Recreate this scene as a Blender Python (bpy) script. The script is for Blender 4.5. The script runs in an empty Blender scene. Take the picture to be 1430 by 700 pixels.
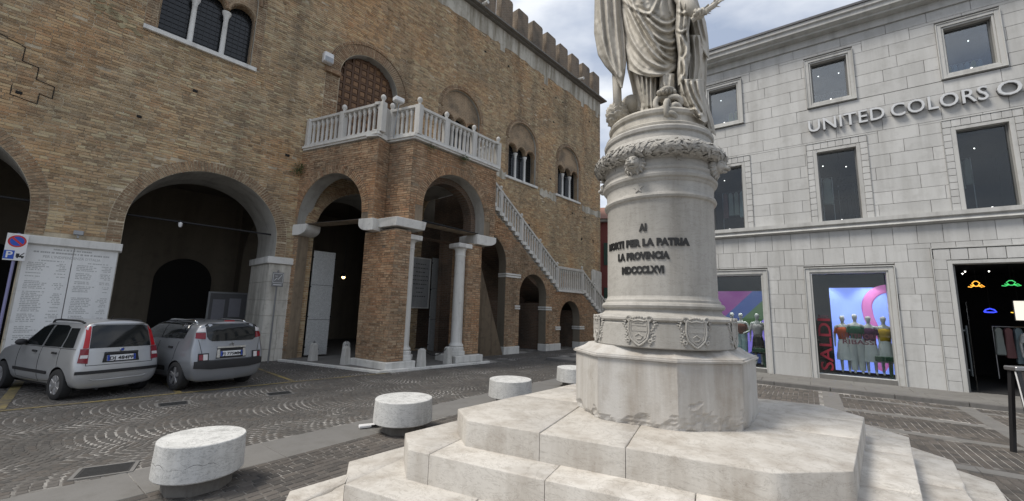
import bpy, bmesh, math, random
import numpy as np
from mathutils import Vector, Matrix, noise as mnoise
from mathutils.bvhtree import BVHTree
random.seed(7); np.random.seed(7)
D = bpy.data; SC = bpy.context.scene; COL = SC.collection
PI = math.pi; rad = math.radians

# ------------------------------------------------------------------ camera
HC = 1.80
cam_d = D.cameras.new('camera'); cam = D.objects.new('camera', cam_d); COL.objects.link(cam)
cam_d.sensor_fit = 'HORIZONTAL'; cam_d.sensor_width = 36.0; cam_d.lens = 565.4/1430*36.0
cam_d.clip_start = 0.05; cam_d.clip_end = 4000
pt, rl = rad(8.44), rad(1.68)
fw = Vector((0, math.cos(pt), math.sin(pt))); up0 = Vector((0, -math.sin(pt), math.cos(pt))); r0 = Vector((1, 0, 0))
rt_ = math.cos(rl)*r0 + math.sin(rl)*up0; up_ = -math.sin(rl)*r0 + math.cos(rl)*up0
mw = Matrix((rt_, up_, -fw)).transposed().to_4x4(); mw.translation = Vector((0, 0, HC)); cam.matrix_world = mw
SC.camera = cam
FPX = 565.4
def project(p):
    d = Vector(p) - Vector((0, 0, HC)); z = d.dot(fw)
    if z < 0.05: return None
    return 715 + FPX*d.dot(rt_)/z, 350 - FPX*d.dot(up_)/z

# ------------------------------------------------------------------ sky, sun, exposure
SUN_EL, SUN_AZ = rad(57), rad(256)      # azimuth clockwise from +y
w = D.worlds.new('World'); SC.world = w; w.use_nodes = True
nt = w.node_tree; nt.nodes.clear()
N = nt.nodes.new; Lk = nt.links.new
out = N('ShaderNodeOutputWorld'); bg = N('ShaderNodeBackground'); Lk(bg.outputs[0], out.inputs[0])
bg.inputs[1].default_value = 0.105
sky = N('ShaderNodeTexSky'); sky.sky_type = 'NISHITA'; sky.sun_disc = False
sky.sun_elevation = SUN_EL; sky.sun_rotation = SUN_AZ; sky.air_density = 1.0; sky.dust_density = 1.2
tc = N('ShaderNodeTexCoord'); mp = N('ShaderNodeMapping'); mp.inputs['Scale'].default_value = (1.0, 1.0, 2.4)
Lk(tc.outputs['Generated'], mp.inputs[0])
n1 = N('ShaderNodeTexNoise'); n1.inputs['Scale'].default_value = 2.3; n1.inputs['Detail'].default_value = 7; n1.inputs['Roughness'].default_value = .55
n1.inputs['Distortion'].default_value = .3
Lk(mp.outputs[0], n1.inputs['Vector'])
r1 = N('ShaderNodeValToRGB'); r1.color_ramp.elements[0].position = .36; r1.color_ramp.elements[1].position = .60
r1.color_ramp.elements[0].color = (.62, .62, .62, 1); r1.color_ramp.elements[1].color = (1, 1, 1, 1)
Lk(n1.outputs['Fac'], r1.inputs[0])
n2 = N('ShaderNodeTexNoise'); n2.inputs['Scale'].default_value = 4.5; n2.inputs['Detail'].default_value = 5
Lk(mp.outputs[0], n2.inputs['Vector'])
r2 = N('ShaderNodeValToRGB'); r2.color_ramp.elements[0].color = (3.7, 4.15, 5.0, 1); r2.color_ramp.elements[1].color = (6.5, 6.75, 7.15, 1)
r2.color_ramp.elements[0].position = .38; r2.color_ramp.elements[1].position = .64
Lk(n2.outputs['Fac'], r2.inputs[0])
mx = N('ShaderNodeMix'); mx.data_type = 'RGBA'
Lk(r1.outputs[0], mx.inputs[0]); Lk(sky.outputs[0], mx.inputs[6]); Lk(r2.outputs[0], mx.inputs[7]); Lk(mx.outputs[2], bg.inputs[0])

sun_d = D.lights.new('sun', 'SUN'); sun_d.energy = 2.6; sun_d.angle = rad(20); sun_d.color = (1, .94, .85)
sun = D.objects.new('sun', sun_d); COL.objects.link(sun)
sd = Vector((math.sin(SUN_AZ)*math.cos(SUN_EL), math.cos(SUN_AZ)*math.cos(SUN_EL), math.sin(SUN_EL)))
sun.rotation_euler = sd.to_track_quat('Z', 'Y').to_euler(); sun.location = sd*60
vs = SC.view_settings; vs.view_transform = 'Standard'; vs.look = 'None'; vs.exposure = 0.52; vs.gamma = 1.0; vs.use_curve_mapping = False

# ------------------------------------------------------------------ material helpers
class NT:
    def __init__(s, name):
        s.m = D.materials.new(name); s.m.use_nodes = True; s.t = s.m.node_tree
        s.b = s.t.nodes['Principled BSDF']; s.geo = None; s.obi = None
    def n(s, kind, **kw):
        nd = s.t.nodes.new('ShaderNode'+kind)
        for k, v in kw.items(): setattr(nd, k, v)
        return nd
    def l(s, a, b): s.t.links.new(a, b)
    def put(s, inp, v):
        if hasattr(v, 'is_output') or isinstance(v, bpy.types.NodeSocket): s.l(v, inp)
        elif isinstance(v, (int, float)):
            inp.default_value = v if inp.type != 'RGBA' else (v, v, v, 1)
        else: inp.default_value = tuple(v)+((1,) if inp.type == 'RGBA' and len(v) == 3 else ())
    def pos(s):
        if not s.geo: s.geo = s.n('NewGeometry')
        return s.geo.outputs['Position']
    def island(s):
        s.pos()
        if not s.obi: s.obi = s.n('ObjectInfo')
        return s.math('FRACT', s.math('ADD', s.geo.outputs['Random Per Island'], s.obi.outputs['Random']))
    def objcoord(s): return s.n('TexCoord').outputs['Object']
    def map(s, vec, scale=(1, 1, 1), rot=(0, 0, 0)):
        m = s.n('Mapping'); s.l(vec, m.inputs[0]); m.inputs['Scale'].default_value = scale; m.inputs['Rotation'].default_value = rot; return m.outputs[0]
    def noise(s, scale, detail=5, rough=.55, vec=None, dist=0):
        nd = s.n('TexNoise'); nd.inputs['Scale'].default_value = scale; nd.inputs['Detail'].default_value = detail
        nd.inputs['Roughness'].default_value = rough; nd.inputs['Distortion'].default_value = dist
        s.l(vec if vec is not None else s.pos(), nd.inputs['Vector']); return nd.outputs['Fac']
    def voro(s, scale, vec=None, feature='F1'):
        nd = s.n('TexVoronoi', feature=feature); nd.inputs['Scale'].default_value = scale
        s.l(vec if vec is not None else s.pos(), nd.inputs['Vector']); return nd.outputs['Distance']
    def ramp(s, fac, stops, interp='LINEAR'):
        nd = s.n('ValToRGB'); cr = nd.color_ramp; cr.interpolation = interp
        while len(cr.elements) < len(stops): cr.elements.new(.5)
        for e, (p, c) in zip(cr.elements, stops):
            e.position = p; e.color = (c, c, c, 1) if isinstance(c, (int, float)) else (*c, 1)
        s.l(fac, nd.inputs[0]); return nd.outputs[0]
    def mix(s, a, b, fac, blend='MIX'):
        nd = s.n('Mix', data_type='RGBA', blend_type=blend); s.put(nd.inputs[0], fac); s.put(nd.inputs[6], a); s.put(nd.inputs[7], b); return nd.outputs[2]
    def math(s, op, a, b=0.0):
        nd = s.n('Math', operation=op); s.put(nd.inputs[0], a); s.put(nd.inputs[1], b); return nd.outputs[0]
    def bump(s, h, strength=.3, dist=.02):
        nd = s.n('Bump'); nd.inputs['Strength'].default_value = strength; nd.inputs['Distance'].default_value = dist
        s.l(h, nd.inputs['Height']); s.l(nd.outputs[0], s.b.inputs['Normal'])
    def fin(s, col, rough=.8, metal=0.0, spec=None):
        s.put(s.b.inputs['Base Color'], col); s.put(s.b.inputs['Roughness'], rough); s.put(s.b.inputs['Metallic'], metal)
        if spec is not None: s.b.inputs['Specular IOR Level'].default_value = spec
        return s.m

def mat_plain(name, c, rough=.6, metal=0.0, var=.12, sc=6.0):
    t = NT(name); n = t.noise(sc, 4)
    col = t.mix(tuple(x*(1-var) for x in c), tuple(min(1, x*(1+var)) for x in c), n)
    return t.fin(col, rough, metal)

def mat_stone(name, c, dirt, sc=3.0, rough=.75, bump=.25, dirt_amt=(.45, .75), var=.10, streak=0.5, island=0.0, veins=0.0, bdist=.01):
    """weathered stone: blotches, fine grain, vertical rain streaks, stains"""
    t = NT(name)
    big = t.noise(sc*.45, 5, .6); fine = t.noise(sc*14, 4, .65); mid = t.noise(sc*2.2, 6, .65)
    a = t.mix(tuple(x*(1-var) for x in c), tuple(min(1, x*(1+var)) for x in c), big)
    if island:
        a = t.mix(a, t.mix(tuple(x*(1-island) for x in c), tuple(min(1, x*(1+island*.7)) for x in c), t.island()), .6)
    st = t.noise(sc*1.6, 5, .6, vec=t.map(t.pos(), (1, 1, .10)))
    msk = t.math('MULTIPLY', t.ramp(st, [(dirt_amt[0], 0), (dirt_amt[1], 1)]), streak)
    a = t.mix(a, dirt, msk)
    a = t.mix(a, dirt, t.math('MULTIPLY', t.ramp(mid, [(dirt_amt[0]+.08, 0), (min(.98, dirt_amt[1]+.1), 1)]), .55))
    if veins:
        v = t.noise(sc*1.3, 8, .7, vec=t.map(t.pos(), (1, 1, 3.2)), dist=1.5)
        a = t.mix(a, tuple(x*.55 for x in dirt), t.math('MULTIPLY', t.ramp(v, [(.485, 0), (.5, 1), (.515, 0)]), veins))
    a = t.mix(a, tuple(x*1.25 for x in c), t.math('MULTIPLY', t.ramp(fine, [(.6, 0), (.8, 1)]), .35))
    a = t.mix(a, tuple(x*.5 for x in dirt), t.math('MULTIPLY', t.ramp(fine, [(.22, 1), (.36, 0)]), .5))
    t.bump(t.math('ADD', t.math('MULTIPLY', fine, .5), mid), bump, bdist)
    return t.fin(a, rough)

def mat_brick(name, pal, stain=1.0):
    t = NT(name); r = t.island()
    k = len(pal); base = t.ramp(r, [(i/(k), c) for i, c in enumerate(pal)])
    fine = t.noise(45, 4, .7); big = t.noise(.42, 6, .6); streak = t.noise(.9, 5, .6, vec=t.map(t.pos(), (1, 1, .12)))
    a = t.mix(base, t.mix(base, (.44, .36, .24), .55), t.ramp(fine, [(.52, 0), (.72, 1)]))
    a = t.mix(a, (.035, .032, .028), t.math('MULTIPLY', t.ramp(fine, [(.25, 1), (.42, 0)]), .7))
    sm = t.noise(8, 6, .75, vec=t.map(t.pos(), (1, 1, 1.9))); ck = t.noise(11, 5, .7, vec=t.map(t.pos(), (.8, .8, 2.2)))
    a = t.mix(a, (.50, .41, .28), t.math('MULTIPLY', t.ramp(sm, [(.50, 0), (.63, 1)]), .68))
    a = t.mix(a, (.045, .038, .030), t.math('MULTIPLY', t.ramp(ck, [(.58, 0), (.70, 1)]), .62))
    # soot / damp patches and efflorescence: shapes of their own on the wall
    a = t.mix(a, (.045, .042, .037), t.math('MULTIPLY', t.ramp(streak, [(.52, 0), (.74, 1)]), .62*stain))
    a = t.mix(a, (.07, .065, .055), t.math('MULTIPLY', t.ramp(big, [(.52, 0), (.70, 1)]), .42*stain))
    eff = t.noise(.75, 6, .7)
    a = t.mix(a, (.40, .33, .225), t.math('MULTIPLY', t.ramp(eff, [(.56, 0), (.74, 1)]), .5))
    tone = t.noise(.33, 4, .6, vec=t.map(t.pos(), (1.3, 1.3, 1)))
    a = t.mix(a, (1.18, .98, .82), t.ramp(tone, [(.45, 0), (.62, .8)]), 'MULTIPLY'); a = t.mix(a, (.66, .66, .64), t.ramp(tone, [(.30, .75), (.44, 0)]), 'MULTIPLY')
    t.bump(fine, .5, .008)
    return t.fin(a, .92)

def mat_emit(name, c, s):
    t = NT(name); t.put(t.b.inputs['Base Color'], c); t.put(t.b.inputs['Emission Color'], c); t.b.inputs['Emission Strength'].default_value = s
    return t.m

def mat_glass(name, tint=(.75, .8, .8), refl=.16):
    m = D.materials.new(name); m.use_nodes = True; t = m.node_tree; t.nodes.clear()
    o = t.nodes.new('ShaderNodeOutputMaterial'); mx = t.nodes.new('ShaderNodeMixShader'); tr = t.nodes.new('ShaderNodeBsdfTransparent')
    gl = t.nodes.new('ShaderNodeBsdfGlossy'); gl.inputs['Roughness'].default_value = .015; tr.inputs[0].default_value = (*tint, 1)
    lw = t.nodes.new('ShaderNodeLayerWeight'); lw.inputs[0].default_value = .35
    ma = t.nodes.new('ShaderNodeMath'); ma.operation = 'MULTIPLY_ADD'; ma.inputs[1].default_value = .16; ma.inputs[2].default_value = refl
    t.links.new(lw.outputs['Fresnel'], ma.inputs[0]); t.links.new(ma.outputs[0], mx.inputs[0])
    t.links.new(tr.outputs[0], mx.inputs[1]); t.links.new(gl.outputs[0], mx.inputs[2]); t.links.new(mx.outputs[0], o.inputs[0])
    return m

# ------------------------------------------------------------------ mesh builder
class MB:
    def __init__(s): s.v = []; s.f = []; s.mi = []; s.cur = 0
    def add(s, vs, fs):
        o = len(s.v); s.v += [tuple(p) for p in vs]; s.f += [tuple(i+o for i in f) for f in fs]; s.mi += [s.cur]*len(fs); return s
    def box(s, x0, x1, y0, y1, z0, z1):
        return s.add([(x0, y0, z0), (x1, y0, z0), (x1, y1, z0), (x0, y1, z0), (x0, y0, z1), (x1, y0, z1), (x1, y1, z1), (x0, y1, z1)],
                     [(3, 2, 1, 0), (4, 5, 6, 7), (0, 1, 5, 4), (1, 2, 6, 5), (2, 3, 7, 6), (3, 0, 4, 7)])
    def prism(s, poly, z0, z1, top=None):
        """poly in xy (ccw), extruded in z; top = other polygon of same length"""
        n = len(poly); top = top or poly
        return s.add([(x, y, z0) for x, y in poly]+[(x, y, z1) for x, y in top],
                     [tuple(range(n-1, -1, -1)), tuple(range(n, 2*n))]+[(i, (i+1) % n, n+(i+1) % n, n+i) for i in range(n)])
    def prismy(s, poly, y0, y1):
        """poly in xz, extruded in y (y0 = front)"""
        n = len(poly)
        return s.add([(x, y0, z) for x, z in poly]+[(x, y1, z) for x, z in poly],
                     [tuple(range(n)), tuple(range(2*n-1, n-1, -1))]+[((i+1) % n, i, n+i, n+(i+1) % n) for i in range(n)])
    def prismx(s, poly, x0, x1):
        n = len(poly)
        return s.add([(x0, y, z) for y, z in poly]+[(x1, y, z) for y, z in poly],
                     [tuple(range(n-1, -1, -1)), tuple(range(n, 2*n))]+[(i, (i+1) % n, n+(i+1) % n, n+i) for i in range(n)])
    def lathe(s, prof, c=(0, 0, 0), n=32, cap=True, sx=1.0, sy=1.0):
        k = len(prof); vs = []
        for r, z in prof:
            for j in range(n):
                a = 2*PI*j/n; vs.append((c[0]+r*sx*math.cos(a), c[1]+r*sy*math.sin(a), c[2]+z))
        fs = [(i*n+j, i*n+(j+1) % n, (i+1)*n+(j+1) % n, (i+1)*n+j) for i in range(k-1) for j in range(n)]
        if cap: fs += [tuple(range(n-1, -1, -1)), tuple((k-1)*n+j for j in range(n))]
        return s.add(vs, fs)
    def tube(s, pts, r, n=8, closed=False):
        P = [Vector(p) for p in pts]; R = r if isinstance(r, (list, tuple)) else [r]*len(P); vs = []; m = len(P); prev = None
        for i, p in enumerate(P):
            if closed: t = P[(i+1) % m]-P[i-1]
            else: t = P[min(i+1, m-1)]-P[max(i-1, 0)]
            t.normalize()
            ref = prev if prev is not None else (Vector((0, 0, 1)) if abs(t.z) < .9 else Vector((1, 0, 0)))
            a = (ref - t*ref.dot(t)); a = a.normalized() if a.length > 1e-6 else t.orthogonal().normalized(); prev = a; b = t.cross(a)
            for j in range(n):
                q = 2*PI*j/n; vs.append(p+(a*math.cos(q)+b*math.sin(q))*R[i])
        fs = [(i*n+j, i*n+(j+1) % n, (i+1)*n+(j+1) % n, (i+1)*n+j) for i in range(m-1) for j in range(n)]
        if closed: fs += [((m-1)*n+j, (m-1)*n+(j+1) % n, (j+1) % n, j) for j in range(n)]
        else: fs += [tuple(range(n-1, -1, -1)), tuple((m-1)*n+j for j in range(n))]
        return s.add(vs, fs)
    def ball(s, c, r, n=12, m=8, fn=None):
        rx, ry, rz = (r, r, r) if isinstance(r, (int, float)) else r; vs = []; fs = []
        for i in range(m+1):
            th = PI*i/m
            for j in range(n):
                ph = 2*PI*j/n; d = Vector((math.sin(th)*math.cos(ph), math.sin(th)*math.sin(ph), math.cos(th))); k = fn(d) if fn else 1
                vs.append((c[0]+rx*d.x*k, c[1]+ry*d.y*k, c[2]+rz*d.z*k))
        fs = [(i*n+j, (i+1)*n+j, (i+1)*n+(j+1) % n, i*n+(j+1) % n) for i in range(m) for j in range(n)]
        return s.add(vs, fs)
    def quad(s, a, b, c, d): return s.add([a, b, c, d], [(0, 1, 2, 3)])
    def tf(s, M, start=0):
        s.v[start:] = [tuple(M @ Vector(p)) for p in s.v[start:]]; return s
    def mesh(s, name, bevel=0, smooth=False, seg=1, base=(0, 0, 0), sc=1.0, weld=False, ang=30):
        me = D.meshes.new(name)
        me.from_pydata([((p[0]-base[0])*sc, (p[1]-base[1])*sc, (p[2]-base[2])*sc) for p in s.v], [], s.f)
        if any(s.mi): me.polygons.foreach_set('material_index', s.mi)
        if bevel or weld or smooth:
            bm = bmesh.new(); bm.from_mesh(me)
            if weld or bevel: bmesh.ops.remove_doubles(bm, verts=bm.verts, dist=1e-5)
            if bevel:
                es = [e for e in bm.edges if len(e.link_faces) == 2 and e.calc_face_angle(0) > rad(ang)]
                bmesh.ops.bevel(bm, geom=es, offset=bevel*sc, segments=seg, profile=.6, affect='EDGES', clamp_overlap=True)
            bm.to_mesh(me); bm.free()
        if smooth:
            me.shade_smooth()
            if smooth is not True: me.set_sharp_from_angle(angle=rad(smooth))
        me.update(); return me

def setmats(me, m):
    for x in (m if isinstance(m, (list, tuple)) else [m]): me.materials.append(x)

class Frame:
    def __init__(s, o, ang, sc=1.0):
        s.o = Vector(o); s.a = ang; s.s = sc; c, q = math.cos(ang), math.sin(ang); s.R = Matrix(((c, -q, 0), (q, c, 0), (0, 0, 1)))
    def w(s, p): return s.o + s.R @ (Vector(p)*s.s)
FW = Frame((0, 0, 0), 0)
FA = Frame((-7.37293553, 13.42196381, 0), rad(47.16))                      # palace front: x along it, y into it
FB = Frame(Vector((0, 0, HC))+.944*(Vector((8.7129, 13.7497, 0))-Vector((0, 0, HC))), -rad(36.15), .944)  # shop front

class Thing:
    def __init__(s, name, label, cat, frame=FW, base=(0, 0, 0), group=None, kind=None):
        s.fr = frame; s.base = Vector(base); s.o = D.objects.new(name, None); COL.objects.link(s.o)
        s.o.empty_display_size = .2; s.o.location = frame.w(base); s.o.rotation_euler = (0, 0, frame.a)
        if kind: s.o['kind'] = kind
        else: s.o['label'] = label; s.o['category'] = cat
        if group: s.o['group'] = group
    def part(s, name, mb, mat, parent=None, label=None, kind=None, **kw):
        me = mb if isinstance(mb, bpy.types.Mesh) else mb.mesh(name, base=s.base, sc=s.fr.s, **kw)
        if not me.materials: setmats(me, mat)
        o = D.objects.new(name, me); COL.objects.link(o); o.parent = parent or s.o
        if label: o['label'] = label
        if kind: o['kind'] = kind
        return o
    def inst(s, name, me, loc, rz=0, parent=None, scale=None, rot=None):
        """a part sharing the mesh me (modelled about 0) at frame coordinates loc"""
        o = D.objects.new(name, me); COL.objects.link(o); o.parent = parent or s.o
        o.location = (Vector(loc)-s.base)*s.fr.s; o.rotation_euler = rot or (0, 0, rz)
        if scale: o.scale = scale
        return o

def single(name, label, cat, me, mat, frame=FW, loc=(0, 0, 0), group=None, kind=None, rz=0):
    if not me.materials: setmats(me, mat)
    o = D.objects.new(name, me); COL.objects.link(o); o.location = frame.w(loc); o.rotation_euler = (0, 0, frame.a+rz)
    if kind: o['kind'] = kind
    else: o['label'] = label; o['category'] = cat
    if group: o['group'] = group
    return o

def copy_tree(o, parent=None):
    c = o.copy(); COL.objects.link(c)
    if parent: c.parent = parent
    for ch in o.children: copy_tree(ch, c)
    return c

def arc(cx, cz, r, a0, a1, n): return [(cx+r*math.cos(a0+(a1-a0)*i/n), cz+r*math.sin(a0+(a1-a0)*i/n)) for i in range(n+1)]
def arch_poly(cx, z0, cz, r, n=24, rx=None):
    """opening outline in xz: jambs from z0 to the spring cz, round head"""
    return [(cx-r, z0), (cx+r, z0)] + arc(cx, cz, r, 0, PI, n)
def wall_holes(outer, holes, y0, y1, ymat=0, hmat=1):
    """slab between y0 (front) and y1 with openings; outer and holes are xz polygons"""
    bm = bmesh.new()
    def loop(pts):
        vs = [bm.verts.new((x, y0, z)) for x, z in pts]
        return [bm.edges.new((vs[i], vs[(i+1) % len(vs)])) for i in range(len(vs))]
    es = loop(outer)
    for h in holes: es += loop(h)
    bmesh.ops.triangle_fill(bm, use_beauty=True, use_dissolve=False, edges=es)
    fs = bm.faces[:]
    r = bmesh.ops.extrude_face_region(bm, geom=fs)
    bmesh.ops.translate(bm, verts=[g for g in r['geom'] if isinstance(g, bmesh.types.BMVert)], vec=(0, y1-y0, 0))
    bmesh.ops.recalc_face_normals(bm, faces=bm.faces)
    ox = [p[0] for p in outer]; oz = [p[1] for p in outer]
    bm.normal_update(); mb = MB(); bm.verts.index_update()
    mb.v = [tuple(v.co) for v in bm.verts]
    for f in bm.faces:
        mb.f.append(tuple(v.index for v in f.verts)); c = f.calc_center_median()
        edge = abs(c.x-min(ox)) < 1e-4 or abs(c.x-max(ox)) < 1e-4 or abs(c.z-min(oz)) < 1e-4 or abs(c.z-max(oz)) < 1e-4
        mb.mi.append(hmat if abs(f.normal.y) < .5 and not edge else ymat)
    bm.free(); return mb

_font = {}
def text_mb(txt, size, depth, bold=0.0, spacing=1.0, align='CENTER'):
    """lettering as a mesh in the xz plane facing -y, origin at its middle on the baseline"""
    cu = D.curves.new('lettering', 'FONT'); cu.body = txt; cu.size = size; cu.extrude = depth/2; cu.offset = bold; cu.space_character = spacing
    cu.align_x = align; cu.resolution_u = 3
    o = D.objects.new('lettering', cu); COL.objects.link(o)
    me = D.meshes.new_from_object(o.evaluated_get(bpy.context.evaluated_depsgraph_get()))
    D.objects.remove(o); mb = MB()
    mb.v = [(v.co.x, -v.co.z, v.co.y) for v in me.vertices]; mb.f = [tuple(p.vertices) for p in me.polygons]; mb.mi = [0]*len(mb.f)
    D.meshes.remove(me); D.curves.remove(cu); return mb
# ------------------------------------------------------------------ materials
ISTRIA = (.52, .51, .48)
M_white = mat_stone('istrian_stone', (.66, .65, .615), (.20, .19, .17), 2.6, .7, .25, (.48, .78), .10, .5)
M_ped = mat_stone('pedestal_stone', (.40, .385, .355), (.185, .17, .145), 2.2, .72, .25, (.46, .74), .14, .65, veins=.35)
M_block = mat_stone('block_stone', (.47, .455, .43), (.25, .215, .175), 2.2, .75, .45, (.44, .66), .14, .7)
M_step = mat_stone('step_stone', (.505, .48, .44), (.25, .215, .175), 2.6, .78, .4, (.43, .68), .15, .5, island=.12, veins=.45)
M_statue = mat_stone('statue_stone', (.48, .45, .395), (.15, .14, .115), 3.0, .78, .3, (.45, .72), .12, .7)
M_seat = mat_stone('seat_stone', (.56, .56, .545), (.22, .22, .21), 4.0, .8, .5, (.47, .76), .12, .5, veins=.8)
M_seatstem = mat_stone('seat_stem', (.16, .15, .135), (.05, .045, .04), 5.0, .9)
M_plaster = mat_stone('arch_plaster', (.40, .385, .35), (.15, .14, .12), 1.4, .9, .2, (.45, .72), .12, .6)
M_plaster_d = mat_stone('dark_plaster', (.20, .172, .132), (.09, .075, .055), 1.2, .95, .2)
M_mortar = mat_stone('mortar', (.58, .50, .365), (.22, .175, .125), 2.0, .95, .5, (.40, .66), .2, .8)
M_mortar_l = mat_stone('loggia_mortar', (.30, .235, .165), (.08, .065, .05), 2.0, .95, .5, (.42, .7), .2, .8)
M_limewash = mat_stone('limewash_remnant', (.52, .49, .42), (.22, .19, .14), 2.0, .95, .6, (.42, .64), .15, .9)
PAL_P = [(0.204, 0.141, 0.08), (0.342, 0.238, 0.131), (0.431, 0.307, 0.172), (0.283, 0.201, 0.117), (0.509, 0.372, 0.214), (0.367, 0.238, 0.134), (0.518, 0.45, 0.282), (0.431, 0.279, 0.155), (0.249, 0.179, 0.11)]
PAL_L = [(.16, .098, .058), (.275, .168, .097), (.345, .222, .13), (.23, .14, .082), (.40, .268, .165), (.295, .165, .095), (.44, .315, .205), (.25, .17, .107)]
PAL_R = [(.20, .125, .075), (.26, .178, .108), (.31, .228, .148), (.18, .122, .078), (.235, .15, .09)]
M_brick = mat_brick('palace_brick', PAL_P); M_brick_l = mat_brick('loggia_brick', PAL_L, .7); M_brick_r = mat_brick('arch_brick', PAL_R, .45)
M_iron = mat_plain('wrought_iron', (.02, .02, .022), .6, .3); M_black = mat_plain('black_plastic', (.018, .018, .02), .5)
M_dark = mat_plain('dark_void', (.012, .011, .010), .9)
M_steel = mat_plain('galvanised_steel', (.30, .31, .32), .45, .6)
M_letter = mat_plain('black_lettering', (.012, .012, .012), .55)

def mat_cobble(name, pal):
    t = NT(name); a = t.ramp(t.island(), [(i/len(pal), c) for i, c in enumerate(pal)])
    n = t.noise(55, 3); big = t.noise(.7, 5, .6)
    a = t.mix(a, (.20, .19, .17), t.math('MULTIPLY', t.ramp(n, [(.55, 0), (.8, 1)]), .5))
    a = t.mix(a, (.05, .047, .044), t.math('MULTIPLY', t.ramp(big, [(.45, 0), (.7, 1)]), .6))
    t.bump(n, .4, .004)
    return t.fin(a, t.ramp(n, [(.3, .82), (.7, .95)]), 0, .25)
M_cob = mat_cobble('porphyry_sett', [(.082, .078, .073), (.108, .102, .095), (.093, .086, .079), (.122, .113, .104), (.071, .068, .064), (.102, .091, .081)])
M_cob2 = mat_cobble('porphyry_block', [(.088, .080, .073), (.115, .103, .093), (.100, .088, .078), (.13, .116, .103), (.076, .070, .065)])
def mat_joint(name, c1, c2, a, b):
    t = NT(name); n = t.noise(1.1, 6, .65); f = t.noise(30, 3)
    col = t.mix(c1, c2, t.ramp(n, [(a, 0), (b, 1)])); col = t.mix(col, (.07, .065, .06), t.ramp(f, [(.3, .8), (.5, 0)]))
    return t.fin(col, .9)
M_joint = mat_joint('road_joint', (.075, .07, .064), (.38, .365, .34), .44, .63)
M_ground = mat_joint('ground_dust', (.085, .08, .074), (.14, .13, .12), .3, .7)
M_strip = mat_stone('grey_stone_strip', (.165, .16, .152), (.11, .105, .095), 2.5, .8, .3, island=.10)
M_pave = mat_stone('pavement_stone', (.165, .16, .15), (.09, .085, .08), 2.2, .8, .3, island=.12)
M_kerb = mat_stone('kerb_stone', (.13, .125, .12), (.06, .058, .055), 3, .85, .3, island=.1)
M_yellow = mat_joint('worn_yellow_paint', (.30, .235, .085), (.115, .10, .08), .42, .62)
M_castiron = mat_plain('cast_iron', (.045, .045, .045), .6, .2, .3, 30)

# ------------------------------------------------------------------ ground, road
FG = Frame((8.7129, 13.7497, 0), -rad(36.15))
mb = MB(); mb.quad((-900, -900, -.03), (900, -900, -.03), (900, 900, -.03), (-900, 900, -.03))
single('ground', '', '', mb.mesh('ground'), M_ground, kind='structure')
road = MB(); road.quad((-45, -8, 0), (22, -8, 0), (22, 60, 0), (-45, 60, 0))
road = single('road', '', '', road.mesh('road'), M_joint, kind='structure')

def toA(p): q = FA.R.transposed() @ (Vector(p)-FA.o); return q.x, -q.y        # u, v(out of the wall)
def band_top(u): return 8.20-.095*(u+1.0)
def build_blocks(cx, cy, ang, L, Wd, h, inset):
    """arrays -> vertices of chamfered setts (8 verts, 5 faces each)"""
    n = len(cx); ca, sa = np.cos(ang), np.sin(ang); V = np.zeros((n, 8, 3))
    for k, (sx, sy) in enumerate(((-1, -1), (1, -1), (1, 1), (-1, 1))):
        for lay in (0, 1):
            dx = sx*(L/2-inset*lay); dy = sy*(Wd/2-inset*lay)
            V[:, k+4*lay, 0] = cx+dx*ca-dy*sa; V[:, k+4*lay, 1] = cy+dx*sa+dy*ca; V[:, k+4*lay, 2] = h if lay else -.002
    V[:, 4:, 2] += np.random.normal(0, .0009, (n, 4))
    return V
BF = np.array([(4, 5, 6, 7), (0, 1, 5, 4), (1, 2, 6, 5), (2, 3, 7, 6), (3, 0, 4, 7)])
def blocks_object(name, V, mat, parent, faces=BF, kind='stuff'):
    n, k = len(V), V.shape[1]; me = D.meshes.new(name)
    F = (faces[None]+(np.arange(n)*k)[:, None, None]).reshape(-1, 4)
    me.from_pydata(V.reshape(-1, 3).tolist(), [], F.tolist()); setmats(me, mat)
    o = D.objects.new(name, me); COL.objects.link(o); o.parent = parent
    if kind: o['kind'] = kind
    return o
def inview(P, m=40):
    """mask of world points that fall in the picture (with margin m px)"""
    d = P-np.array([0, 0, HC]); z = d @ np.array(fw); x = 715+FPX*(d @ np.array(rt_))/np.maximum(z, .01); y = 350-FPX*(d @ np.array(up_))/np.maximum(z, .01)
    return (z > .2) & (x > -m) & (x < 1430+m) & (y > -m) & (y < 700+m), z
def local_blocks(parent, name, V, mat, count, fr_o=(0, 0, 0)):
    """the nearest blocks as single objects (one shared mesh, scaled by the caller's shape), the rest in one"""
    c = V.mean(1); ok, z = inview(c, 5); zz = np.where(ok, np.linalg.norm(c-np.array([0, 0, HC]), axis=1), 1e9)
    idx = np.argsort(zz)[:count]; m = np.ones(len(V), bool); m[idx] = False
    blocks_object(name+'_paving', V[m], mat, parent)
    return idx
M_unit = None
def single_blocks(parent, name, cx, cy, ang, L, Wd, h, inset, idx, mat):
    base = build_blocks(np.zeros(1), np.zeros(1), np.zeros(1), np.array([.09]), np.array([.09]), h, inset)
    me = D.meshes.new(name); me.from_pydata(base[0].tolist(), [], BF.tolist()); setmats(me, mat)
    for i in idx:
        o = D.objects.new(name, me); COL.objects.link(o); o.parent = parent
        o.location = (cx[i], cy[i], 0); o.rotation_euler = (0, 0, ang[i]); o.scale = (L[i]/.09, Wd[i]/.09, 1)

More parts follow.
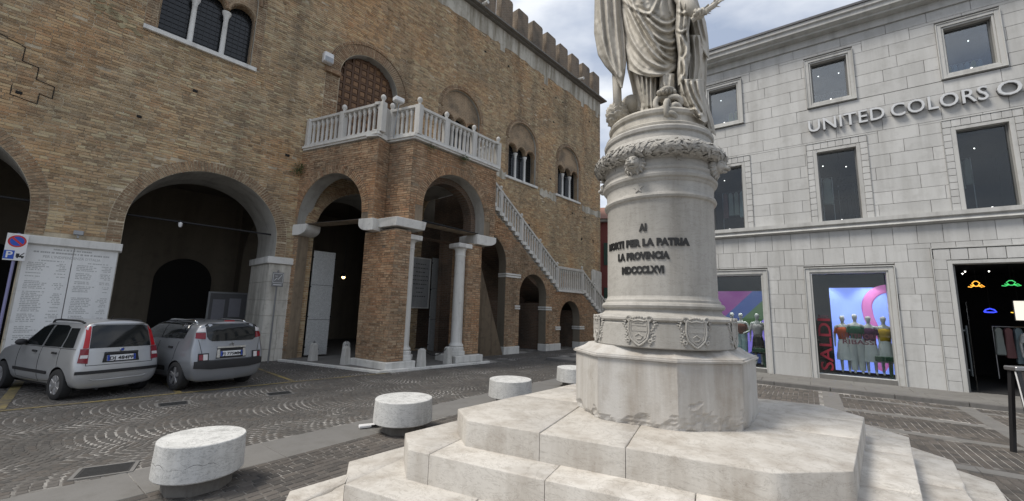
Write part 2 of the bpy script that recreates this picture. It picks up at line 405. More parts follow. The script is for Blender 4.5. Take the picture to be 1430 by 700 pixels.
# fans of small setts: columns of nested arcs that run along the palace
PITCH = 1.70; RR = 1.16; PH = math.asin(PITCH/2/RR); STEP = .098
cx = []; cy = []; an = []; LL = []; WW = []
for k in range(-3, 4):
    vc = 5.05+PITCH*k; nseg = int(2*PH*RR/.092)
    for j in range(int(-10/STEP), int(16/STEP)):
        u0 = j*STEP+random.uniform(-.006, .006); off = random.uniform(0, 1)
        for i in range(nseg+1):
            ph = -PH+2*PH*(i+off-.25)/nseg
            if abs(ph) > PH: continue
            u = u0+RR*(1-math.cos(ph)); v = vc+RR*math.sin(ph)
            if v < -.3 or v > band_top(u)-.02: continue
            if (-.2 < u < 6.6) and (v < (3.0*u if u < 1.4 else 4.35)): continue
            if v < 2.8 and 5.6 < u < 15.9: continue
            p = FA.w((u, -v, 0)); cx.append(p.x); cy.append(p.y)
            an.append(FA.a-ph+random.gauss(0, .06)); q = math.cos(ph)
            jn = .0135 if abs(ph) < .55 else .008
            LL.append(max(.03, STEP*q-jn+random.uniform(-.006, .004))); WW.append(2*PH*RR/nseg-.003+random.uniform(-.006, .003))
cx, cy, an, LL, WW = map(np.array, (cx, cy, an, LL, WW))
ok, z = inview(np.c_[cx, cy, 0*cx], 60); cx, cy, an, LL, WW = cx[ok], cy[ok], an[ok], LL[ok], WW[ok]
V = build_blocks(cx, cy, an, LL, WW, .006, .010); idx = local_blocks(road, 'cobblestone', V, M_cob, 260)
single_blocks(road, 'cobblestone', cx, cy, an, LL, WW, .006, .010, idx, M_cob)

# straight courses of blocks on the monument side, divided by strips of grey stone
STRIPS_V = [(3.50, 3.62), (5.02, 5.22), (6.58, 6.78), (8.30, 8.52), (10.0, 10.2), (11.7, 11.9), (13.4, 13.6)]
STRIPS_U = [(1.22, 1.55), (3.55, 3.82), (-1.1, -.8), (-3.45, -3.15), (5.9, 6.2)]
cx = []; cy = []; an = []; LL = []; WW = []
for iu in range(int(-15/.1), int(9/.1)):
    u = iu*.1
    if any(a-.05 < u < b+.05 for a, b in STRIPS_U[:2]+STRIPS_U[4:]): continue
    v = (2.95 if u > -7 else -9)+random.random()*.1
    while v < 15.5:
        L = random.choice((.10, .11, .13, .16))
        vm = v+L/2; v += L
        if u > 1.5 and any(a-L/2 < vm < b+L/2 for a, b in STRIPS_V[:4]): continue
        p = FG.w((u, -vm, 0)); ua, va = toA(p)
        if va < band_top(ua)+.78 or p.y < 2: continue
        cx.append(p.x); cy.append(p.y); an.append(FG.a+random.gauss(0, .02)); LL.append(.0945+random.uniform(-.005, .002)); WW.append(L-.004)
cx, cy, an, LL, WW = map(np.array, (cx, cy, an, LL, WW))
ok, z = inview(np.c_[cx, cy, 0*cx], 60); cx, cy, an, LL, WW = cx[ok], cy[ok], an[ok], LL[ok], WW[ok]
V = build_blocks(cx, cy, an, LL, WW, .006, .008); idx = local_blocks(road, 'paving_block', V, M_cob2, 260)
single_blocks(road, 'paving_block', cx, cy, an, LL, WW, .006, .008, idx, M_cob2)

# grey stone strips: slabs laid end to end
def slab_row(parent, name, fr, x0, x1, y0, y1, z0, z1, L, mat, along='x', gap=.008):
    a, b = (x0, x1) if along == 'x' else (y0, y1); n = max(1, round((b-a)/L)); d = (b-a)/n
    mb = MB()
    if along == 'x': mb.box(-d/2+gap/2, d/2-gap/2, -(y1-y0)/2, (y1-y0)/2, z0, z1)
    else: mb.box(-(x1-x0)/2, (x1-x0)/2, -d/2+gap/2, d/2-gap/2, z0, z1)
    me = mb.mesh(name, bevel=.004); setmats(me, mat)
    for i in range(n):
        c = a+(i+.5)*d; p = fr.w((c, (y0+y1)/2, 0)) if along == 'x' else fr.w(((x0+x1)/2, c, 0))
        if project((p.x, p.y, 0)) is None: continue
        X = project((p.x, p.y, 0))
        if not (-250 < X[0] < 1680 and X[1] < 950): continue
        o = D.objects.new(name, me); COL.objects.link(o); o.parent = parent; o.location = p; o.rotation_euler = (0, 0, fr.a)
for a, b in STRIPS_V[:4]: slab_row(road, 'paving_strip', FG, 1.6, 8, -b, -a, -.02, .007, 1.1, M_strip)
for a, b in STRIPS_U[:2]+STRIPS_U[4:]: slab_row(road, 'paving_strip', FG, a, b, -13.5, -2.95, -.02, .0085, .8, M_strip, 'y')
FBAND = Frame(FA.w((0, -(band_top(0)+.39), 0)), FA.a+math.atan(.095))
slab_row(road, 'paving_strip', FBAND, -8, 15, -.38, .38, -.02, .005, 1.3, M_strip)

# pavement in front of the shop with its kerb
pv = single('pavement', '', '', MB().box(-7, 9, -2.70, 4, -.1, .088).mesh('pavement'), M_joint, FG, kind='structure')
for x0, x1, y0, y1, L in ((-6.8, 8.8, -2.69, -2.02, 1.1), (-6.3, 8.9, -2.01, -1.36, 1.2), (-6.8, 8.8, -1.35, -.75, 1.0)):
    n = round((x1-x0)/L); d = (x1-x0)/n; me = MB().box(-d/2+.004, d/2-.004, -(y1-y0)/2, (y1-y0)/2, .05, .1).mesh('paving_slab', bevel=.004); setmats(me, M_pave)
    for i in range(n):
        o = D.objects.new('paving_slab', me); COL.objects.link(o); o.parent = pv; o.location = (x0+(i+.5)*d, (y0+y1)/2, random.uniform(-.002, .002))
me = MB().box(-.595, .595, -.08, .08, -.05, .102).mesh('kerbstone', bevel=.012, seg=2); setmats(me, M_kerb)
for i in range(14):
    o = D.objects.new('kerbstone', me); COL.objects.link(o); o.parent = pv; o.location = (-7+.6+i*1.2, -2.78, random.uniform(-.002, .002))

# painted parking bay lines, thin skins of worn paint on the setts
def paint(pts, wd, name='painted_line'):
    mb = MB(); z = .0105
    for (a, b) in zip(pts[:-1], pts[1:]):
        pa, pb = FA.w((a[0], -a[1], 0)), FA.w((b[0], -b[1], 0)); d = (pb-pa).normalized(); q = Vector((-d.y, d.x, 0))*wd/2
        n = max(2, int((pb-pa).length/.25)); s0 = len(mb.v)
        for i in range(n+1):
            c = pa.lerp(pb, i/n); e = random.uniform(-.008, .008); mb.v += [tuple(c-q*(1+e*8)+Vector((0, 0, z))), tuple(c+q*(1+e*8)+Vector((0, 0, z)))]
        for i in range(n): mb.f.append((s0+2*i, s0+2*i+2, s0+2*i+3, s0+2*i+1)); mb.mi.append(0)
    o = single('painted_line', '', '', mb.mesh('painted_line'), M_yellow, kind='structure'); o.parent = road
paint([(-9, 4.12), (-.9, 4.17), (1.45, 4.28)], .10); paint([(-5.36, 4.05), (-5.30, .6)], .14); paint([(-3.12, 4.08), (-3.2, .5)], .10); paint([(-1.0, 4.1), (-1.05, .5)], .09)

# inspection covers let into the road
def drain(label, p, a, wx, wy):
    t = Thing('drain_cover', label, 'drain cover', Frame(p, a), (0, 0, 0), 'drain covers in the road')
    fr = MB()
    for s in (-1, 1):
        fr.box(-wx/2-.035, wx/2+.035, s*(wy/2+.018)-.017, s*(wy/2+.018)+.017, -.02, .011)
        fr.box(s*(wx/2+.018)-.017, s*(wx/2+.018)+.017, -wy/2, wy/2, -.02, .0105)
    t.part('cover_frame', fr, M_strip); t.part('cover_plate', MB().box(-wx/2, wx/2, -wy/2, wy/2, -.02, .007), M_castiron)
    mb = MB(); n = 9
    for i in range(n): mb.box(-wx/2+.02, wx/2-.02, -wy/2+wy*(i+.35)/n, -wy/2+wy*(i+.65)/n, .0065, .0105)
    t.part('cover_rib', mb, M_castiron)
drain('large rusty drain cover in the cobbles beside the nearest round stone seat', (-4.23, 4.60, 0), FA.a-.25, .42, .30)
drain('drain cover in the cobbles in front of the two parked cars', (-5.87, 7.46, 0), FA.a-.1, .40, .30)
drain('small far drain cover in the cobbles before the loggia corner', (-4.62, 8.55, 0), FA.a-.1, .42, .30)

# round stone seats
def seat(label, u, v, rz, k=1.0):
    p = FA.w((u, -v, 0)); t = Thing('round_stone', label, 'stone seat', Frame(p, rz), (0, 0, 0), 'round stone seats along the grey strip')
    t.part('seat_drum', MB().lathe([(r*k, z) for r, z in ((.20, .143), (.412, .145), (.424, .157), (.42, .30), (.413, .462), (.407, .470), (.20, .474))], n=64), M_seat, smooth=25)
    if 'cracked' in label:
        cr = [(-2.35+i*.08, .29+.012*math.sin(i*1.3)+.018*math.sin(i*.45)+random.uniform(-.006, .006)) for i in range(26)]
        t.part('crack', MB().tube([(.4185*k*math.cos(a-rz), .4185*k*math.sin(a-rz), z) for a, z in cr], .0022, 5), M_dark)
    t.part('seat_foot', MB().prism([(.29*math.cos(PI/4*i+.3), .29*math.sin(PI/4*i+.3)) for i in range(8)], 0, .144), M_seatstem, bevel=.008)
for lab, u, v in (('nearest round white stone seat, cracked across its side, beside the drain cover', -3.74, 9.38), ('second round white stone seat, beside the lowest monument step', -1.25, 9.11),
                  ('third round white stone seat, behind the upper monument steps', 1.26, 8.95), ('farthest round white stone seat, half hidden by the pedestal block', 3.77, 8.75)):
    seat(lab, u, v, random.uniform(0, 6), 0.88 if 'nearest' in lab else 1.0)
# ------------------------------------------------------------------ brickwork
BRF = np.array([(0, 1, 2, 3), (1, 0, 4, 5), (2, 1, 5, 6), (3, 2, 6, 7), (0, 3, 7, 4)])
CH, BL = .075, .262            # course height, stretcher pitch
def spans_at(z, x0, x1, holes):
    sp = [(x0, x1)]
    for (cx, hz0, cz, r) in holes:
        if z < hz0 or z > cz+r: continue
        hw = r if z <= cz else math.sqrt(max(0, r*r-(z-cz)**2))
        nw = []
        for a, b in sp:
            if cx+hw <= a or cx-hw >= b: nw.append((a, b)); continue
            if cx-hw > a+.03: nw.append((a, cx-hw))
            if cx+hw < b-.03: nw.append((cx+hw, b))
        sp = nw
    return sp
def brick_field(x0, x1, z0, z1, holes, y=0.0, proud=.012, rough=1.0, pred=None, inv=0):
    P = []      # cx, cz, L, H, proud
    n = int((z1-z0)/CH)
    for i in range(n):
        zc = z0+(i+.5)*CH
        for a, b in spans_at(zc, x0, x1, holes):
            x = a; first = True
            while x < b-.02:
                L = BL if random.random() < .62 else BL/2
                if first: L = BL*((i % 2)*.5+.5); first = False
                L *= random.uniform(.93, 1.07); e = min(x+L, b)
                if b-e < .05: e = b
                if e-x > .03 and (pred is None or pred((x+e)/2, zc)) and random.random() > .006*rough:
                    P.append(((x+e)/2, zc+random.gauss(0, .0022*rough), e-x-random.uniform(.008, .016), CH-random.uniform(.010, .018), proud+random.gauss(0, .0035*rough)))
                x = e
    P = np.array(P); V = np.zeros((len(P), 8, 3))
    for k, (sx, sz) in enumerate(((-1, -1), (1, -1), (1, 1), (-1, 1))):
        for lay in (0, 1):
            q = k+4*lay; sh = 0 if lay else .003
            V[:, q, 0] = P[:, 0]+sx*(P[:, 2]/2-sh); V[:, q, 2] = P[:, 1]+sz*(P[:, 3]/2-sh); V[:, q, 1] = y+.004 if lay else y-P[:, 4]
    V[:, :4, 1] += np.random.normal(0, .0028*rough, (len(P), 4)); V[:, :4, 2] += np.random.normal(0, .0018*rough, (len(P), 4))
    return P, V
def ring_bricks(cx, cz, r0, r1, a0, a1, y=0.0, proud=.016, wd=.074, split=True):
    n = max(3, int((a1-a0)*(r0+r1)/2/wd)); out = []
    for i in range(n):
        a = a0+(a1-a0)*(i+.5)/n; da = (a1-a0)/n/2*random.uniform(.70, .82)
        rr = [(r0, r1)] if not split or i % 2 else [(r0, r0+(r1-r0)*.5-.006), (r0+(r1-r0)*.5+.006, r1)]
        for q0, q1 in rr:
            q1 -= random.uniform(0, .012); pr = y-proud-random.uniform(-.004, .004)
            c = [(q0, a-da), (q0, a+da), (q1, a+da*.98), (q1, a-da*.98)]
            c = [(cx+q*math.cos(t), cz+q*math.sin(t)) for q, t in c]
            out.append([(X, pr, Z) for X, Z in reversed(c)]+[(X, y+.004, Z) for X, Z in reversed(c)])
    return np.array(out)
def turn(V, o, ang):
    """plane coordinates -> frame coordinates: rotate about z by ang, then move to o"""
    c, s = math.cos(ang), math.sin(ang); W = V.copy(); W[..., 0] = V[..., 0]*c-V[..., 1]*s+o[0]; W[..., 1] = V[..., 0]*s+V[..., 1]*c+o[1]; return W
def to_world(fr, V):
    R = np.array(fr.R); return V @ R.T*fr.s + np.array(fr.o)
def lay_bricks(T, parent, V, mat, P=None, o=(0, 0), ang=0, y=0, singles=0, cull=60):
    """V in frame coordinates; the `singles` largest bricks in the picture become objects, the rest one stuff part"""
    W = to_world(T.fr, V[:, :4].mean(1)); ok, z = inview(W, cull)
    if P is not None and singles:
        size = np.where(ok & (P[:, 2] > .2), 1/np.maximum(z, .1), 0); ok2, _ = inview(W, -4); size = size*ok2
        idx = set(np.argsort(-size)[:singles].tolist())
        me = D.meshes.new('brick'); b = np.array([(-.5, -1, -.5), (.5, -1, -.5), (.5, -1, .5), (-.5, -1, .5), (-.5, 0, -.5), (.5, 0, -.5), (.5, 0, .5), (-.5, 0, .5)])
        me.from_pydata(b.tolist(), [], BRF.tolist()); setmats(me, mat)
        c, s = math.cos(ang), math.sin(ang)
        for i in idx:
            x, zc, L, H, pr = P[i]
            yy = y+.004
            ob = T.inst('brick', me, (x*c-yy*s+o[0], x*s+yy*c+o[1], zc), ang, parent=parent, scale=(L, pr+.004, H))
        keep = np.array([i not in idx for i in range(len(V))]) & ok
    else: keep = ok
    Vk = V[keep]-np.array(T.base)
    n = len(Vk); me = D.meshes.new('brickwork'); F = (BRF[None]+(np.arange(n)*8)[:, None, None]).reshape(-1, 4)
    me.from_pydata((Vk.reshape(-1, 3)*T.fr.s).tolist(), [], F.tolist()); setmats(me, mat)
    ob = D.objects.new('brickwork', me); COL.objects.link(ob); ob.parent = parent or T.o; ob['kind'] = 'stuff'; return ob

def mat_farbrick(name, c1, c2, mort):
    t = NT(name); b = t.n('TexBrick'); b.inputs['Scale'].default_value = 1; b.inputs['Brick Width'].default_value = .262; b.inputs['Row Height'].default_value = .075
    b.inputs['Mortar Size'].default_value = .012; b.inputs['Color1'].default_value = (*c1, 1); b.inputs['Color2'].default_value = (*c2, 1); b.inputs['Mortar'].default_value = (*mort, 1)
    sx = t.n('SeparateXYZ'); t.l(t.objcoord(), sx.inputs[0]); cb = t.n('CombineXYZ'); t.l(t.math('ADD', sx.outputs[0], sx.outputs[1]), cb.inputs[0]); t.l(sx.outputs[2], cb.inputs[1]); t.l(cb.outputs[0], b.inputs['Vector'])
    n = t.noise(1.2, 6, .6); a = t.mix(b.outputs['Color'], (.06, .055, .047), t.math('MULTIPLY', t.ramp(n, [(.42, 0), (.7, 1)]), .75)); a = t.mix(a, (.34, .30, .24), t.math('MULTIPLY', t.ramp(t.noise(25, 4), [(.55, 0), (.75, 1)]), .5))
    return t.fin(a, .95)
M_brick_far = mat_farbrick('parapet_brick', (.20, .135, .09), (.14, .10, .07), (.26, .23, .18))
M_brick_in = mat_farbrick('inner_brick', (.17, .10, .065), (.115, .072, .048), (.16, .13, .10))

# ------------------------------------------------------------------ palace
PAL = Thing('palace', 'long medieval brick palace with battlements, round portico arches and triple arched windows', 'palace', FA)
GA = [(-7.52, 3.81, 1.80), (-2.29, 3.81, 1.81), (2.47, 4.25, 1.80)]      # portico arches: centre, spring, radius
WN = [(-2.98, 9.30), (6.98, 8.94), (11.50, 8.94), (16.0, 8.98)]          # triple windows: centre, sill
DOORC = (2.24, 7.2, 10.48, 1.22)
holes = [arch_poly(c, -.3, s, r, 36) for c, s, r in GA]+[arch_poly(c, z, z+2.22, 1.16) for c, z in WN]+[arch_poly(DOORC[0], DOORC[1], DOORC[2], DOORC[3], 30), arch_poly(6.35, .1, 5.7, 1.22)]
outer = [(-13, -.5), (19.95, -.5), (19.95, 17.25), (-13, 17.25)]
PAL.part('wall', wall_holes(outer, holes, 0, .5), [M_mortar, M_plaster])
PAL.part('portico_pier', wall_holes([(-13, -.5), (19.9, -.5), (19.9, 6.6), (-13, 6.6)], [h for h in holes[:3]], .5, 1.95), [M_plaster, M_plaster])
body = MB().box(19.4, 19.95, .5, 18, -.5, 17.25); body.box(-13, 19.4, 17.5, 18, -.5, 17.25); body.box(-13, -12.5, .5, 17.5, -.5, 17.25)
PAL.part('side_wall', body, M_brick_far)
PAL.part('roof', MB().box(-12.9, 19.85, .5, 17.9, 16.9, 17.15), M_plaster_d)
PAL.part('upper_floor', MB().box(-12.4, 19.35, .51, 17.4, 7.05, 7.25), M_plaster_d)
HB = [(c, -1, s, r+.30) for c, s, r in GA[:2]]+[(GA[2][0], -1, GA[2][1], GA[2][2])]+[(c, z-.02, z+2.22, 1.42) for c, z in WN]+[(DOORC[0], DOORC[1], DOORC[2], 1.74), (6.35, .1, 5.7, 1.22)]
def palace_pred(x, z):
    if z < 3.30 and (-5.72 < x < -4.05 or -.72 < x < .12): return False        # stone faced piers
    if z > 16.3: return False
    return True
P, V = brick_field(-9.2, 19.94, -.05, 16.3, HB, pred=palace_pred)
W = to_world(FA, V[:, :4].mean(1)); okv, _ = inview(W, 40)
# the wall behind the loggia and the stair is only seen through their arches
P, V = P[okv], V[okv]
lay_bricks(PAL, None, V, M_brick, P, singles=300)
rings = [ring_bricks(c, s, r+.012, r+.295, 0 if s < 4 else .2, PI if s < 4 else PI-.2) for c, s, r in GA]
for c, s, r in GA[:2]:
    for q in (-1, 1): rings.append(brick_field(c+q*(r+.15)-.145, c+q*(r+.15)+.145, 3.25, s, [], proud=.014)[1])
rings += [ring_bricks(c, z+2.22, 1.30, 1.42, 0, PI, proud=.03, split=False) for c, z in WN]
rings += [ring_bricks(DOORC[0], DOORC[2], 1.24, 1.60, 0, PI, proud=.02, split=False), ring_bricks(DOORC[0], DOORC[2], 1.615, 1.73, 0, PI, proud=.05, split=False)]
for s in (-1, 1):       # jamb bricks of the door surround
    Pj, Vj = brick_field(DOORC[0]+s*1.49-.245, DOORC[0]+s*1.49+.245, 7.25, 10.48, [], proud=.018); rings.append(Vj)
lay_bricks(PAL, None, np.concatenate(rings), M_brick_r)
for c, z in WN:         # jamb strips beside the windows
    for s in (-1, 1):
        Pj, Vj = brick_field(c+s*1.29-.125, c+s*1.29+.125, z, z+2.22, [], proud=.016); lay_bricks(PAL, None, Vj, M_brick_r)

def rough_patch(x0, x1, z0, z1, n, amp, y=-.022, lo=True, hi=False):
    """thin remnant of limewash with ragged edges and real thickness"""
    top = [(x0+(x1-x0)*i/n, z1+(random.uniform(-amp, amp) if hi else 0)) for i in range(n+1)]
    bot = [(x0+(x1-x0)*i/n, z0+(random.uniform(-amp, amp) if lo else 0)) for i in range(n+1)]
    mb = MB()
    for i in range(n):
        mb.prismy([bot[i], bot[i+1], top[i+1], top[i]], y, y+.012)
    return mb
mb = rough_patch(-3, 19.95, 16.22, 17.22, 60, .09)
for x in (9.4, 13.3, 17.4, 19.3): mb.box(x, x+.35, -.024, 0, 15.75+random.uniform(-.3, .2), 16.3)
PAL.part('limewash_band', mb, M_limewash)
mb = rough_patch(13.05, 14.7, 8.5, 8.95, 8, .10, hi=True); PAL.part('limewash_patch', mb, M_limewash)
PAL.part('limewash_patch', rough_patch(17.55, 19.95, 8.45, 8.9, 9, .08, hi=True), M_limewash); PAL.part('limewash_patch', rough_patch(8.4, 10.2, 8.7, 9.15, 9, .12, hi=True), M_limewash)
M_lich = mat_stone('yellowed_limewash', (.40, .345, .21), (.18, .145, .085), 3, .95, .8, (.42, .6), .2, .9)
def blotch(x, z, rx, rz, tilt=0):
    c = [(x+rx*math.cos(a)*random.uniform(.7, 1.1), z+rz*math.sin(a)*random.uniform(.6, 1.1)+tilt*rx*math.cos(a)) for a in [2*PI*i/22 for i in range(22)]]
    return c
mb = MB()
for i in range(70):
    q = random.betavariate(2, 2); x = -6.2+q*2.0; z = 9.86-q*.95+random.gauss(0, .10); rx = random.uniform(.03, .15); rz = random.uniform(.02, .055)
    mb.prismy(blotch(x, z, rx, rz), -.017-.0001*i, 0)
PAL.part('limewash_patch', mb, M_lich)
# cornice, parapet, merlons
mb = MB().box(-3, 20.25, -.42, .5, 17.26, 17.36); mb.box(-3, 20.1, -.22, .5, 17.20, 17.258)
PAL.part('cornice', mb, mat_stone('cornice_stone', (.20, .19, .17), (.08, .075, .065), 3, .9), bevel=.01)
for x in (7.7, 16.6): PAL.part('water_spout', MB().tube([(x, -.2, 17.40), (x, -.75, 17.33)], .09, 8), M_white)
PAL.part('parapet', MB().box(-3, 19.95, 0, .45, 17.37, 17.80), M_brick_far)
x = 18.98; me = MB().prismy([(-.49, 0), (.49, 0), (.49, 1.42), (.40, 1.52), (-.38, 1.56), (-.49, 1.46)], 0, .45).mesh('merlon', bevel=.02); setmats(me, M_brick_far)
while x > -2:
    o = PAL.inst('merlon', me, (x+.45, 0, 17.80)); o.scale = (random.uniform(.96, 1.03), 1, random.uniform(.97, 1.03)); x -= 1.365
# zigzag rainwater channel cut in the left of the wall
mb = MB(); zig = [(-8.2, 8.25), (-6.28, 7.62), (-6.28, 7.27), (-6.02, 7.22), (-6.02, 6.92), (-5.72, 6.86), (-5.72, 6.55), (-5.93, 6.60), (-5.93, 6.33), (-6.35, 6.40), (-6.35, 6.62)]
for (a, b) in zip(zig[:-1], zig[1:]):
    mb.tube([(a[0], -.017, a[1]), (b[0], -.017, b[1])], .009, 5)
PAL.part('cracked_joint', mb, M_dark)

# putlog holes left by the scaffolding
ph_ = MB()
for i in range(46):
    x = random.uniform(-8, 19); z = random.choice((6.6, 8.0, 9.9, 11.9, 13.6, 15.2))+random.uniform(-.15, .15)
    if any(abs(x-c) < 1.7 and z0-.3 < z < z0+3.8 for c, z0 in WN) or abs(x-2.24) < 1.9: continue
    ph_.box(x, x+random.uniform(.09, .14), -.0225, -.004, z, z+random.uniform(.07, .13))
PAL.part('putlog_holes', ph_, M_dark, kind='stuff')
# stone faced piers
M_pier = mat_stone('pier_stone', (.62, .595, .535), (.20, .18, .14), 2.4, .8, .35, (.44, .7), .12, .6, island=.1)
def stone_pier(x0, x1, y0, y1, top, name='pier_facing'):
    n = 6; z = -.05; hs = [.42, .5, .55, .5, .58, .6]; f = (top-z)/sum(hs)
    for h in hs:
        h *= f; c = x0+(x1-x0)*random.uniform(.35, .65)
        for a, b in ((x0, c), (c, x1)):
            PAL.part('stone_block', MB().box(a+.003, b-.003, y0, y1, z+.003, z+h-.003), M_pier, bevel=.008)
        z += h
    PAL.part('impost', MB().box(x0-.07, x1+.04, y0-.07, y1, top+.003, top+.22), M_white, bevel=.012)
stone_pier(-.62, .10, -.035, 1.9, 3.08)
stone_pier(-5.70, -4.10, -.035, 1.9, 2.98)
# iron tie rods across the arches
for c, s, r in GA[:2]: PAL.part('tie_rod', MB().tube([(c-r-.02, .55, s+.28), (c+r+.02, .55, s+.28)], .028, 8), M_iron)
# triple windows
pan = mat_plain('leaded_glass', (.012, .014, .016), .18)
me_col = MB().lathe([(.115, 0), (.115, .05), (.085, .08), (.095, .11), (.070, .15), (.064, 1.30), (.075, 1.33), (.07, 1.37), (.12, 1.50), (.125, 1.56)], n=16).mesh('column', smooth=40); setmats(me_col, M_white)
M_terr = mat_farbrick('window_lunette', (.33, .225, .135), (.27, .18, .105), (.40, .32, .22))
for wi, (c, z) in enumerate(WN):
    zs = z+1.68
    op = [(c-1.12, z+.02), (c+1.12, z+.02)]+arc(c+.79, zs, .33, 0, PI, 12)+arc(c, zs, .33, 0, PI, 12)+arc(c-.79, zs, .33, 0, PI, 12)
    pw = PAL.part('window', wall_holes(arch_poly(c, z-.01, z+2.22, 1.155), [op], .10, .34), [M_terr, M_terr])
    mb = MB()
    for k in (-.79, 0, .79):
        pts = arc(c+k, zs, .385, 0, PI, 14)
        mb.tube([(px, .09, pz) for px, pz in pts], .045, 6)
    PAL.part('window_moulding', mb, M_brick_r, parent=pw)
    mb = MB(); mb.tube([(px, -.03, pz) for px, pz in arc(c, z+2.22, 1.23, -.02, PI+.02, 28)], .06, 6); PAL.part('arch_moulding', mb, M_brick_r, parent=pw)
    PAL.part('pane', MB().box(c-1.14, c+1.14, .40, .44, z, z+2.1), pan, parent=pw)
    mb = MB()
    for i in range(16): mb.box(c-1.13+i*.15, c-1.118+i*.15, .385, .398, z+.03, z+2.0)
    for i in range(14): mb.box(c-1.13, c+1.13, .383, .396, z+.03+i*.15, z+.042+i*.15)
    PAL.part('lattice', mb, mat_plain('lead_cames', (.035, .037, .04), .5, .4) if wi == 0 else D.materials['lead_cames'], parent=pw)
    for k in (-.395, .395): PAL.inst('column', me_col, (c+k, .2, z+.035), parent=pw)
    PAL.part('sill', MB().box(c-1.42, c+1.32, -.10, .36, z-.10, z+.035), M_white, parent=pw, bevel=.01)
# balcony door
c, z, cz, r = DOORC
M_door = mat_stone('door_timber', (.10, .05, .024), (.045, .024, .012), 4, .7, .4); M_doorp = mat_stone('door_panel_timber', (.20, .105, .045), (.09, .045, .02), 5, .6, .3, island=.35)
dr = PAL.part('door', MB().prismy(arch_poly(c, z, cz, r), .36, .42), M_door); mb = MB(); pit = .305
for i in range(-4, 5):
    x = c+i*pit; zt = cz+math.sqrt(max(.01, r*r-(abs(x-c)+.05)**2)); mb.box(x-.045, x+.045, .30, .36, z, zt)
for j in range(15):
    zz = z+.1+j*pit
    hw = r if zz < cz else math.sqrt(max(0, r*r-(zz-cz)**2))-.03
    if zz < cz+r-.08: mb.box(c-hw, c+hw, .305, .36, zz-.045, zz+.045)
PAL.part('door_rail', mb, M_door, parent=dr, bevel=.006)
me = MB().prismy([(-.105, -.105), (.105, -.105), (.105, .105), (-.105, .105)], .0, .04); me = me.mesh('door_panel', bevel=.02); setmats(me, M_doorp)
for i in range(-4, 4):
    for j in range(14):
        x, zz = c+(i+.5)*pit, z+.1+(j+.5)*pit
        if zz < cz or math.hypot(abs(x-c)+.1, zz-cz+.1) < r: PAL.inst('door_panel', me, (x, .315, zz), parent=dr)
PAL.part('door_impost', MB().box(c-1.80, c-1.22, -.14, .02, 10.28, 10.46), M_brick_r, bevel=.02)
# blind arch behind the loggia, portico interior
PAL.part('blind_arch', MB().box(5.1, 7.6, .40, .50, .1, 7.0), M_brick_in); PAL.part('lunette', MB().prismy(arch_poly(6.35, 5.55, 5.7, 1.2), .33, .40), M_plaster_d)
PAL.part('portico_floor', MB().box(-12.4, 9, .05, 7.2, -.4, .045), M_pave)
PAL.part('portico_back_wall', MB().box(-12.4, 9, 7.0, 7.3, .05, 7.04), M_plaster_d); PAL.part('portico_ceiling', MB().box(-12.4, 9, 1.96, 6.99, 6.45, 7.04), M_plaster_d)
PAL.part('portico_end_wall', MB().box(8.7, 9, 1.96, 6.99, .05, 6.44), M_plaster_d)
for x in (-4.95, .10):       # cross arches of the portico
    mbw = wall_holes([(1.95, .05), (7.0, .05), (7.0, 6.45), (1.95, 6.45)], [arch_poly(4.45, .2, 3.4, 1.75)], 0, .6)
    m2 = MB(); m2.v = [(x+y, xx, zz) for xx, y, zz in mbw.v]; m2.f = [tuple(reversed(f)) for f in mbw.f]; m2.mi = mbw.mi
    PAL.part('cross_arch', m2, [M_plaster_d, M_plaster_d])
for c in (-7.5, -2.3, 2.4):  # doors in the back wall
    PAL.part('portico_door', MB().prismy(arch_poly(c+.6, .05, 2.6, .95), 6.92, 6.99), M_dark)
PAL.part('quoin', MB().prismy([(18.55, .3), (19.97, .3), (19.97, 4.62), (18.8, 4.74)], -.05, .45), M_pier, bevel=.01)
for j in range(1, 8): PAL.part('stone_block', MB().box(18.62+random.uniform(0, .1), 19.985, -.065, .4, .3+j*.54, .3+j*.54+.52), M_pier, bevel=.008)
# ------------------------------------------------------------------ loggia and outside stair
def slope_box(x0, x1, z0, z1, h, y0, y1, mb=None):
    """bar between (x0,z0) and (x1,z1), height h, y0..y1"""
    mb = mb or MB(); return mb.prismy([(x0, z0), (x1, z1), (x1, z1+h), (x0, z0+h)], y0, y1)
LOG = Thing('loggia', 'brick corner loggia with two round arches under a white balustraded balcony', 'loggia', FA, (1.5, -2.0, 0))
LD = Vector((1.06, -3.20, 0)).normalized(); LANG = math.atan2(LD.y, LD.x); LLEN = 3.40      # left arch wall, from the palace outwards
LCX, LCZ, LR = 1.53, 4.66, 1.42
# left arch wall: plane coordinate s along LD; outside is the side of -y after turning by LANG
def tmb(mb, o, ang):
    c, s = math.cos(ang), math.sin(ang); mb.v = [(x*c-y*s+o[0], x*s+y*c+o[1], z) for x, y, z in mb.v]; return mb
LO = (.02, 0)
mbw = wall_holes([(0, 4.45), (LLEN, 4.45), (LLEN, 7.05), (0, 7.05)], [[(LCX+LR, 4.455)]+arc(LCX, LCZ, LR, 0, PI, 28)+[(LCX-LR, 4.455)]], 0, .5)
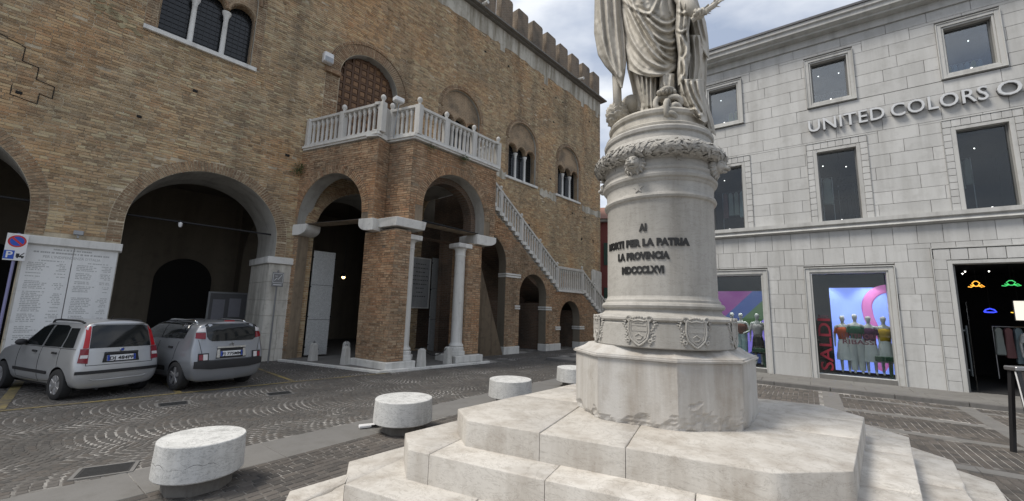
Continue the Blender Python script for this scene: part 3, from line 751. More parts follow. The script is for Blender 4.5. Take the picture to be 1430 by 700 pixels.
# inward normal of this wall is +y in plane coordinates when looking from the left
LOG.part('left_arch_wall', tmb(mbw, LO, LANG), [M_mortar_l, M_plaster])
def pred_hi(x, z): return True
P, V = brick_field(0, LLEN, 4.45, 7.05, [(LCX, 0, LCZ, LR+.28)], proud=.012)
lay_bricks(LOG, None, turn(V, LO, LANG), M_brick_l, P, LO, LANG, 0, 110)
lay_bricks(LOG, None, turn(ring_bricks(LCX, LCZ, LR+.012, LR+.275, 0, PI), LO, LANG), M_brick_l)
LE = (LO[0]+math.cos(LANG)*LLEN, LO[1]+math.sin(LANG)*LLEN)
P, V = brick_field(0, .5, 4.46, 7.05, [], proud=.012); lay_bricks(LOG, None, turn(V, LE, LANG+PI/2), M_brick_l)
# left pier against the palace
lp = MB().box(0, .22, .02, .42, -.05, 4.15); LOG.part('wall_pier', tmb(lp, LO, LANG), M_mortar_l)
P, V = brick_field(0, .22, .3, 4.15, [], proud=.014, y=.02); lay_bricks(LOG, None, turn(V, LO, LANG), M_brick_l)
def bracket(s0, s1, z0, z1, y0, y1, flip):
    """corbel: flat top, quarter-round underside on the side of the opening"""
    w = s1-s0; pts = [(s0, z1), (s0, z0+(z1-z0)*.35)]
    pts = [(s1, z1), (s0, z1), (s0, z0+(z1-z0)*.62)]+[(s0+w*(1-math.cos(a))*.55, z0+(z1-z0)*.62*(1-math.sin(a))) for a in [PI/2*i/6 for i in range(1, 7)]]+[(s1, z0)]
    if flip: pts = [(s0+s1-x, z) for x, z in pts]
    else: pts = pts[::1]
    a = sum(pts[i][0]*pts[(i+1) % len(pts)][1]-pts[(i+1) % len(pts)][0]*pts[i][1] for i in range(len(pts)))
    if a < 0: pts = pts[::-1]
    return MB().prismy(pts, y0, y1)
LOG.part('bracket', tmb(bracket(-.16, .62, 4.08, 4.45, -.06, .52, True), LO, LANG), M_white, bevel=.012)
LOG.part('bracket', tmb(bracket(2.90, 3.5, 4.08, 4.45, -.06, .52, False), LO, LANG), M_white, bevel=.012)
# corner pier: lower shaft, upper block, cap
PL, PC, PR = (1.27, -2.52), (1.47, -3.98), (2.00, -3.98)
PBK = (1.95, -2.45)
LOG.part('corner_pier', MB().prism([PL, PC, PR, PBK], -.05, 4.12), M_mortar_l)
pa = math.atan2(PC[1]-PL[1], PC[0]-PL[0]); plen = math.hypot(PC[0]-PL[0], PC[1]-PL[1])
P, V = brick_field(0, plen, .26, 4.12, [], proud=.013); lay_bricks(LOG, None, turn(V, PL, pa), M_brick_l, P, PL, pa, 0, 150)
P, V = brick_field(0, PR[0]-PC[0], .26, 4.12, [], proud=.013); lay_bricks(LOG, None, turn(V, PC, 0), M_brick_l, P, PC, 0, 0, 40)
mb = MB().prism([(1.13, -2.42), (1.38, -4.10), (2.36, -4.10), (2.36, -3.55), (2.05, -3.5), (2.0, -2.4)], -.05, .25); LOG.part('plinth', mb, M_white, bevel=.012)
UL = (1.56, -2.95); UC = (1.90, -3.95)
LOG.part('corner_pier_upper', MB().prism([UL, UC, (1.93, -3.90), (2.45, -2.95)], 4.46, 7.05), M_mortar_l)
ua = math.atan2(UC[1]-UL[1], UC[0]-UL[0]); ulen = math.hypot(UC[0]-UL[0], UC[1]-UL[1])
P, V = brick_field(0, ulen, 4.47, 7.05, [], proud=.013); lay_bricks(LOG, None, turn(V, UL, ua), M_brick_l)
LOG.part('pier_cap', MB().prism([(1.18, -2.58), (1.42, -4.07), (2.42, -4.07), (2.42, -2.58)], 4.19, 4.455, top=[(1.10, -2.56), (1.40, -4.10), (2.46, -4.10), (2.46, -2.56)]), M_white, bevel=.012)
# front wall, arch of two orders
FCX, FCZ, FR = 3.73, 5.0, 1.34
mbw = wall_holes([(1.90, 4.46), (5.60, 4.46), (5.60, 7.05), (1.90, 7.05)], [[(FCX+FR, 4.465)]+arc(FCX, FCZ, FR, 0, PI, 28)+[(FCX-FR, 4.465)]], -3.93, -3.45)
LOG.part('front_arch_wall', mbw, [M_mortar_l, M_plaster])
mbw = wall_holes([(2.0, 4.1), (5.5, 4.1), (5.5, 7.0), (2.0, 7.0)], [[(FCX+FR-.2, 4.105)]+arc(FCX, FCZ, FR-.2, 0, PI, 24)+[(FCX-FR+.2, 4.105)]], -3.44, -3.0)
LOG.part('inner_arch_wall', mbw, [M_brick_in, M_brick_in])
P, V = brick_field(1.90, 5.60, 4.46, 7.05, [(FCX, 0, FCZ, FR+.28)], y=-3.93, proud=.012); lay_bricks(LOG, None, V, M_brick_l)
lay_bricks(LOG, None, ring_bricks(FCX, FCZ, FR+.012, FR+.275, 0, PI, y=-3.93), M_brick_l)
LOG.part('right_wall', wall_holes([(-3.9, .0), (-2.9, .0), (-2.9, 7.05), (-3.9, 7.05)], [], 0, .3).tf(Matrix(((0, 1, 0, 5.29), (1, 0, 0, 0), (0, 0, 1, 0), (0, 0, 0, 1)))) if False else MB().box(5.30, 5.58, -3.44, -2.9, 4.1, 7.04), M_brick_in)
# right pier, its corbel, columns
LOG.part('right_pier', MB().box(4.44, 5.08, -3.85, -3.0, -.05, 4.12), M_mortar_l)
P, V = brick_field(4.44, 5.08, .3, 4.12, [], y=-3.85, proud=.013); lay_bricks(LOG, None, V, M_brick_l)
P, V = brick_field(0, .85, .3, 4.12, [], proud=.013); lay_bricks(LOG, None, turn(V, (4.44, -3.0), -PI/2), M_brick_l)
LOG.part('bracket', bracket(4.70, 5.66, 4.10, 4.455, -4.0, -3.0, True), M_white, bevel=.012)
LOG.part('plinth', MB().box(3.92, 5.12, -4.08, -2.95, -.05, .27), M_white, bevel=.012)
def col_mb(): return MB().lathe([(.27, 0), (.27, .10), (.235, .125), (.255, .17), (.235, .21), (.20, .25), (.195, .30), (.178, 3.20), (.195, 3.24), (.18, 3.28), (.19, 3.42), (.25, 3.50)], n=28)
me = col_mb().mesh('column', smooth=40); setmats(me, M_white)
me2 = MB().box(-.30, .30, -.30, .30, 0, .16).mesh('column_cap', bevel=.02); setmats(me2, M_white)
for x, y, z0 in ((2.18, -3.62, .25), (4.28, -3.62, .27)):
    cc = LOG.inst('column', me, (x, y, z0+.14)); LOG.inst('column_cap', me2, (x, y, z0+3.63)); LOG.part('column_base', MB().prism([(x+.33*math.cos(PI/4*i+PI/8), y+.33*math.sin(PI/4*i+PI/8)) for i in range(8)], z0+.001, z0+.14), M_white, bevel=.012)
LOG.part('tie_rod', MB().tube([(FCX-FR-.05, -3.6, 4.62), (FCX+FR+.05, -3.6, 4.56)], .025, 8), M_iron)
LOG.part('tie_rod', tmb(MB().tube([(.1, .25, 4.52), (2.98, .25, 4.52)], .025, 8), LO, LANG), M_iron)
# floor slab, vault, balcony
LOG.part('floor', MB().prism([(.05, -.02), (1.30, -4.05), (4.9, -4.22), (5.6, -3.4), (5.6, -.02)], -.1, .06), M_pave)
LOG.part('floor_kerb', MB().prism([(-.12, -.2), (1.12, -4.20), (5.2, -4.36), (5.2, -4.22), (1.24, -4.06), (.0, -.2)], -.1, .068), M_white, bevel=.01)
LOG.part('vault', MB().prism([(.3, -.02), (1.7, -3.0), (5.3, -3.0), (5.3, -.02)], 6.45, 6.9), M_plaster)
BP = [(.0, -.04), (1.02, -3.28), (1.50, -3.02), (1.86, -4.06), (5.70, -3.99), (5.70, -2.72)]
inner = [(.5, -.04), (1.2, -2.7), (1.7, -2.6), (2.1, -3.6), (5.3, -3.6), (5.3, -2.72)]
mb = MB()
for z0, z1, off in ((7.06, 7.12, .0), (7.122, 7.20, .045)):
    for i in range(len(BP)-1):
        (ax, ay), (bx, by) = BP[i], BP[i+1]; d = Vector((bx-ax, by-ay)).normalized(); n = Vector((d.y, -d.x))*off*-1
        n = Vector((-d.y, d.x))*-off if False else Vector((d.y, -d.x))*off
        mb.prism([(ax+n.x-d.x*0, ay+n.y), (bx+n.x, by+n.y), (bx-Vector((d.y, -d.x)).x*.42, by-Vector((d.y, -d.x)).y*.42), (ax-Vector((d.y, -d.x)).x*.42, ay-Vector((d.y, -d.x)).y*.42)], z0+i*.0006, z1+i*.0006)
LOG.part('balcony_cornice', mb, M_white)
LOG.part('balcony_floor', MB().prism([(.1, -.0), (1.25, -2.95), (1.7, -2.9), (2.0, -3.7), (5.4, -3.7), (5.4, -.0)], 7.0, 7.16), M_pave)
M_bal = mat_stone('balustrade_marble', (.56, .545, .51), (.25, .24, .21), 3, .7, .25, (.47, .76), .1, .5)
BH = 1.0
me_b = MB().lathe([(.062, 0), (.062, .035), (.05, .06), (.042, .10), (.046, .35), (.040, .60), (.052, .62), (.044, .65), (.066, .73), (.066, .76)], n=10).mesh('baluster', smooth=40); setmats(me_b, M_bal)
me_p = MB().box(-.10, .10, -.10, .10, 0, BH).mesh('post', bevel=.012); setmats(me_p, M_bal)
me_f = MB().lathe([(.075, 0), (.05, .03), (.035, .06), (.07, .12), (.085, .17), (.07, .23), (.035, .265), (.02, .27)], n=14).mesh('finial', smooth=True); setmats(me_f, M_bal)
def balustrade(T, parent, a, b, z, bays, per, off=.05, post_a=True, post_b=True, fin=True):
    A, B = Vector((*a, 0)), Vector((*b, 0)); d = (B-A); L = d.length; d.normalize(); ang = math.atan2(d.y, d.x); n = Vector((d.y, -d.x, 0))
    A = A-n*off*2.4; B = B-n*off*2.4
    T.part('rail', tmbz(MB().box(.0, L, -.09, .09, BH-.10, BH-.002), A, ang, z), M_bal, parent=parent, bevel=.012); T.part('base_rail', tmbz(MB().box(0, L, -.11, .11, 0, .07), A, ang, z), M_bal, parent=parent, bevel=.012)
    for k in range(bays+1):
        s = L*k/bays
        if (k == 0 and not post_a) or (k == bays and not post_b): continue
        q = A+d*s; T.inst('post', me_p, (q.x, q.y, z+.004), ang, parent=parent)
        if fin: T.inst('finial', me_f, (q.x, q.y, z+BH), ang, parent=parent)
    for k in range(bays):
        s0 = L*k/bays+.10; s1 = L*(k+1)/bays-.10; p = (s1-s0)/per
        for i in range(per):
            c = s0+(i+.5)*p
            if i < per: 
                q = A+d*(s0+i*p) if i else None
                if q is not None: T.inst('baluster', me_b, (q.x, q.y, z+.07), ang, parent=parent)
            # little round arch between two balusters
            ol = [(c-p/2, .82), (c-p/2+.02, .82)]+[(c+(p/2-.02)*math.cos(t), .82+(p/2-.02)*math.sin(t)) for t in [PI-PI*j/6 for j in range(7)]]+[(c+p/2, .82), (c+p/2, .905), (c-p/2, .905)]
            T.part('arcade_arch', tmbz(MB().prismy(ol, -.05, .05), A, ang, z), M_bal, parent=parent)
def tmbz(mb, o, ang, z):
    c, s = math.cos(ang), math.sin(ang); mb.v = [(x*c-y*s+o[0], x*s+y*c+o[1], zz+z) for x, y, zz in mb.v]; return mb
bl = MB().box(.03, .15, -.25, -.05, 7.2, 8.2); balo = LOG.part('balustrade', bl, M_bal)
balustrade(LOG, balo, BP[0], BP[1], 7.21, 2, 7, post_a=False); balustrade(LOG, balo, BP[1], BP[2], 7.21, 1, 2, post_a=False, fin=False)
balustrade(LOG, balo, BP[2], BP[3], 7.21, 1, 5, post_a=True); balustrade(LOG, balo, BP[3], BP[4], 7.21, 3, 6, post_a=False); balustrade(LOG, balo, BP[4], BP[5], 7.21, 1, 5, post_a=False, post_b=False)

# memorial slabs and plaques inside
M_gran = NT('grey_speckled_marble'); _n = M_gran.noise(28, 5, .7, dist=2); _b = M_gran.noise(6, 4)
M_gran.bump(_n, .3, .004); M_gran = M_gran.fin(M_gran.mix(M_gran.mix((.26, .265, .26), (.58, .59, .58), M_gran.ramp(_n, [(.38, 0), (.62, 1)])), (.38, .38, .37), M_gran.math('MULTIPLY', _b, .5)), .5)
def slab_thing(label, x0, x1, z0, z1, y, group=None, mat=None, lean=0):
    t = Thing('memorial_slab', label, 'memorial slab', FA, ((x0+x1)/2, y, z0), group)
    t.part('slab', MB().box(x0, x1, y-.05, y, z0, z1), mat or M_gran, bevel=.006)
    mb = MB()
    for k in range(1, 3): mb.box(x0+.01, x1-.01, y-.053, y-.045, z0+(z1-z0)*k/3-.006, z0+(z1-z0)*k/3+.006)
    t.part('slab_joint', mb, M_dark)
    mb = MB()
    for k in range(4):
        for xx in (x0-.012, x1+.012): mb.box(xx-.02, xx+.02, y-.06, y, z0+.25+k*(z1-z0-.5)/3, z0+.29+k*(z1-z0-.5)/3)
    t.part('clamp', mb, M_iron); return t
slab_thing('tall grey speckled memorial slab inside the left loggia arch, beside the dark doorway', .72, 1.46, .12, 3.66, -.02, 'grey speckled memorial slabs')
slab_thing('grey speckled memorial slab behind the right loggia column, beside the inscribed plaque', 5.72, 6.82, -.0, 3.98, -.02, 'grey speckled memorial slabs')
t = Thing('inscribed_plaque', 'pale framed plaque of carved lines hanging on the wall behind the loggia columns', 'plaque', FA, (5.1, -.02, 1.75))
t.part('plaque_slab', MB().box(4.62, 5.62, -.06, -.02, 1.78, 3.92), mat_stone('plaque_marble', (.36, .365, .365), (.2, .2, .2), 3, .6), bevel=.006)
mb = MB()
for x0, x1, z0, z1 in ((4.62, 5.62, 1.78, 1.83), (4.62, 5.62, 3.87, 3.92), (4.62, 4.67, 1.83, 3.87), (5.57, 5.62, 1.83, 3.87)): mb.box(x0, x1, -.085, -.061, z0, z1)
t.part('plaque_frame', mb, M_white, bevel=.004)
mb = MB()
for i, wd in enumerate((.5, .72, .45, .78, .8, .66, .4, .3, .6)):
    x = 5.12-wd/2
    while x < 5.12+wd/2:
        q = random.uniform(.04, .11); mb.box(x, min(x+q, 5.12+wd/2), -.062, -.0585, 3.62-i*.17, 3.66-i*.17); x += q+.035
t.part('inscription', mb, mat_plain('carved_letters', (.10, .10, .10), .8), kind='stuff')
# lamp burning inside the portico
t = Thing('wall_lamp', 'small lit warm lamp in the dark doorway behind the loggia', 'lamp', FA, (2.95, 2.4, 2.9))
t.part('lamp_shade', MB().lathe([(.16, 0), (.14, .05), (.06, .14), (.03, .22)], (2.95, 2.4, 3.02), 14), M_iron, smooth=True)
t.part('bulb', MB().ball((2.95, 2.4, 3.0), .07), mat_emit('lamp_glow', (1, .66, .28), 5)); t.part('lamp_chain', MB().tube([(2.95, 2.4, 3.2), (2.95, 2.4, 6.44)], .008, 5), M_iron)

# ------------------------------------------------------------------ outside stair
ST = Thing('outside_stair', 'brick outside stair with white balustrade climbing along the palace to the loggia balcony', 'staircase', FA, (10, -1.4, 0))
VS = -2.75
prof = [(5.62, -.2), (15.9, -.2), (15.9, 1.2), (13.40, 2.78), (11.25, 2.78), (5.62, 6.66)]
sh = [arch_poly(6.35, -.1, 3.75, 1.18), arch_poly(9.38, -.1, 2.52, .94), arch_poly(12.30, -.1, 1.5, .86)]
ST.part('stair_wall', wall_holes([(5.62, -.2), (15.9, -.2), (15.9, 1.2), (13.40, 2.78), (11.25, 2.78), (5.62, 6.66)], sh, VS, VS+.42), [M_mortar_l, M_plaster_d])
def below(x, z):
    lim = 6.60-(x-5.62)*.689 if x < 11.25 else (2.76 if x < 13.4 else 2.76-(x-13.4)*.632)
    return z < lim and not (z < .33 and True)
P, V = brick_field(5.64, 15.85, 0, 6.6, [(6.35, -1, 3.75, 1.18), (9.38, -1, 2.52, 1.18), (12.30, -1, 1.5, 1.08)], y=VS, pred=below); lay_bricks(ST, None, V, M_brick_l)
for cx_, cz_, r_ in ((9.38, 2.52, .94), (12.30, 1.5, .86)):
    lay_bricks(ST, None, ring_bricks(cx_, cz_, r_+.01, r_+.235, 0, PI, y=VS), M_brick_l)
    for s in (-1, 1):
        Pj, Vj = brick_field(cx_+s*(r_+.125)-.115, cx_+s*(r_+.125)+.115, .35, cz_, [], y=VS); lay_bricks(ST, None, Vj, M_brick_l)
# solid mass behind, niche backs
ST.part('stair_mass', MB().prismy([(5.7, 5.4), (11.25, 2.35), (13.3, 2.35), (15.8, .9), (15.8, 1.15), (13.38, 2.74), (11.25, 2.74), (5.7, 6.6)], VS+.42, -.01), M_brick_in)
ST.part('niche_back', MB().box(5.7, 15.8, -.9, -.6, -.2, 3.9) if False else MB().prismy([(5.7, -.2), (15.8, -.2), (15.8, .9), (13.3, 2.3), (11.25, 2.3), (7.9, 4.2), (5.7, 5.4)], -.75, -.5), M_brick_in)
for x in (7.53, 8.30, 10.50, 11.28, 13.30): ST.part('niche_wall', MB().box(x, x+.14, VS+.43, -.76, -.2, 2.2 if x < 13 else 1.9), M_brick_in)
for a, b in ((7.50, 8.46), (10.30, 11.46), (13.14, 15.9)): ST.part('plinth', MB().box(a, b, VS-.06, VS+.44, -.2, .31), M_white, bevel=.012)
for x0, x1, z in ((7.52, 8.47, 3.20), (8.14, 8.46, 1.86), (10.28, 10.72, 1.86), (11.05, 11.46, .94), (13.12, 13.56, .94)):
    mb = MB().box(x0, x1, VS-.05, VS+.45, z, z+.075); mb.box(x0, x1, VS-.045, VS+.45, z+.10, z+.17); ST.part('impost', mb, M_white, bevel=.008)
ST.part('niche_door', MB().box(8.5, 9.45, -1.75, -1.70, 0, 1.75), mat_plain('brown_door', (.045, .028, .02), .7)); ST.part('niche_door', MB().box(11.5, 12.2, -1.75, -1.70, 0, 1.5), D.materials['brown_door'])
# steps (their ends show as the saw-tooth under the balusters), strings, rails, balusters
def flight(x0, z0, x1, z1, n, nb, npost, zr=1.0):
    dx = (x1-x0)/n; dz = (z0-z1)/n; me = MB().box(0, dx+.03, -.05, 2.6, -.15, 0).mesh('step', bevel=.008); setmats(me, M_white)
    for i in range(n): ST.inst('step', me, (x0+i*dx, VS-.02, z0-i*dz+.02))
    ST.part('rail', slope_box(x0, x1, z0+zr-.12, z1+zr-.12, .12, VS-.06, VS+.12), M_bal, parent=sbal, bevel=.01)
    for i in range(nb):
        x = x0+(x1-x0)*(i+.5)/nb; st = int((x-x0)/dx); zb = z0-st*dz+.02; zt = z0+(z1-z0)*(x-x0)/(x1-x0)+zr-.12
        ST.inst('baluster', me_b, (x, VS+.03, zb), parent=sbal, scale=(1, 1, (zt-zb)/.76))
    for i in range(npost):
        x = x0+(x1-x0)*i/(npost-1); zb = z0+(z1-z0)*(x-x0)/(x1-x0); ST.inst('post', me_p, (x, VS+.03, zb-.06), parent=sbal, scale=(.8, .8, zr+.06)); ST.inst('finial', me_f, (x, VS+.03, zb+zr), parent=sbal, scale=(.75, .75, .8))
sbal = ST.part('balustrade', MB().box(11.22, 13.42, VS-.03, VS+.13, 2.86, 2.93), M_bal)
flight(5.75, 6.74, 11.22, 2.95, 22, 32, 5, 1.08); flight(13.42, 2.95, 15.9, 1.35, 10, 14, 3, 1.08)
ST.part('rail', MB().box(11.22, 13.42, VS-.06, VS+.12, 3.91, 4.03), M_bal, parent=sbal, bevel=.01); ST.part('landing', MB().box(11.2, 13.45, VS-.10, -.02, 2.781, 2.86), M_white, bevel=.01)
for i in range(12): ST.inst('baluster', me_b, (11.22+2.2*(i+.5)/12, VS+.03, 2.93), parent=sbal, scale=(1, 1, .98/.76))
for i in (0, 1): ST.part('stair_arch_wall', MB().box(13.0, 13.6, -.3, -.02, 2.9, 4.2), M_brick_in) if False else None
# ------------------------------------------------------------------ monument: steps, pedestal, statue
MC = Vector((1.635, 4.436, 0))
def clip_poly(P, n, d):
    """keep the part of convex polygon P with n.p <= d"""
    out = []
    for i in range(len(P)):
        a, b = P[i], P[(i+1) % len(P)]; fa = a[0]*n[0]+a[1]*n[1]-d; fb = b[0]*n[0]+b[1]*n[1]-d
        if fa <= 0: out.append(a)
        if fa*fb < 0: t = fa/(fa-fb); out.append((a[0]+(b[0]-a[0])*t, a[1]+(b[1]-a[1])*t))
    return out
def offset_poly(P, ds):
    n = len(P); L = []
    for i in range(n):
        a, b = Vector(P[i]), Vector(P[(i+1) % n]); d = (b-a).normalized(); nn = Vector((d.y, -d.x)); L.append((nn, nn.dot(a)+ds[i]))
    out = []
    for i in range(n):
        (n0, d0), (n1, d1) = L[i-1], L[i]; det = n0.x*n1.y-n0.y*n1.x; out.append(((d0*n1.y-d1*n0.y)/det, (n0.x*d1-n1.x*d0)/det))
    return out
TOP = [(-.50, 4.29), (-.37, 3.88), (1.76, 2.82), (2.34, 2.90), (3.76, 4.46), (3.73, 5.02), (1.52, 6.03), (.93, 5.95)]
OFF = [.50, .33, .50, .335, .55, .33, .50, .33]
ex = Vector((2.13, -1.06)).normalized(); ey = Vector((1.06, 2.13)).normalized()
steps = Thing('monument_steps', 'four broad octagonal white stone steps carrying the monument pedestal', 'steps', FW, (1.635, 4.436, 0))
ZS = [(.58, .80), (.33, .58), (.08, .33), (-.05, .08)]
cuts = [([-1.2, .72, 1.42], [1.30, 2.05]), ([-1.05, -.15, .9, 1.9], [.8, 1.9, 2.6]), ([-.75, .35, 1.45, 2.3], [.9, 2.0]), ([-1.25, .2, 1.1, 2.1], [.7, 1.6, 2.7])]
def split(P, lines):
    pcs = [P]
    for n, d in lines:
        nx = []
        for q in pcs:
            for s in (1, -1):
                r = clip_poly(q, (n.x*s, n.y*s), d*s-.0025)
                if len(r) >= 3: nx.append(r)
        pcs = nx
    return pcs
B0 = Vector(TOP[1])
def worn_slab(q, z0, z1):
    """stone slab with worn, here and there chipped, upper edges"""
    pts = []; nor = []; n = len(q)
    for i in range(n):
        a, b = Vector(q[i]), Vector(q[(i+1) % n]); d = b-a; L = d.length; d.normalize(); nn = Vector((-d.y, d.x)); p0 = Vector(q[i-1]); dp = (a-p0).normalized(); n0 = Vector((-dp.y, dp.x))
        m = max(1, int(L/.05))
        for j in range(m): pts.append(a+d*L*j/m); nor.append(nn if j else (nn+n0)/(1+nn.dot(n0)))
    k = len(pts); mb = MB(); c = []
    for i, p in enumerate(pts):
        v = mnoise.noise(Vector((p.x*2.2, p.y*2.2, z1*7))); w_ = mnoise.noise(Vector((p.x*13, p.y*13, z1*5)))
        c.append(.007+.004*max(0, w_)+(.022*(v-.28)*3*(1+w_) if v > .28 else 0))
    for r, (f, g) in enumerate(((0, None), (0, 1.2), (.35, .42), (1.0, 0))):
        for i, p in enumerate(pts): x = p+nor[i]*c[i]*f; mb.v.append((x.x, x.y, z0 if g is None else z1-c[i]*g))
    mb.f = [(r*k+i, r*k+(i+1) % k, (r+1)*k+(i+1) % k, (r+1)*k+i) for r in range(3) for i in range(k)]; mb.f += [tuple(3*k+i for i in range(k)), tuple(range(k-1, -1, -1))]; mb.mi = [0]*len(mb.f); return mb
for k, (z0, z1) in enumerate(ZS):
    P = offset_poly(TOP, [o*k for o in OFF])
    lines = [(ex, ex.dot(B0)+c) for c in cuts[k][0]]+[(ey, ey.dot(B0)+c) for c in cuts[k][1]]
    for q in split(P, lines):
        ar = sum(q[i][0]*q[(i+1) % len(q)][1]-q[(i+1) % len(q)][0]*q[i][1] for i in range(len(q)))/2
        if ar < .02: continue
        dz = random.uniform(-.004, .004)
        steps.part('step_slab', worn_slab(q, z0-.03 if k < 3 else z0, z1+dz), M_step, smooth=45)
# pedestal
PED = Thing('pedestal', 'round stone pedestal on an octagonal block, with carved shields, black inscription and leafy wreath', 'pedestal', FW, tuple(MC+Vector((0, 0, .80))))
P8 = [(.745, 4.60), (.865, 4.05), (1.49, 3.69), (2.10, 3.755)]; P8 += [(2*1.64-x, 2*4.435-y) for x, y in P8]
def block_mesh():
    """the eight sided block: fine facets so that the broken bottom edge can be eaten away"""
    mb = MB(); rows = [.80+.02*i for i in range(14)]+[1.08+.06*i for i in range(6)]; per = []
    for i in range(8):
        a, b = P8[i], P8[(i+1) % 8]
        for j in range(28): per.append((a[0]+(b[0]-a[0])*j/28, a[1]+(b[1]-a[1])*j/28, i+j/28))
    n = len(per)
    for z in rows:
        for x, y, t in per:
            d = Vector((x-1.64, y-4.435, 0)).normalized(); h = z-.80
            lim = .03+.05*max(0, math.sin(t*9))+(.13*math.exp(-((t-2.35)/.42)**2))+(.05*math.exp(-((t-2.95)/.2)**2))+.03*max(0, math.sin(t*23+1))
            nn_ = mnoise.noise(Vector((x, y, z))*9)+.6*mnoise.noise(Vector((x, y, z*1.6))*22); lim *= 1+.5*nn_; e = max(0, 1-h/max(lim, .001))**.5*max(.004, .020+.026*nn_) if h < lim else 0
            mb.v.append((x-d.x*e, y-d.y*e, z))
    m = len(rows); mb.f = [(i*n+j, i*n+(j+1) % n, (i+1)*n+(j+1) % n, (i+1)*n+j) for i in range(m-1) for j in range(n)]
    mb.f.append(tuple((m-1)*n+j for j in range(n))); mb.mi = [0]*len(mb.f); return mb
PED.part('base_block', block_mesh(), M_block)
def scaled(k): return [(1.64+(x-1.64)*k, 4.435+(y-4.435)*k) for x, y in P8]
mb = MB(); prof = [(1.0, 1.381), (1.03, 1.384), (1.034, 1.402), (1.016, 1.404), (1.014, 1.418), (.985, 1.421), (.955, 1.432), (.905, 1.452), (.862, 1.480), (.85, 1.49)]
for (k0, z0), (k1, z1) in zip(prof[:-1], prof[1:]): mb.prism(scaled(k0), z0, z1, top=scaled(k1))
PED.part('block_moulding', mb, M_block)
C3 = (MC.x, MC.y, 0)
PED.part('shield_drum', MB().lathe([(.700, 1.491), (.708, 1.50), (.704, 1.71), (.690, 1.722), (.685, 1.73), (.70, 1.738), (.716, 1.752), (.714, 1.772), (.695, 1.785), (.66, 1.792), (.625, 1.803), (.595, 1.825), (.588, 1.845), (.595, 1.857), (.615, 1.865), (.624, 1.888), (.612, 1.912), (.588, 1.922), (.586, 1.945), (.572, 1.957), (.562, 1.985)], C3, 72), M_ped, smooth=35)
PED.part('shaft', MB().lathe([(.562, 1.985), (.560, 2.3), (.556, 2.94), (.563, 2.955), (.582, 2.965), (.592, 2.985), (.584, 3.008), (.566, 3.016), (.560, 3.03), (.566, 3.13), (.580, 3.145), (.584, 3.16), (.602, 3.175), (.608, 3.20), (.594, 3.225), (.585, 3.235), (.585, 3.25)], C3, 72), M_ped, smooth=35)
PED.part('frieze', MB().lathe([(.586, 3.25), (.594, 3.262), (.594, 3.285), (.578, 3.29), (.576, 3.37), (.60, 3.39), (.62, 3.44), (.635, 3.50), (.61, 3.555), (.588, 3.585), (.572, 3.60), (.566, 3.66), (.585, 3.675), (.59, 3.705), (.58, 3.725)], C3, 72), M_ped, smooth=35)
def bend(mb, az, r, z):
    mb.v = [(MC.x+(r-y)*math.cos(az+x/r), MC.y+(r-y)*math.sin(az+x/r), z+zz) for x, y, zz in mb.v]; return mb
# inscription
def letters(txt, size, depth, bold, spacing):
    """one mesh per letter, laid out as the whole line would be, centred on x = 0"""
    cum = []
    for i in range(len(txt)):
        cum.append(max([p[0] for p in text_mb(txt[:i+1], size, depth, bold, spacing, 'LEFT').v] or [0]))
    base = min(p[0] for p in text_mb(txt, size, depth, bold, spacing, 'LEFT').v); mid = (cum[-1]+base)/2; out = []
    for i, ch in enumerate(txt):
        if ch == ' ': continue
        m = text_mb(ch, size, depth, bold, 1, 'LEFT'); r = max(p[0] for p in m.v); m.v = [(x+cum[i]-r-mid, y, z) for x, y, z in m.v]; out.append(m)
    return out, cum[-1]-base
for i, (txt, z, wid) in enumerate((('AI', 2.632, .075), ('MORTI PER LA PATRIA', 2.478, .935), ('LA PROVINCIA', 2.346, .545), ('MDCCCLXVI', 2.205, .435))):
    ls, w0 = letters(txt, .098, .014, .0068, 1.06)
    for m in ls:
        m.v = [(x*wid/w0, y-.002, zz*.97) for x, y, zz in m.v]; PED.part('letter', bend(m, rad(-128.6 if i else -126), .5595, z), M_letter)
# shields with laurel sprays
def shield_mb():
    mb = MB(); ol = [(-.105, .22), (-.11, .10), (-.09, .02), (-.035, -.03), (0, -.05), (.035, -.03), (.09, .02), (.11, .10), (.105, .22), (.05, .205), (0, .215), (-.05, .205)]
    ol = ol[::1]; a = sum(ol[i][0]*ol[(i+1) % len(ol)][1]-ol[(i+1) % len(ol)][0]*ol[i][1] for i in range(len(ol)))
    mb.prismy(ol if a > 0 else ol[::-1], -.018, .02)
    mb.tube([(x, -.02, z) for x, z in ol], .011, 6, closed=True)
    mb.tube([(x*.8, -.02, z*.8+.02) for x, z in ol], .005, 5, closed=True)
    mb.box(-.08, .08, -.024, -.016, .155, .162); mb.box(-.08, .08, -.024, -.016, .10, .106); mb.tube([(-.04, -.018, .05), (0, -.018, .075), (.04, -.018, .05), (.02, -.018, .02), (-.02, -.018, .02)], .008, 5)
    for s in (-1, 1):
        for cx_, cz_, r_ in ((.11, .225, .032), (.12, .0, .022)):
            mb.tube([(s*(cx_+r_*(1-t*.08)*math.cos(t)), -.02, cz_+r_*(1-t*.08)*math.sin(t)) for t in [i*.6 for i in range(12)]], .010, 5)
        for t in range(9):
            z = -.03+t*.028; x = s*(.145+.022*math.sin(t*1.1)+(.03 if t < 3 else 0)*-1); mb.ball((x, -.008, z), (.013, .013, .017), 6, 4); mb.ball((x+s*.020, -.006, z+.010), (.016, .009, .008), 6, 4)
    for k in range(5): mb.ball((-.06+k*.03, -.016, .235+.012*math.sin(k*PI/4)), (.016, .016, .014), 6, 4)
    mb.v = [(x*.86, y*.75, .01+z*.9) for x, y, z in mb.v]; return mb
for k in range(8): PED.part('shield', bend(shield_mb(), rad(-126.5+k*45-4 if k else -126.5), .702, 1.545), M_ped, smooth=60)
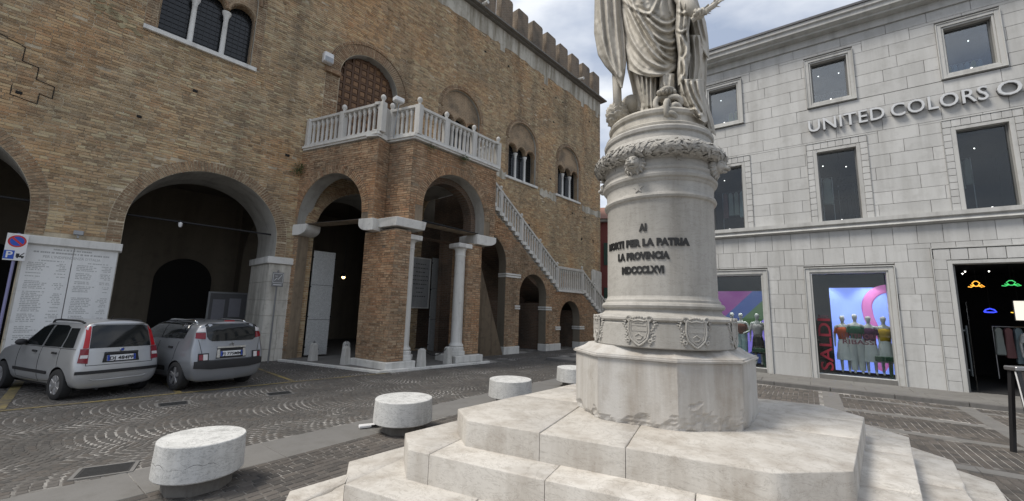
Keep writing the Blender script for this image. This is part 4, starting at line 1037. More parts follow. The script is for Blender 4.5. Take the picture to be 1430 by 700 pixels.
# lion masks
def lion_mb():
    mb = MB(); mb.ball((0, -.01, .085), (.098, .045, .10), 14, 10, lambda d: 1+.09*math.sin(9*math.atan2(d.z, d.x)))
    mb.ball((0, -.055, .095), (.060, .045, .068), 12, 8); mb.ball((0, -.092, .072), (.036, .035, .026), 10, 6); mb.ball((0, -.118, .085), (.018, .014, .012), 8, 5)
    for s in (-1, 1):
        mb.ball((s*.027, -.090, .112), (.011, .010, .009), 8, 5); mb.tube([(s*.045, -.075, .126), (s*.012, -.095, .128)], .009, 5); mb.ball((s*.066, -.04, .158), (.020, .014, .022), 8, 5)
        mb.ball((s*.020, -.108, .062), (.018, .016, .016), 8, 5)
        for t in range(7): a = -1.2+t*.42; mb.tube([(s*.075*math.cos(a), -.03, .085+.08*math.sin(a)), (s*.105*math.cos(a-.1), -.02, .082+.115*math.sin(a-.1))], [.016, .007], 5)
    mb.ball((0, -.085, .036), (.026, .022, .013), 8, 5); mb.tube([(-.025, -.108, .052), (0, -.114, .047), (.025, -.108, .052)], .005, 5)
    mb.v = [(x*1.08, y*1.35, z) for x, y, z in mb.v]; return mb
for a in (-131.5, -41.5, 48.5, 138.5): PED.part('lion_mask', bend(lion_mb(), rad(a), .578, 3.232), M_ped, smooth=True)
def star_mb(r):
    return MB().prismy([(r*(1 if i % 2 == 0 else .40)*math.sin(i*PI/5), r*(1 if i % 2 == 0 else .40)*math.cos(i*PI/5)) for i in range(10)][::-1], -.008, .01)
PED.part('star', bend(star_mb(.055), rad(-129.7), .5625, 3.075), M_ped); PED.part('star', bend(star_mb(.040), rad(-90), .577, 3.36), M_ped); PED.part('star', bend(star_mb(.040), rad(-160), .577, 3.36), M_ped)
# wreath of oak leaves
wr = MB(); wr.tube([(MC.x+.625*math.cos(2*PI*i/64), MC.y+.625*math.sin(2*PI*i/64), 3.456) for i in range(64)], .066, 12, closed=True)
wreath = PED.part('wreath', wr, M_ped, smooth=True)
lv = MB()
for i in range(1500):
    a = random.uniform(0, 2*PI); b = random.uniform(-2.0, 2.6); rr = .062+random.uniform(0, .014)
    cdir = Vector((math.cos(a), math.sin(a), 0)); nrm = cdir*math.cos(b)+Vector((0, 0, math.sin(b))); c = Vector((MC.x, MC.y, 3.452))+cdir*.625+nrm*rr
    tang = Vector((-math.sin(a), math.cos(a), 0)); q = random.gauss(0, .7)+(PI if random.random() < .2 else 0); u = tang*math.cos(q)+nrm.cross(tang)*math.sin(q); v = nrm.cross(u)
    L, Wd = random.uniform(.035, .055), random.uniform(.013, .020); up = nrm*random.uniform(.004, .022)
    pts = [c-u*L, c-u*L*.3+v*Wd+up*.3, c+u*L*.2+v*Wd*.8+up*.6, c+u*L+up, c+u*L*.2-v*Wd*.8+up*.6, c-u*L*.3-v*Wd+up*.3, c+nrm*.010]
    lv.add(pts, [(6, 0, 5), (6, 5, 4), (6, 4, 3), (6, 3, 2), (6, 2, 1), (6, 1, 0)])
PED.part('wreath_leaves', lv, M_ped, parent=wreath, kind='stuff')

# ---------------------------------------------------------------- statue
FS = Frame(tuple(MC), rad(-20.23))
STT = Thing('statue', 'weathered stone statue in draped robes standing over a broken chain on top of the pedestal', 'statue', FS, (0, 0, 3.73))
def tr(X, Y):       # zoomed image pixels -> statue x, z in metres, by camera homography onto its upright plane
    d = 1+1.7262e-4*X+7.46767e-5*Y; return (-.804977+2.243951e-3*X-5.54883e-5*Y)/d, (5.814073+3.79994e-4*X-2.227451e-3*Y)/d
DV = 4.73  # camera distance to the statue plane in metres
def tr3(X, Y, y):       # the same, slid along the camera ray to y behind (+) or before (-) that plane
    x, z = tr(X, Y); k = (DV+y)/DV; return x*k, y, HC+(z-HC)*k
TX = np.vectorize(tr)
def drape(L, R, top, bot, yc, df, db, strokes, nu=60, nv=80, edge=.65, wob=.004, hs=.95):
    Ly, Lx = zip(*sorted((y, x) for x, y in L)); Ry, Rx = zip(*sorted((y, x) for x, y in R))
    S, T = np.meshgrid(np.linspace(0, 1, nu), np.linspace(0, 1, nv)); 
    ty = np.interp(S, *zip(*top)); by = np.interp(S, *zip(*bot)); Y = ty+(by-ty)*T; X = np.interp(Y, Ly, Lx); X = X+(np.interp(Y, Ry, Rx)-X)*S
    prof = np.maximum(0, 1-(2*S-1)**2)**edge; yf = yc-df*prof; H = np.zeros_like(X)
    for pts, wd, h in strokes:
        # smooth the image-traced line, then a rounded ridge with a hollow on either side
        p = np.array(pts, float)
        for _ in range(2):
            if len(p) > 2: q = np.empty((2*len(p)-2, 2)); q[0::2] = p[:-1]*.75+p[1:]*.25; q[1::2] = p[:-1]*.25+p[1:]*.75; q = np.vstack([p[:1], q, p[-1:]]); p = q
        dmin = np.full(X.shape, 1e9); tt = np.zeros_like(X); n = len(p)-1
        for i in range(n):
            a, b = p[i], p[i+1]; ab = b-a; L2 = (ab**2).sum()+1e-9; t = np.clip(((X-a[0])*ab[0]+(Y-a[1])*ab[1])/L2, 0, 1)
            d = np.hypot(X-a[0]-t*ab[0], Y-a[1]-t*ab[1]); m = d < dmin; dmin = np.where(m, d, dmin); tt = np.where(m, (i+t)/n, tt)
        fade = np.minimum(1, np.minimum(tt, 1-tt)*6+.35)
        H += h*hs*fade*(np.exp(-(dmin/wd)**2)-.62*np.exp(-((dmin-1.9*wd)/(1.0*wd))**2))
    H += wob*np.sin(X*.11+2*np.sin(Y*.05))*np.sin(Y*.07+X*.03)
    yf = yf-H*np.minimum(1, prof*4); x, z = TX(X, Y); nb = max(6, nu//4); sb = np.linspace(1, 0, nb+2)[1:-1]
    xb = np.array([np.interp(sb[::-1], S[0], x[j])[::-1] for j in range(nv)]); zb = np.array([np.interp(sb[::-1], S[0], z[j])[::-1] for j in range(nv)])
    yb = yc+db*np.maximum(0, 1-(2*sb-1)**2)**.5; yb = np.tile(yb, (nv, 1)); VX = np.hstack([x, xb]); VY = np.hstack([yf, yb]); VZ = np.hstack([z, zb]); m = VX.shape[1]
    K = (DV+VY)/DV; VX = VX*K; VZ = HC+(VZ-HC)*K  # slide each pixel-traced point along its camera ray to its depth
    mb = MB(); mb.v = list(zip(VX.ravel().tolist(), VY.ravel().tolist(), VZ.ravel().tolist()))
    mb.f = [((j+1)*m+i, (j+1)*m+(i+1) % m, j*m+(i+1) % m, j*m+i) for j in range(nv-1) for i in range(m)]
    mb.f.append(tuple(range(m))); mb.f.append(tuple((nv-1)*m+i for i in range(m-1, -1, -1))); mb.mi = [0]*len(mb.f); return mb
flat = lambda y: [(0, y), (1, y)]
V_ = lambda xs, y0, y1, dx=0: [([(x, y0), (x+dx*.5, (y0+y1)/2), (x+dx, y1)], 9, .018) for x in xs]
robe = drape([(120, -430), (150, -250), (172, -60), (180, 0), (190, 120), (205, 250), (218, 385)], [(470, -430), (450, -250), (492, -60), (490, 0), (494, 120), (492, 250), (488, 400)], flat(-430),
    [(0, 378), (.2, 404), (.42, 419), (.63, 418), (.82, 405), (1, 378)], -.02, .34, .30,
    [([(188, 40), (225, 190), (300, 310), (390, 366), (482, 372)], 11, .045), ([(205, 10), (275, 160), (345, 280), (420, 344), (488, 358)], 10, .042),
     ([(235, 0), (300, 120), (365, 235), (425, 318), (486, 335)], 9, .040), ([(285, 78), (330, 160), (390, 214), (455, 236), (490, 215)], 9, .040), ([(262, 62), (318, 160), (376, 236), (440, 272), (490, 262)], 8, .034),
     ([(306, 78), (360, 140), (420, 178), (468, 168), (490, 136)], 9, .038), ([(335, 74), (392, 122), (440, 132), (486, 104)], 8, .034), ([(410, 300), (450, 318), (488, 312)], 6, .022),
     ([(198, 0), (248, 46), (300, 70), (346, 77), (366, 40), (384, -10)], 8, .035), ([(208, 250), (235, 330), (290, 388), (370, 407), (440, 398), (486, 370)], 9, .025),
     ([(182, 60), (200, 200), (214, 330)], 8, .03), ([(440, -20), (452, 60), (478, 110)], 10, .03), ([(400, -40), (404, 30), (420, 90)], 14, .02), ([(260, -200), (280, -80), (300, 20)], 14, .04), ([(330, -230), (335, -100), (330, 0)], 14, .03), ([(400, -250), (390, -130), (380, -20)], 14, .035)], 120, 190, .55)
body = STT.part('robe', robe, M_statue, smooth=True)
STT.part('cloak', drape([(30, -430), (36, -200), (38, -60), (40, 0), (37, 180), (58, 300), (96, 360), (146, 415), (183, 482)], [(150, -430), (170, -200), (182, 0), (205, 200), (213, 330), (206, 400), (191, 482)], flat(-430), flat(480), -.10, .10, .10,
    [([(66, -60), (74, 120), (100, 280), (170, 420)], 11, .035), ([(104, -60), (112, 140), (140, 320), (186, 440)], 11, .04), ([(150, -60), (158, 160), (180, 330), (194, 420)], 10, .035), ([(50, 120), (78, 260), (140, 390)], 9, .025), ([(128, 100), (150, 260), (182, 380)], 8, .025), ([(80, 200), (120, 330), (165, 420)], 7, .02), ([(196, 100), (208, 260), (206, 380)], 7, .02)], 56, 110, .5), M_statue, smooth=True)
mb = MB().tube([tr3(158, 380, -.06), tr3(168, 640, -.02)], [.052, .050], 12); STT.part('staff', mb, M_statue, smooth=True)
STT.part('back_cloak', drape([(440, -60), (450, 100), (470, 300), (480, 450), (500, 600)], [(590, -60), (600, 0), (632, 100), (652, 250), (650, 400), (646, 500), (640, 600)], flat(-60), flat(600), .12, .08, .16, [([(520, 0), (535, 200), (530, 400), (540, 580)], 12, .04), ([(570, 0), (590, 200), (580, 400), (590, 580)], 12, .045), ([(610, 60), (625, 250), (618, 450)], 10, .04), ([(550, 100), (562, 300), (556, 560)], 8, .03)], 44, 80), M_statue, smooth=True)
STT.part('back_drapery', drape([(215, 370), (240, 470), (262, 590)], [(330, 370), (320, 470), (330, 600)], flat(370), flat(600), .16, .10, .14, [([(232, 380), (258, 480), (282, 590)], 9, .03), ([(255, 390), (275, 480), (296, 580)], 8, .03)], 36, 50), M_statue, smooth=True)
STT.part('under_tunic', drape([(250, 395), (268, 480), (292, 560), (288, 610), (262, 655)], [(396, 395), (388, 500), (394, 580), (410, 655)], flat(398), flat(652), -.06, .24, .2,
    [([(272, 405), (292, 500), (306, 590), (292, 645)], 7, .035), ([(296, 410), (310, 500), (318, 580), (330, 640)], 7, .04), ([(320, 412), (328, 520), (334, 600), (322, 648)], 7, .036), ([(345, 415), (347, 520), (352, 600), (368, 645)], 7, .04), ([(371, 412), (368, 520), (374, 600), (394, 648)], 7, .035),
     ([(280, 590), (300, 620), (330, 600), (352, 628), (384, 612)], 9, .045), ([(290, 640), (320, 620), (345, 645), (372, 625), (400, 640)], 8, .04)], 70, 70), M_statue, smooth=True)
STT.part('inner_robe', drape([(272, 380), (290, 480), (300, 620)], [(560, 380), (560, 480), (560, 620)], flat(380), flat(620), .06, .12, .2, [([(400, 390), (395, 500), (402, 610)], 9, .03), ([(470, 390), (480, 500), (470, 610)], 9, .03)], 40, 40), M_statue, smooth=True)
# bared foot on the broken chain
fm = drape([(392, 400), (390, 470), (386, 510), (392, 540)], [(474, 400), (474, 470), (480, 505), (470, 540)], flat(400), [(0, 528), (.5, 541), (1, 528)], -.20, .13, .2, [([(410, 410), (420, 470), (440, 490)], 7, .02), ([(455, 410), (450, 470), (440, 490)], 7, .02), ([(392, 492), (430, 482), (474, 490)], 6, .02)], 40, 46, .5)
x, _y, z = tr3(432, 512, -.36); fm.ball((x, -.34, z), (.10, .17, .055), 16, 10)
for i in range(5): fm.ball((x-.078+i*.038, -.47+abs(i-1.2)*.014, z-.026), (.022 if i else .028, .045, .026), 8, 6)
STT.part('foot', fm, M_statue, smooth=True)
def link(c, rx, rz, rot, r=.030):
    M = Matrix.Translation(c) @ Matrix.Rotation(rot[2], 4, 'Z') @ Matrix.Rotation(rot[1], 4, 'Y') @ Matrix.Rotation(rot[0], 4, 'X')
    return MB().tube([M @ Vector((rx*math.cos(t), 0, rz*math.sin(t))) for t in [2*PI*i/18 for i in range(18)]], r, 8, closed=True)
for X, Y, y, rx, rz, rot in ((402, 560, -.40, .058, .075, (0, .5, .3)), (436, 592, -.47, .045, .09, (0, .1, 1.2)), (472, 556, -.42, .065, .055, (.7, .3, .1)), (484, 606, -.43, .05, .07, (.3, -.4, .4)), (408, 622, -.42, .05, .065, (.2, .5, -.3)), (446, 640, -.46, .055, .05, (.9, .2, .2))):
    x, y, z = tr3(X, Y, y); STT.part('chain_link', link(Vector((x, y, z)), rx, rz, rot), M_statue, smooth=True)
STT.part('side_drapery', drape([(482, -60), (484, 40), (478, 170), (494, 300), (488, 400), (492, 475)], [(600, -60), (588, 0), (566, 60), (552, 170), (562, 300), (548, 400), (534, 475)], flat(-60), [(0, 470), (.5, 448), (1, 476)], -.22, .12, .2,
    [([(500, 0), (505, 90), (498, 165), (515, 180)], 9, .04), ([(530, 10), (528, 100), (522, 170)], 8, .04), ([(500, 180), (530, 230), (545, 290), (512, 320), (540, 380), (505, 440)], 8, .045), ([(545, 60), (540, 160), (552, 260), (528, 330), (540, 420)], 8, .04), ([(500, 200), (508, 280), (500, 360), (515, 450)], 7, .03), ([(488, 60), (520, 75), (552, 60)], 8, .03), ([(488, 165), (512, 176), (540, 160)], 7, .03)], 56, 110), M_statue, smooth=True)
STT.part('cape', drape([(556, 40), (560, 120), (575, 200), (600, 258), (652, 318)], [(590, 40), (628, 70), (645, 120), (657, 200), (662, 270), (664, 322)], flat(40), [(0, 315), (1, 322)], -.05, .09, .1, [([(590, 80), (610, 180), (655, 300)], 9, .035), ([(570, 110), (596, 210), (650, 310)], 8, .03), ([(620, 90), (640, 180), (660, 280)], 8, .03)], 40, 60), M_statue, smooth=True)
STT.part('hanging_drapery', drape([(545, 190), (556, 260), (546, 330), (530, 440), (552, 560)], [(636, 190), (648, 280), (642, 340), (632, 440), (640, 570)], flat(190), flat(560), -.02, .16, .2,
    [([(575, 200), (590, 320), (580, 440), (560, 540)], 9, .04), ([(605, 200), (612, 320), (604, 430), (588, 540)], 8, .04), ([(630, 240), (622, 350), (626, 450), (612, 550)], 8, .035), ([(560, 300), (552, 420), (565, 520)], 7, .035), ([(546, 500), (580, 535), (610, 520)], 8, .03)], 50, 80), M_statue, smooth=True)
STT.part('trailing_robe', drape([(490, 420), (494, 500), (520, 580), (560, 640), (600, 668)], [(620, 420), (634, 500), (642, 580), (652, 640), (658, 672)], flat(430), [(0, 560), (.35, 640), (.7, 668), (1, 660)], -.16, .24, .2,
    [([(505, 440), (530, 540), (590, 640)], 9, .05), ([(535, 440), (560, 530), (620, 640)], 9, .05), ([(565, 450), (590, 530), (640, 620)], 8, .045), ([(600, 440), (610, 520), (645, 600)], 8, .04), ([(510, 520), (545, 600), (600, 655)], 8, .045), ([(560, 600), (590, 590), (600, 630), (630, 620)], 8, .04)], 60, 70), M_statue, smooth=True)
STT.part('trailing_robe', drape([(560, 500), (600, 580), (628, 650), (655, 720)], [(638, 500), (662, 580), (684, 650), (700, 735)], flat(500), [(0, 700), (1, 740)], .02, .13, .15, [([(590, 520), (630, 610), (670, 720)], 9, .04), ([(620, 520), (650, 610), (690, 720)], 8, .035), ([(575, 530), (612, 620), (655, 715)], 8, .03)], 40, 60), M_statue, smooth=True)
# forearm, hand closed round a laurel branch
am = MB(); P_ = [(500, -40, -.18), (548, 30, -.30), (590, 78, -.36)]; P_ = [tr3(*q) for q in P_]
am.tube(P_, [.10, .075, .05], 12); x, _y, z = tr3(606, 82, -.38); am.ball((x, -.38, z), (.065, .045, .050), 12, 8)
for i in range(4):
    am.tube([(x-.045+i*.032, -.36, z+.045), (x-.035+i*.034, -.425, z+.030), (x-.025+i*.034, -.435, z-.008), (x-.03+i*.032, -.40, z-.030)], [.018, .017, .015, .013], 7)
am.tube([(x-.05, -.40, z-.02), (x-.01, -.435, z+.0), (x+.03, -.44, z+.012)], [.02, .018, .013], 7)
STT.part('arm', am, M_statue, smooth=True)
br = MB(); bp = [(568, 112), (606, 84), (640, 62), (684, 34), (726, -8), (760, -50)]; bp = [tr3(*q, -.37-.02*i) for i, q in enumerate(bp)]; br.tube(bp, [.03, .03, .03, .028, .022, .012], 8)
for i in range(60):
    t = random.uniform(.6, 4.9); k = int(t); p = Vector(bp[k]).lerp(Vector(bp[k+1]), t-k); d = (Vector(bp[k+1])-Vector(bp[k])).normalized(); s = random.choice((-1, 1)); q = Vector((d.z, 0, -d.x))*s+Vector((0, random.uniform(-.8, .8), 0)); u = (d+q*.7).normalized(); v = u.orthogonal().normalized()
    L = random.uniform(.06, .09); br.add([p, p+u*L*.5+v*.022, p+u*L, p+u*L*.5-v*.022, p+u*L*.5+u.cross(v)*.014], [(0, 1, 4), (1, 2, 4), (2, 3, 4), (3, 0, 4), (0, 3, 2, 1)])
STT.part('laurel_branch', br, M_statue)
# crouching lion at the back, oval ground under the feet
lm = MB(); x, _y, z = tr3(165, 632, .12); lm.ball((x, .12, z+.0), (.135, .20, .155), 34, 26, lambda d: 1+.10*math.sin(d.z*17+math.sin(6*math.atan2(d.y, d.x))*1.6)+.05*math.sin(11*math.atan2(d.y, d.x))); x, _y, z = tr3(246, 590, .32); lm.ball((x, .32, z-.02), (.16, .30, .14), 16, 10)
STT.part('lion', lm, M_statue, smooth=True)
STT.part('ground_mound', MB().lathe([(.555, 3.726), (.57, 3.735), (.572, 3.755), (.548, 3.772), (.515, 3.785), (.505, 3.86), (.528, 3.88), (.535, 3.91), (.52, 3.935), (.48, 3.945), (.30, 3.95)], (0, 0, 0), 56), M_statue, smooth=35)
# shoulders, neck and head (above the picture)
hm = MB(); xc = tr(300, -430)[0]; hm.ball((xc, -.02, 6.66), (.36, .24, .22), 20, 12); hm.tube([(xc, -.04, 6.75), (xc, -.06, 6.98)], [.11, .085], 14)
hm.ball((xc, -.08, 7.13), (.125, .145, .175), 18, 14, lambda d: 1-.10*max(0, -d.z)*(1 if d.y < .2 else 0)); hm.tube([(xc, -.215, 7.18), (xc, -.25, 7.11), (xc, -.22, 7.09)], [.012, .022, .012], 8)
hm.tube([(xc-.04, -.215, 7.045), (xc, -.228, 7.04), (xc+.04, -.215, 7.045)], .010, 6)
for s in (-1, 1): hm.ball((xc+s*.048, -.20, 7.145), (.024, .016, .014), 10, 6); hm.ball((xc+s*.125, -.06, 7.12), (.018, .03, .04), 8, 6); hm.tube([(xc+s*.30, 0, 6.68), (xc+s*.40, -.05, 6.35), (xc+s*.34, -.25, 6.05)], [.13, .10, .075], 12)
STT.part('head', hm, M_statue, smooth=True)
hb = MB(); hb.ball((xc, -.03, 7.19), (.145, .155, .16), 20, 12, lambda d: (1+.04*math.sin(14*math.atan2(d.y, d.x))) if d.y > -.35 or d.z > .45 else .8); STT.part('hair', hb, M_statue, smooth=True)
# ------------------------------------------------------------------ shop building
SHP = Thing('shop_building', 'pale stone clad corner shop building with square framed windows and a wide cornice', 'building', FB)
M_slab = mat_stone('cladding_stone', (.475, .475, .465), (.285, .28, .265), 1.6, .7, .15, (.44, .72), .08, .6, island=.15)
M_trim = mat_stone('trim_stone', (.45, .45, .435), (.24, .235, .22), 2.4, .7, .15, (.46, .74), .09, .6)
M_gap = mat_plain('joint_grey', (.17, .165, .155), .9)  # backing wall's own dark grey, showing in the slab joints
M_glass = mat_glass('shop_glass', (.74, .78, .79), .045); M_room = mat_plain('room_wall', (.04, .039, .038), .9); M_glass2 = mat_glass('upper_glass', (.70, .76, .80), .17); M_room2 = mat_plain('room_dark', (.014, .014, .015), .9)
M_frame = mat_plain('window_metal', (.16, .16, .155), .4, .5)
SL, SR = -3.2, 14.0
WC = [-1.06, 2.125, 5.315, 8.5, 11.7]
H0, H1 = .47, .50
shopw = [(c-.89, c+.89, .13, 3.25) for c in WC[:2]]+[(4.40, 7.45, -.2, 3.44)]+[(c-.89, c+.89, .13, 3.25) for c in WC[3:]]
f1 = [(c-.50, c+.50, 4.93, 7.28) for c in WC]; f2 = [(c-.475, c+.475, 9.03, 10.45) for c in WC]
rect = lambda r: [(r[0], r[2]), (r[1], r[2]), (r[1], r[3]), (r[0], r[3])]
SHP.part('wall', wall_holes([(SL, -.3), (SR, -.3), (SR, 11.75), (SL, 11.75)], [rect(r) for r in shopw+f1+f2], .03, .33), [M_gap, M_trim])
SHP.part('side_wall', MB().box(SL, SL+.3, .34, 9, -.3, 11.75), M_slab); SHP.part('roof', MB().box(SL-.2, SR, .34, 9, 11.5, 11.75), M_room)
surround = [(c-1.09, c+1.09, -.3, 3.50) for c in WC[:2]]+[(4.0, 7.85, -.3, 3.91)]+[(c-1.09, c+1.09, -.3, 3.50) for c in WC[3:]]+[(c-.775, c+.775, 4.9, 7.60) for c in WC]+[(c-.645, c+.645, 8.83, 10.71) for c in WC]
def subtract(r, holes):
    out = [r]
    for h in holes:
        nx = []
        for a, b, c, d in out:
            if h[0] >= b or h[1] <= a or h[2] >= d or h[3] <= c: nx.append((a, b, c, d)); continue
            if h[2] > c: nx.append((a, b, c, h[2]))
            if h[3] < d: nx.append((a, b, h[3], d))
            lo, hi = max(c, h[2]), min(d, h[3])
            if h[0] > a: nx.append((a, h[0], lo, hi))
            if h[1] < b: nx.append((h[1], b, lo, hi))
        out = nx
    return [q for q in out if q[1]-q[0] > .03 and q[3]-q[2] > .03]
courses = [(-.05, .72, 1.6)]+[(.72+i*H0, .72+(i+1)*H0, .47) for i in range(6)]+[(3.54, 4.06, .5), (4.06, 4.60, .5)]
z = 4.92
while z < 11.05: courses.append((z, min(z+.392, 11.12), 1.12)); z += .392
nsl = 0; small = MB()
for ci, (z0, z1, L) in enumerate(courses):
    x = SL-(ci % 2)*L*.5-random.uniform(0, .1)
    while x < SR:
        Lq = L*random.choice((.82, 1, 1, 1.15)) if L > .6 else L*random.uniform(.94, 1.06); x1 = x+Lq
        for a, b, c, d in subtract((max(x, SL), min(x1, SR), z0, z1), surround):
            p = project(FB.w(((a+b)/2, 0, (c+d)/2)))
            g = .0045; mbx = MB().box(a+g, b-g, -random.uniform(0, .004), .029, c+g, d-g)
            if p and -30 < p[0] < 1460 and -30 < p[1] < 720 and nsl < 299 and b-a > .12 and d-c > .1: SHP.part('stone_slab', mbx, M_slab, bevel=.003); nsl += 1
            else: small.add(mbx.v, mbx.f)
        x = x1
SHP.part('stone_cladding', small, M_slab, kind='stuff')
# string course, cornice
mb = MB().prismx([(-.16, 4.66), (.03, 4.60), (.03, 4.92), (-.18, 4.92), (-.18, 4.80), (-.10, 4.76)][::-1], SL-.1, SR); SHP.part('string_course', mb, M_trim)
mb = MB().prismx([(.03, 11.12), (.03, 11.78), (-.52, 11.78), (-.52, 11.66), (-.46, 11.62), (-.46, 11.50), (-.30, 11.44), (-.30, 11.38), (-.06, 11.36), (-.06, 11.12)], SL-.4, SR); SHP.part('cornice', mb, M_trim)
SHP.part('gutter', MB().box(SL-.45, SR, -.56, -.40, 11.785, 11.86), mat_plain('gutter_metal', (.10, .10, .105), .5, .4))
def mould(x0, x1, z0, z1, wd, y0, y1, bottom=True):
    """mitred frame around an opening x0..x1, z0..z1 of width wd"""
    mb = MB()
    for k, (w0, w1, yy) in enumerate(((wd*.30, wd, y0), (0, wd*.28, y0+.03), (wd*.86, wd, y0-.025))):
        mb.box(x0-w1, x0-w0, yy, y1, z0 - (w1 if bottom else 0), z1+w1); mb.box(x1+w0, x1+w1, yy, y1, z0-(w1 if bottom else 0), z1+w1)
        mb.box(x0-w0, x1+w0, yy+.001, y1, z1+w0, z1+w1)
        if bottom: mb.box(x0-w0, x1+w0, yy+.001, y1, z0-w1, z0-w0)
    return mb
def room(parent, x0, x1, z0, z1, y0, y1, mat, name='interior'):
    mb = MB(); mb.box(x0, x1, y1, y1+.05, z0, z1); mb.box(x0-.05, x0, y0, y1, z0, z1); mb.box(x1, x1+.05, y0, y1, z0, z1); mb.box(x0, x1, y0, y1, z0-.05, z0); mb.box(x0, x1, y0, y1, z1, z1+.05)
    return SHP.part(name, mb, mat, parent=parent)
M_lampw = mat_emit('spot_light', (1, .97, .9), 5)
def spots(parent, pts):
    for x, y, z in pts:
        SHP.part('spotlight', MB().ball((x, y, z), .017, 8, 6), M_lampw, parent=parent)
for i, c in enumerate(WC):
    # square upper window
    a, b, z0, z1 = f2[i]
    wv = SHP.part('upper_window', mould(a, b, z0, z1, .17, -.05, .029), M_trim, bevel=.006)
    mb = MB()
    for q in ((a+.001, a+.045, z0+.001, z1-.001), (b-.045, b-.001, z0+.001, z1-.001), (a+.045, b-.045, z0+.001, z0+.045), (a+.045, b-.045, z1-.045, z1-.001)): mb.box(q[0], q[1], .14, .22, q[2], q[3])
    SHP.part('frame', mb, M_frame, parent=wv); SHP.part('pane', MB().box(a+.04, b-.04, .175, .187, z0+.04, z1-.04), M_glass2, parent=wv)
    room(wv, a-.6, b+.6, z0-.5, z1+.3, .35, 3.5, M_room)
    spots(wv, [(a+.25, 1.2, z1+.10), (b-.1, 1.5, z1+.18)]); SHP.part('floodlight', MB().ball((c, .10, z0+.05), .028, 8, 6), mat_emit('small_white_lamp', (1, 1, 1), .8) if i == 0 else D.materials['small_white_lamp'], parent=wv)
    # tall first floor window with blocked surround
    a, b, z0, z1 = f1[i]
    mb = MB()
    for x0, x1 in ((a-.10, a), (b, b+.10)): mb.box(x0, x1, -.012, .029, z0, z1+.10)
    mb.box(a, b, -.0115, .029, z1, z1+.10)
    wv = SHP.part('tall_window', mb, M_trim, bevel=.006); n = 12; h = (z1+.10-z0)/n; me = MB().box(-.084, .084, -.022, .029, .006, h-.006).mesh('surround_block', bevel=.006, base=(0, 0, 0), sc=FB.s); setmats(me, M_slab)
    for k in range(n):
        for x in (a-.187, b+.187): SHP.inst('surround_block', me, (x, 0, z0+k*h), parent=wv)
    me = MB().box(-.093, .093, -.022, .029, .004, .212).mesh('surround_block', bevel=.006, sc=FB.s); setmats(me, M_slab)
    for k in range(8): SHP.inst('surround_block', me, (a-.27+(b-a+.54)*(k+.5)/8, 0, z1+.105), parent=wv)
    mb = MB()
    for x0, x1 in ((a-.275, a-.775), ): pass
    mb.box(a-.275, a-.272, -.0, .029, z0, z1)
    for s, x in ((-1, a), (1, b)):
        mb.box(min(x+s*.272, x+s*.277), max(x+s*.272, x+s*.277), -.035, .029, z0, z1+.325)
    mb.box(a-.277, b+.277, -.036, .029, z1+.322, z1+.327); SHP.part('surround_edge', mb, M_trim, parent=wv)
    mb = MB()
    for q in ((a+.001, a+.04, z0, z1-.001), (b-.04, b-.001, z0, z1-.001), (a+.04, b-.04, z1-.04, z1-.001)): mb.box(q[0], q[1], .14, .22, q[2], q[3])
    SHP.part('frame', mb, M_frame, parent=wv); SHP.part('pane', MB().box(a+.03, b-.03, .175, .187, z0, z1-.03), M_glass, parent=wv)
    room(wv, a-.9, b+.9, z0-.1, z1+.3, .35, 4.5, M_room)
    spots(wv, [(a+.2, 1.6, z1-.0), (b-.1, 2.4, z1+.1)]); SHP.part('floodlight', MB().ball((c, .10, z0+.03), .028, 8, 6), D.materials['small_white_lamp'], parent=wv)
    mb = MB().box(a-.775+.0, a-.278, -.0, .029, z0, z1+.32); mb.box(b+.278, b+.775, 0, .029, z0, z1+.32) if False else None
# the strip between surround and cladding is cladding again
for c in WC:
    for s in (-1, 1):
        x0, x1 = sorted((c+s*.780, c+s*.775)); 
# ground floor display windows
for i, c in enumerate(WC):
    if i == 2: continue
    a, b, z0, z1 = c-.89, c+.89, .13, 3.25
    mb = MB()
    for k, (w0, w1, yy) in enumerate(((.05, .17, -.03), (0, .048, 0), (.172, .20, -.06))):
        mb.box(a-w1, a-w0, yy, .029, -.05, z1+w1); mb.box(b+w0, b+w1, yy, .029, -.05, z1+w1); mb.box(a-w0, b+w0, yy+.001, .029, z1+w0, z1+w1)
    wv = SHP.part('display_window', mb, M_trim, bevel=.006); SHP.part('sill', MB().box(a, b, -.02, .30, -.05, .128), M_pave, parent=wv)
    SHP.part('pane', MB().box(a+.005, b-.005, .22, .234, .13, z1-.002), M_glass, parent=wv)
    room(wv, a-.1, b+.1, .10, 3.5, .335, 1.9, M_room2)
    if i < 2:
        for q in (a+.35, b-.35):       # spots and housings added to brighten the mannequins; none known there
            fx = SHP.part('added_spot_case', MB().lathe([(.05, 0), (.05, .10), (.03, .12)], (q, .50, 3.36), 12), M_black, parent=wv); ld = D.lights.new('added_spot', 'SPOT'); ld.energy = 85; ld.spot_size = rad(80); ld.spot_blend = .6; ld.shadow_soft_size = .06; ld.color = (1, .97, .92)
            lo = D.objects.new('added_spot', ld); COL.objects.link(lo); lo.parent = wv; lo.location = (q*FB.s, .50*FB.s, 3.34*FB.s); lo.rotation_euler = (rad(12), 0, 0)
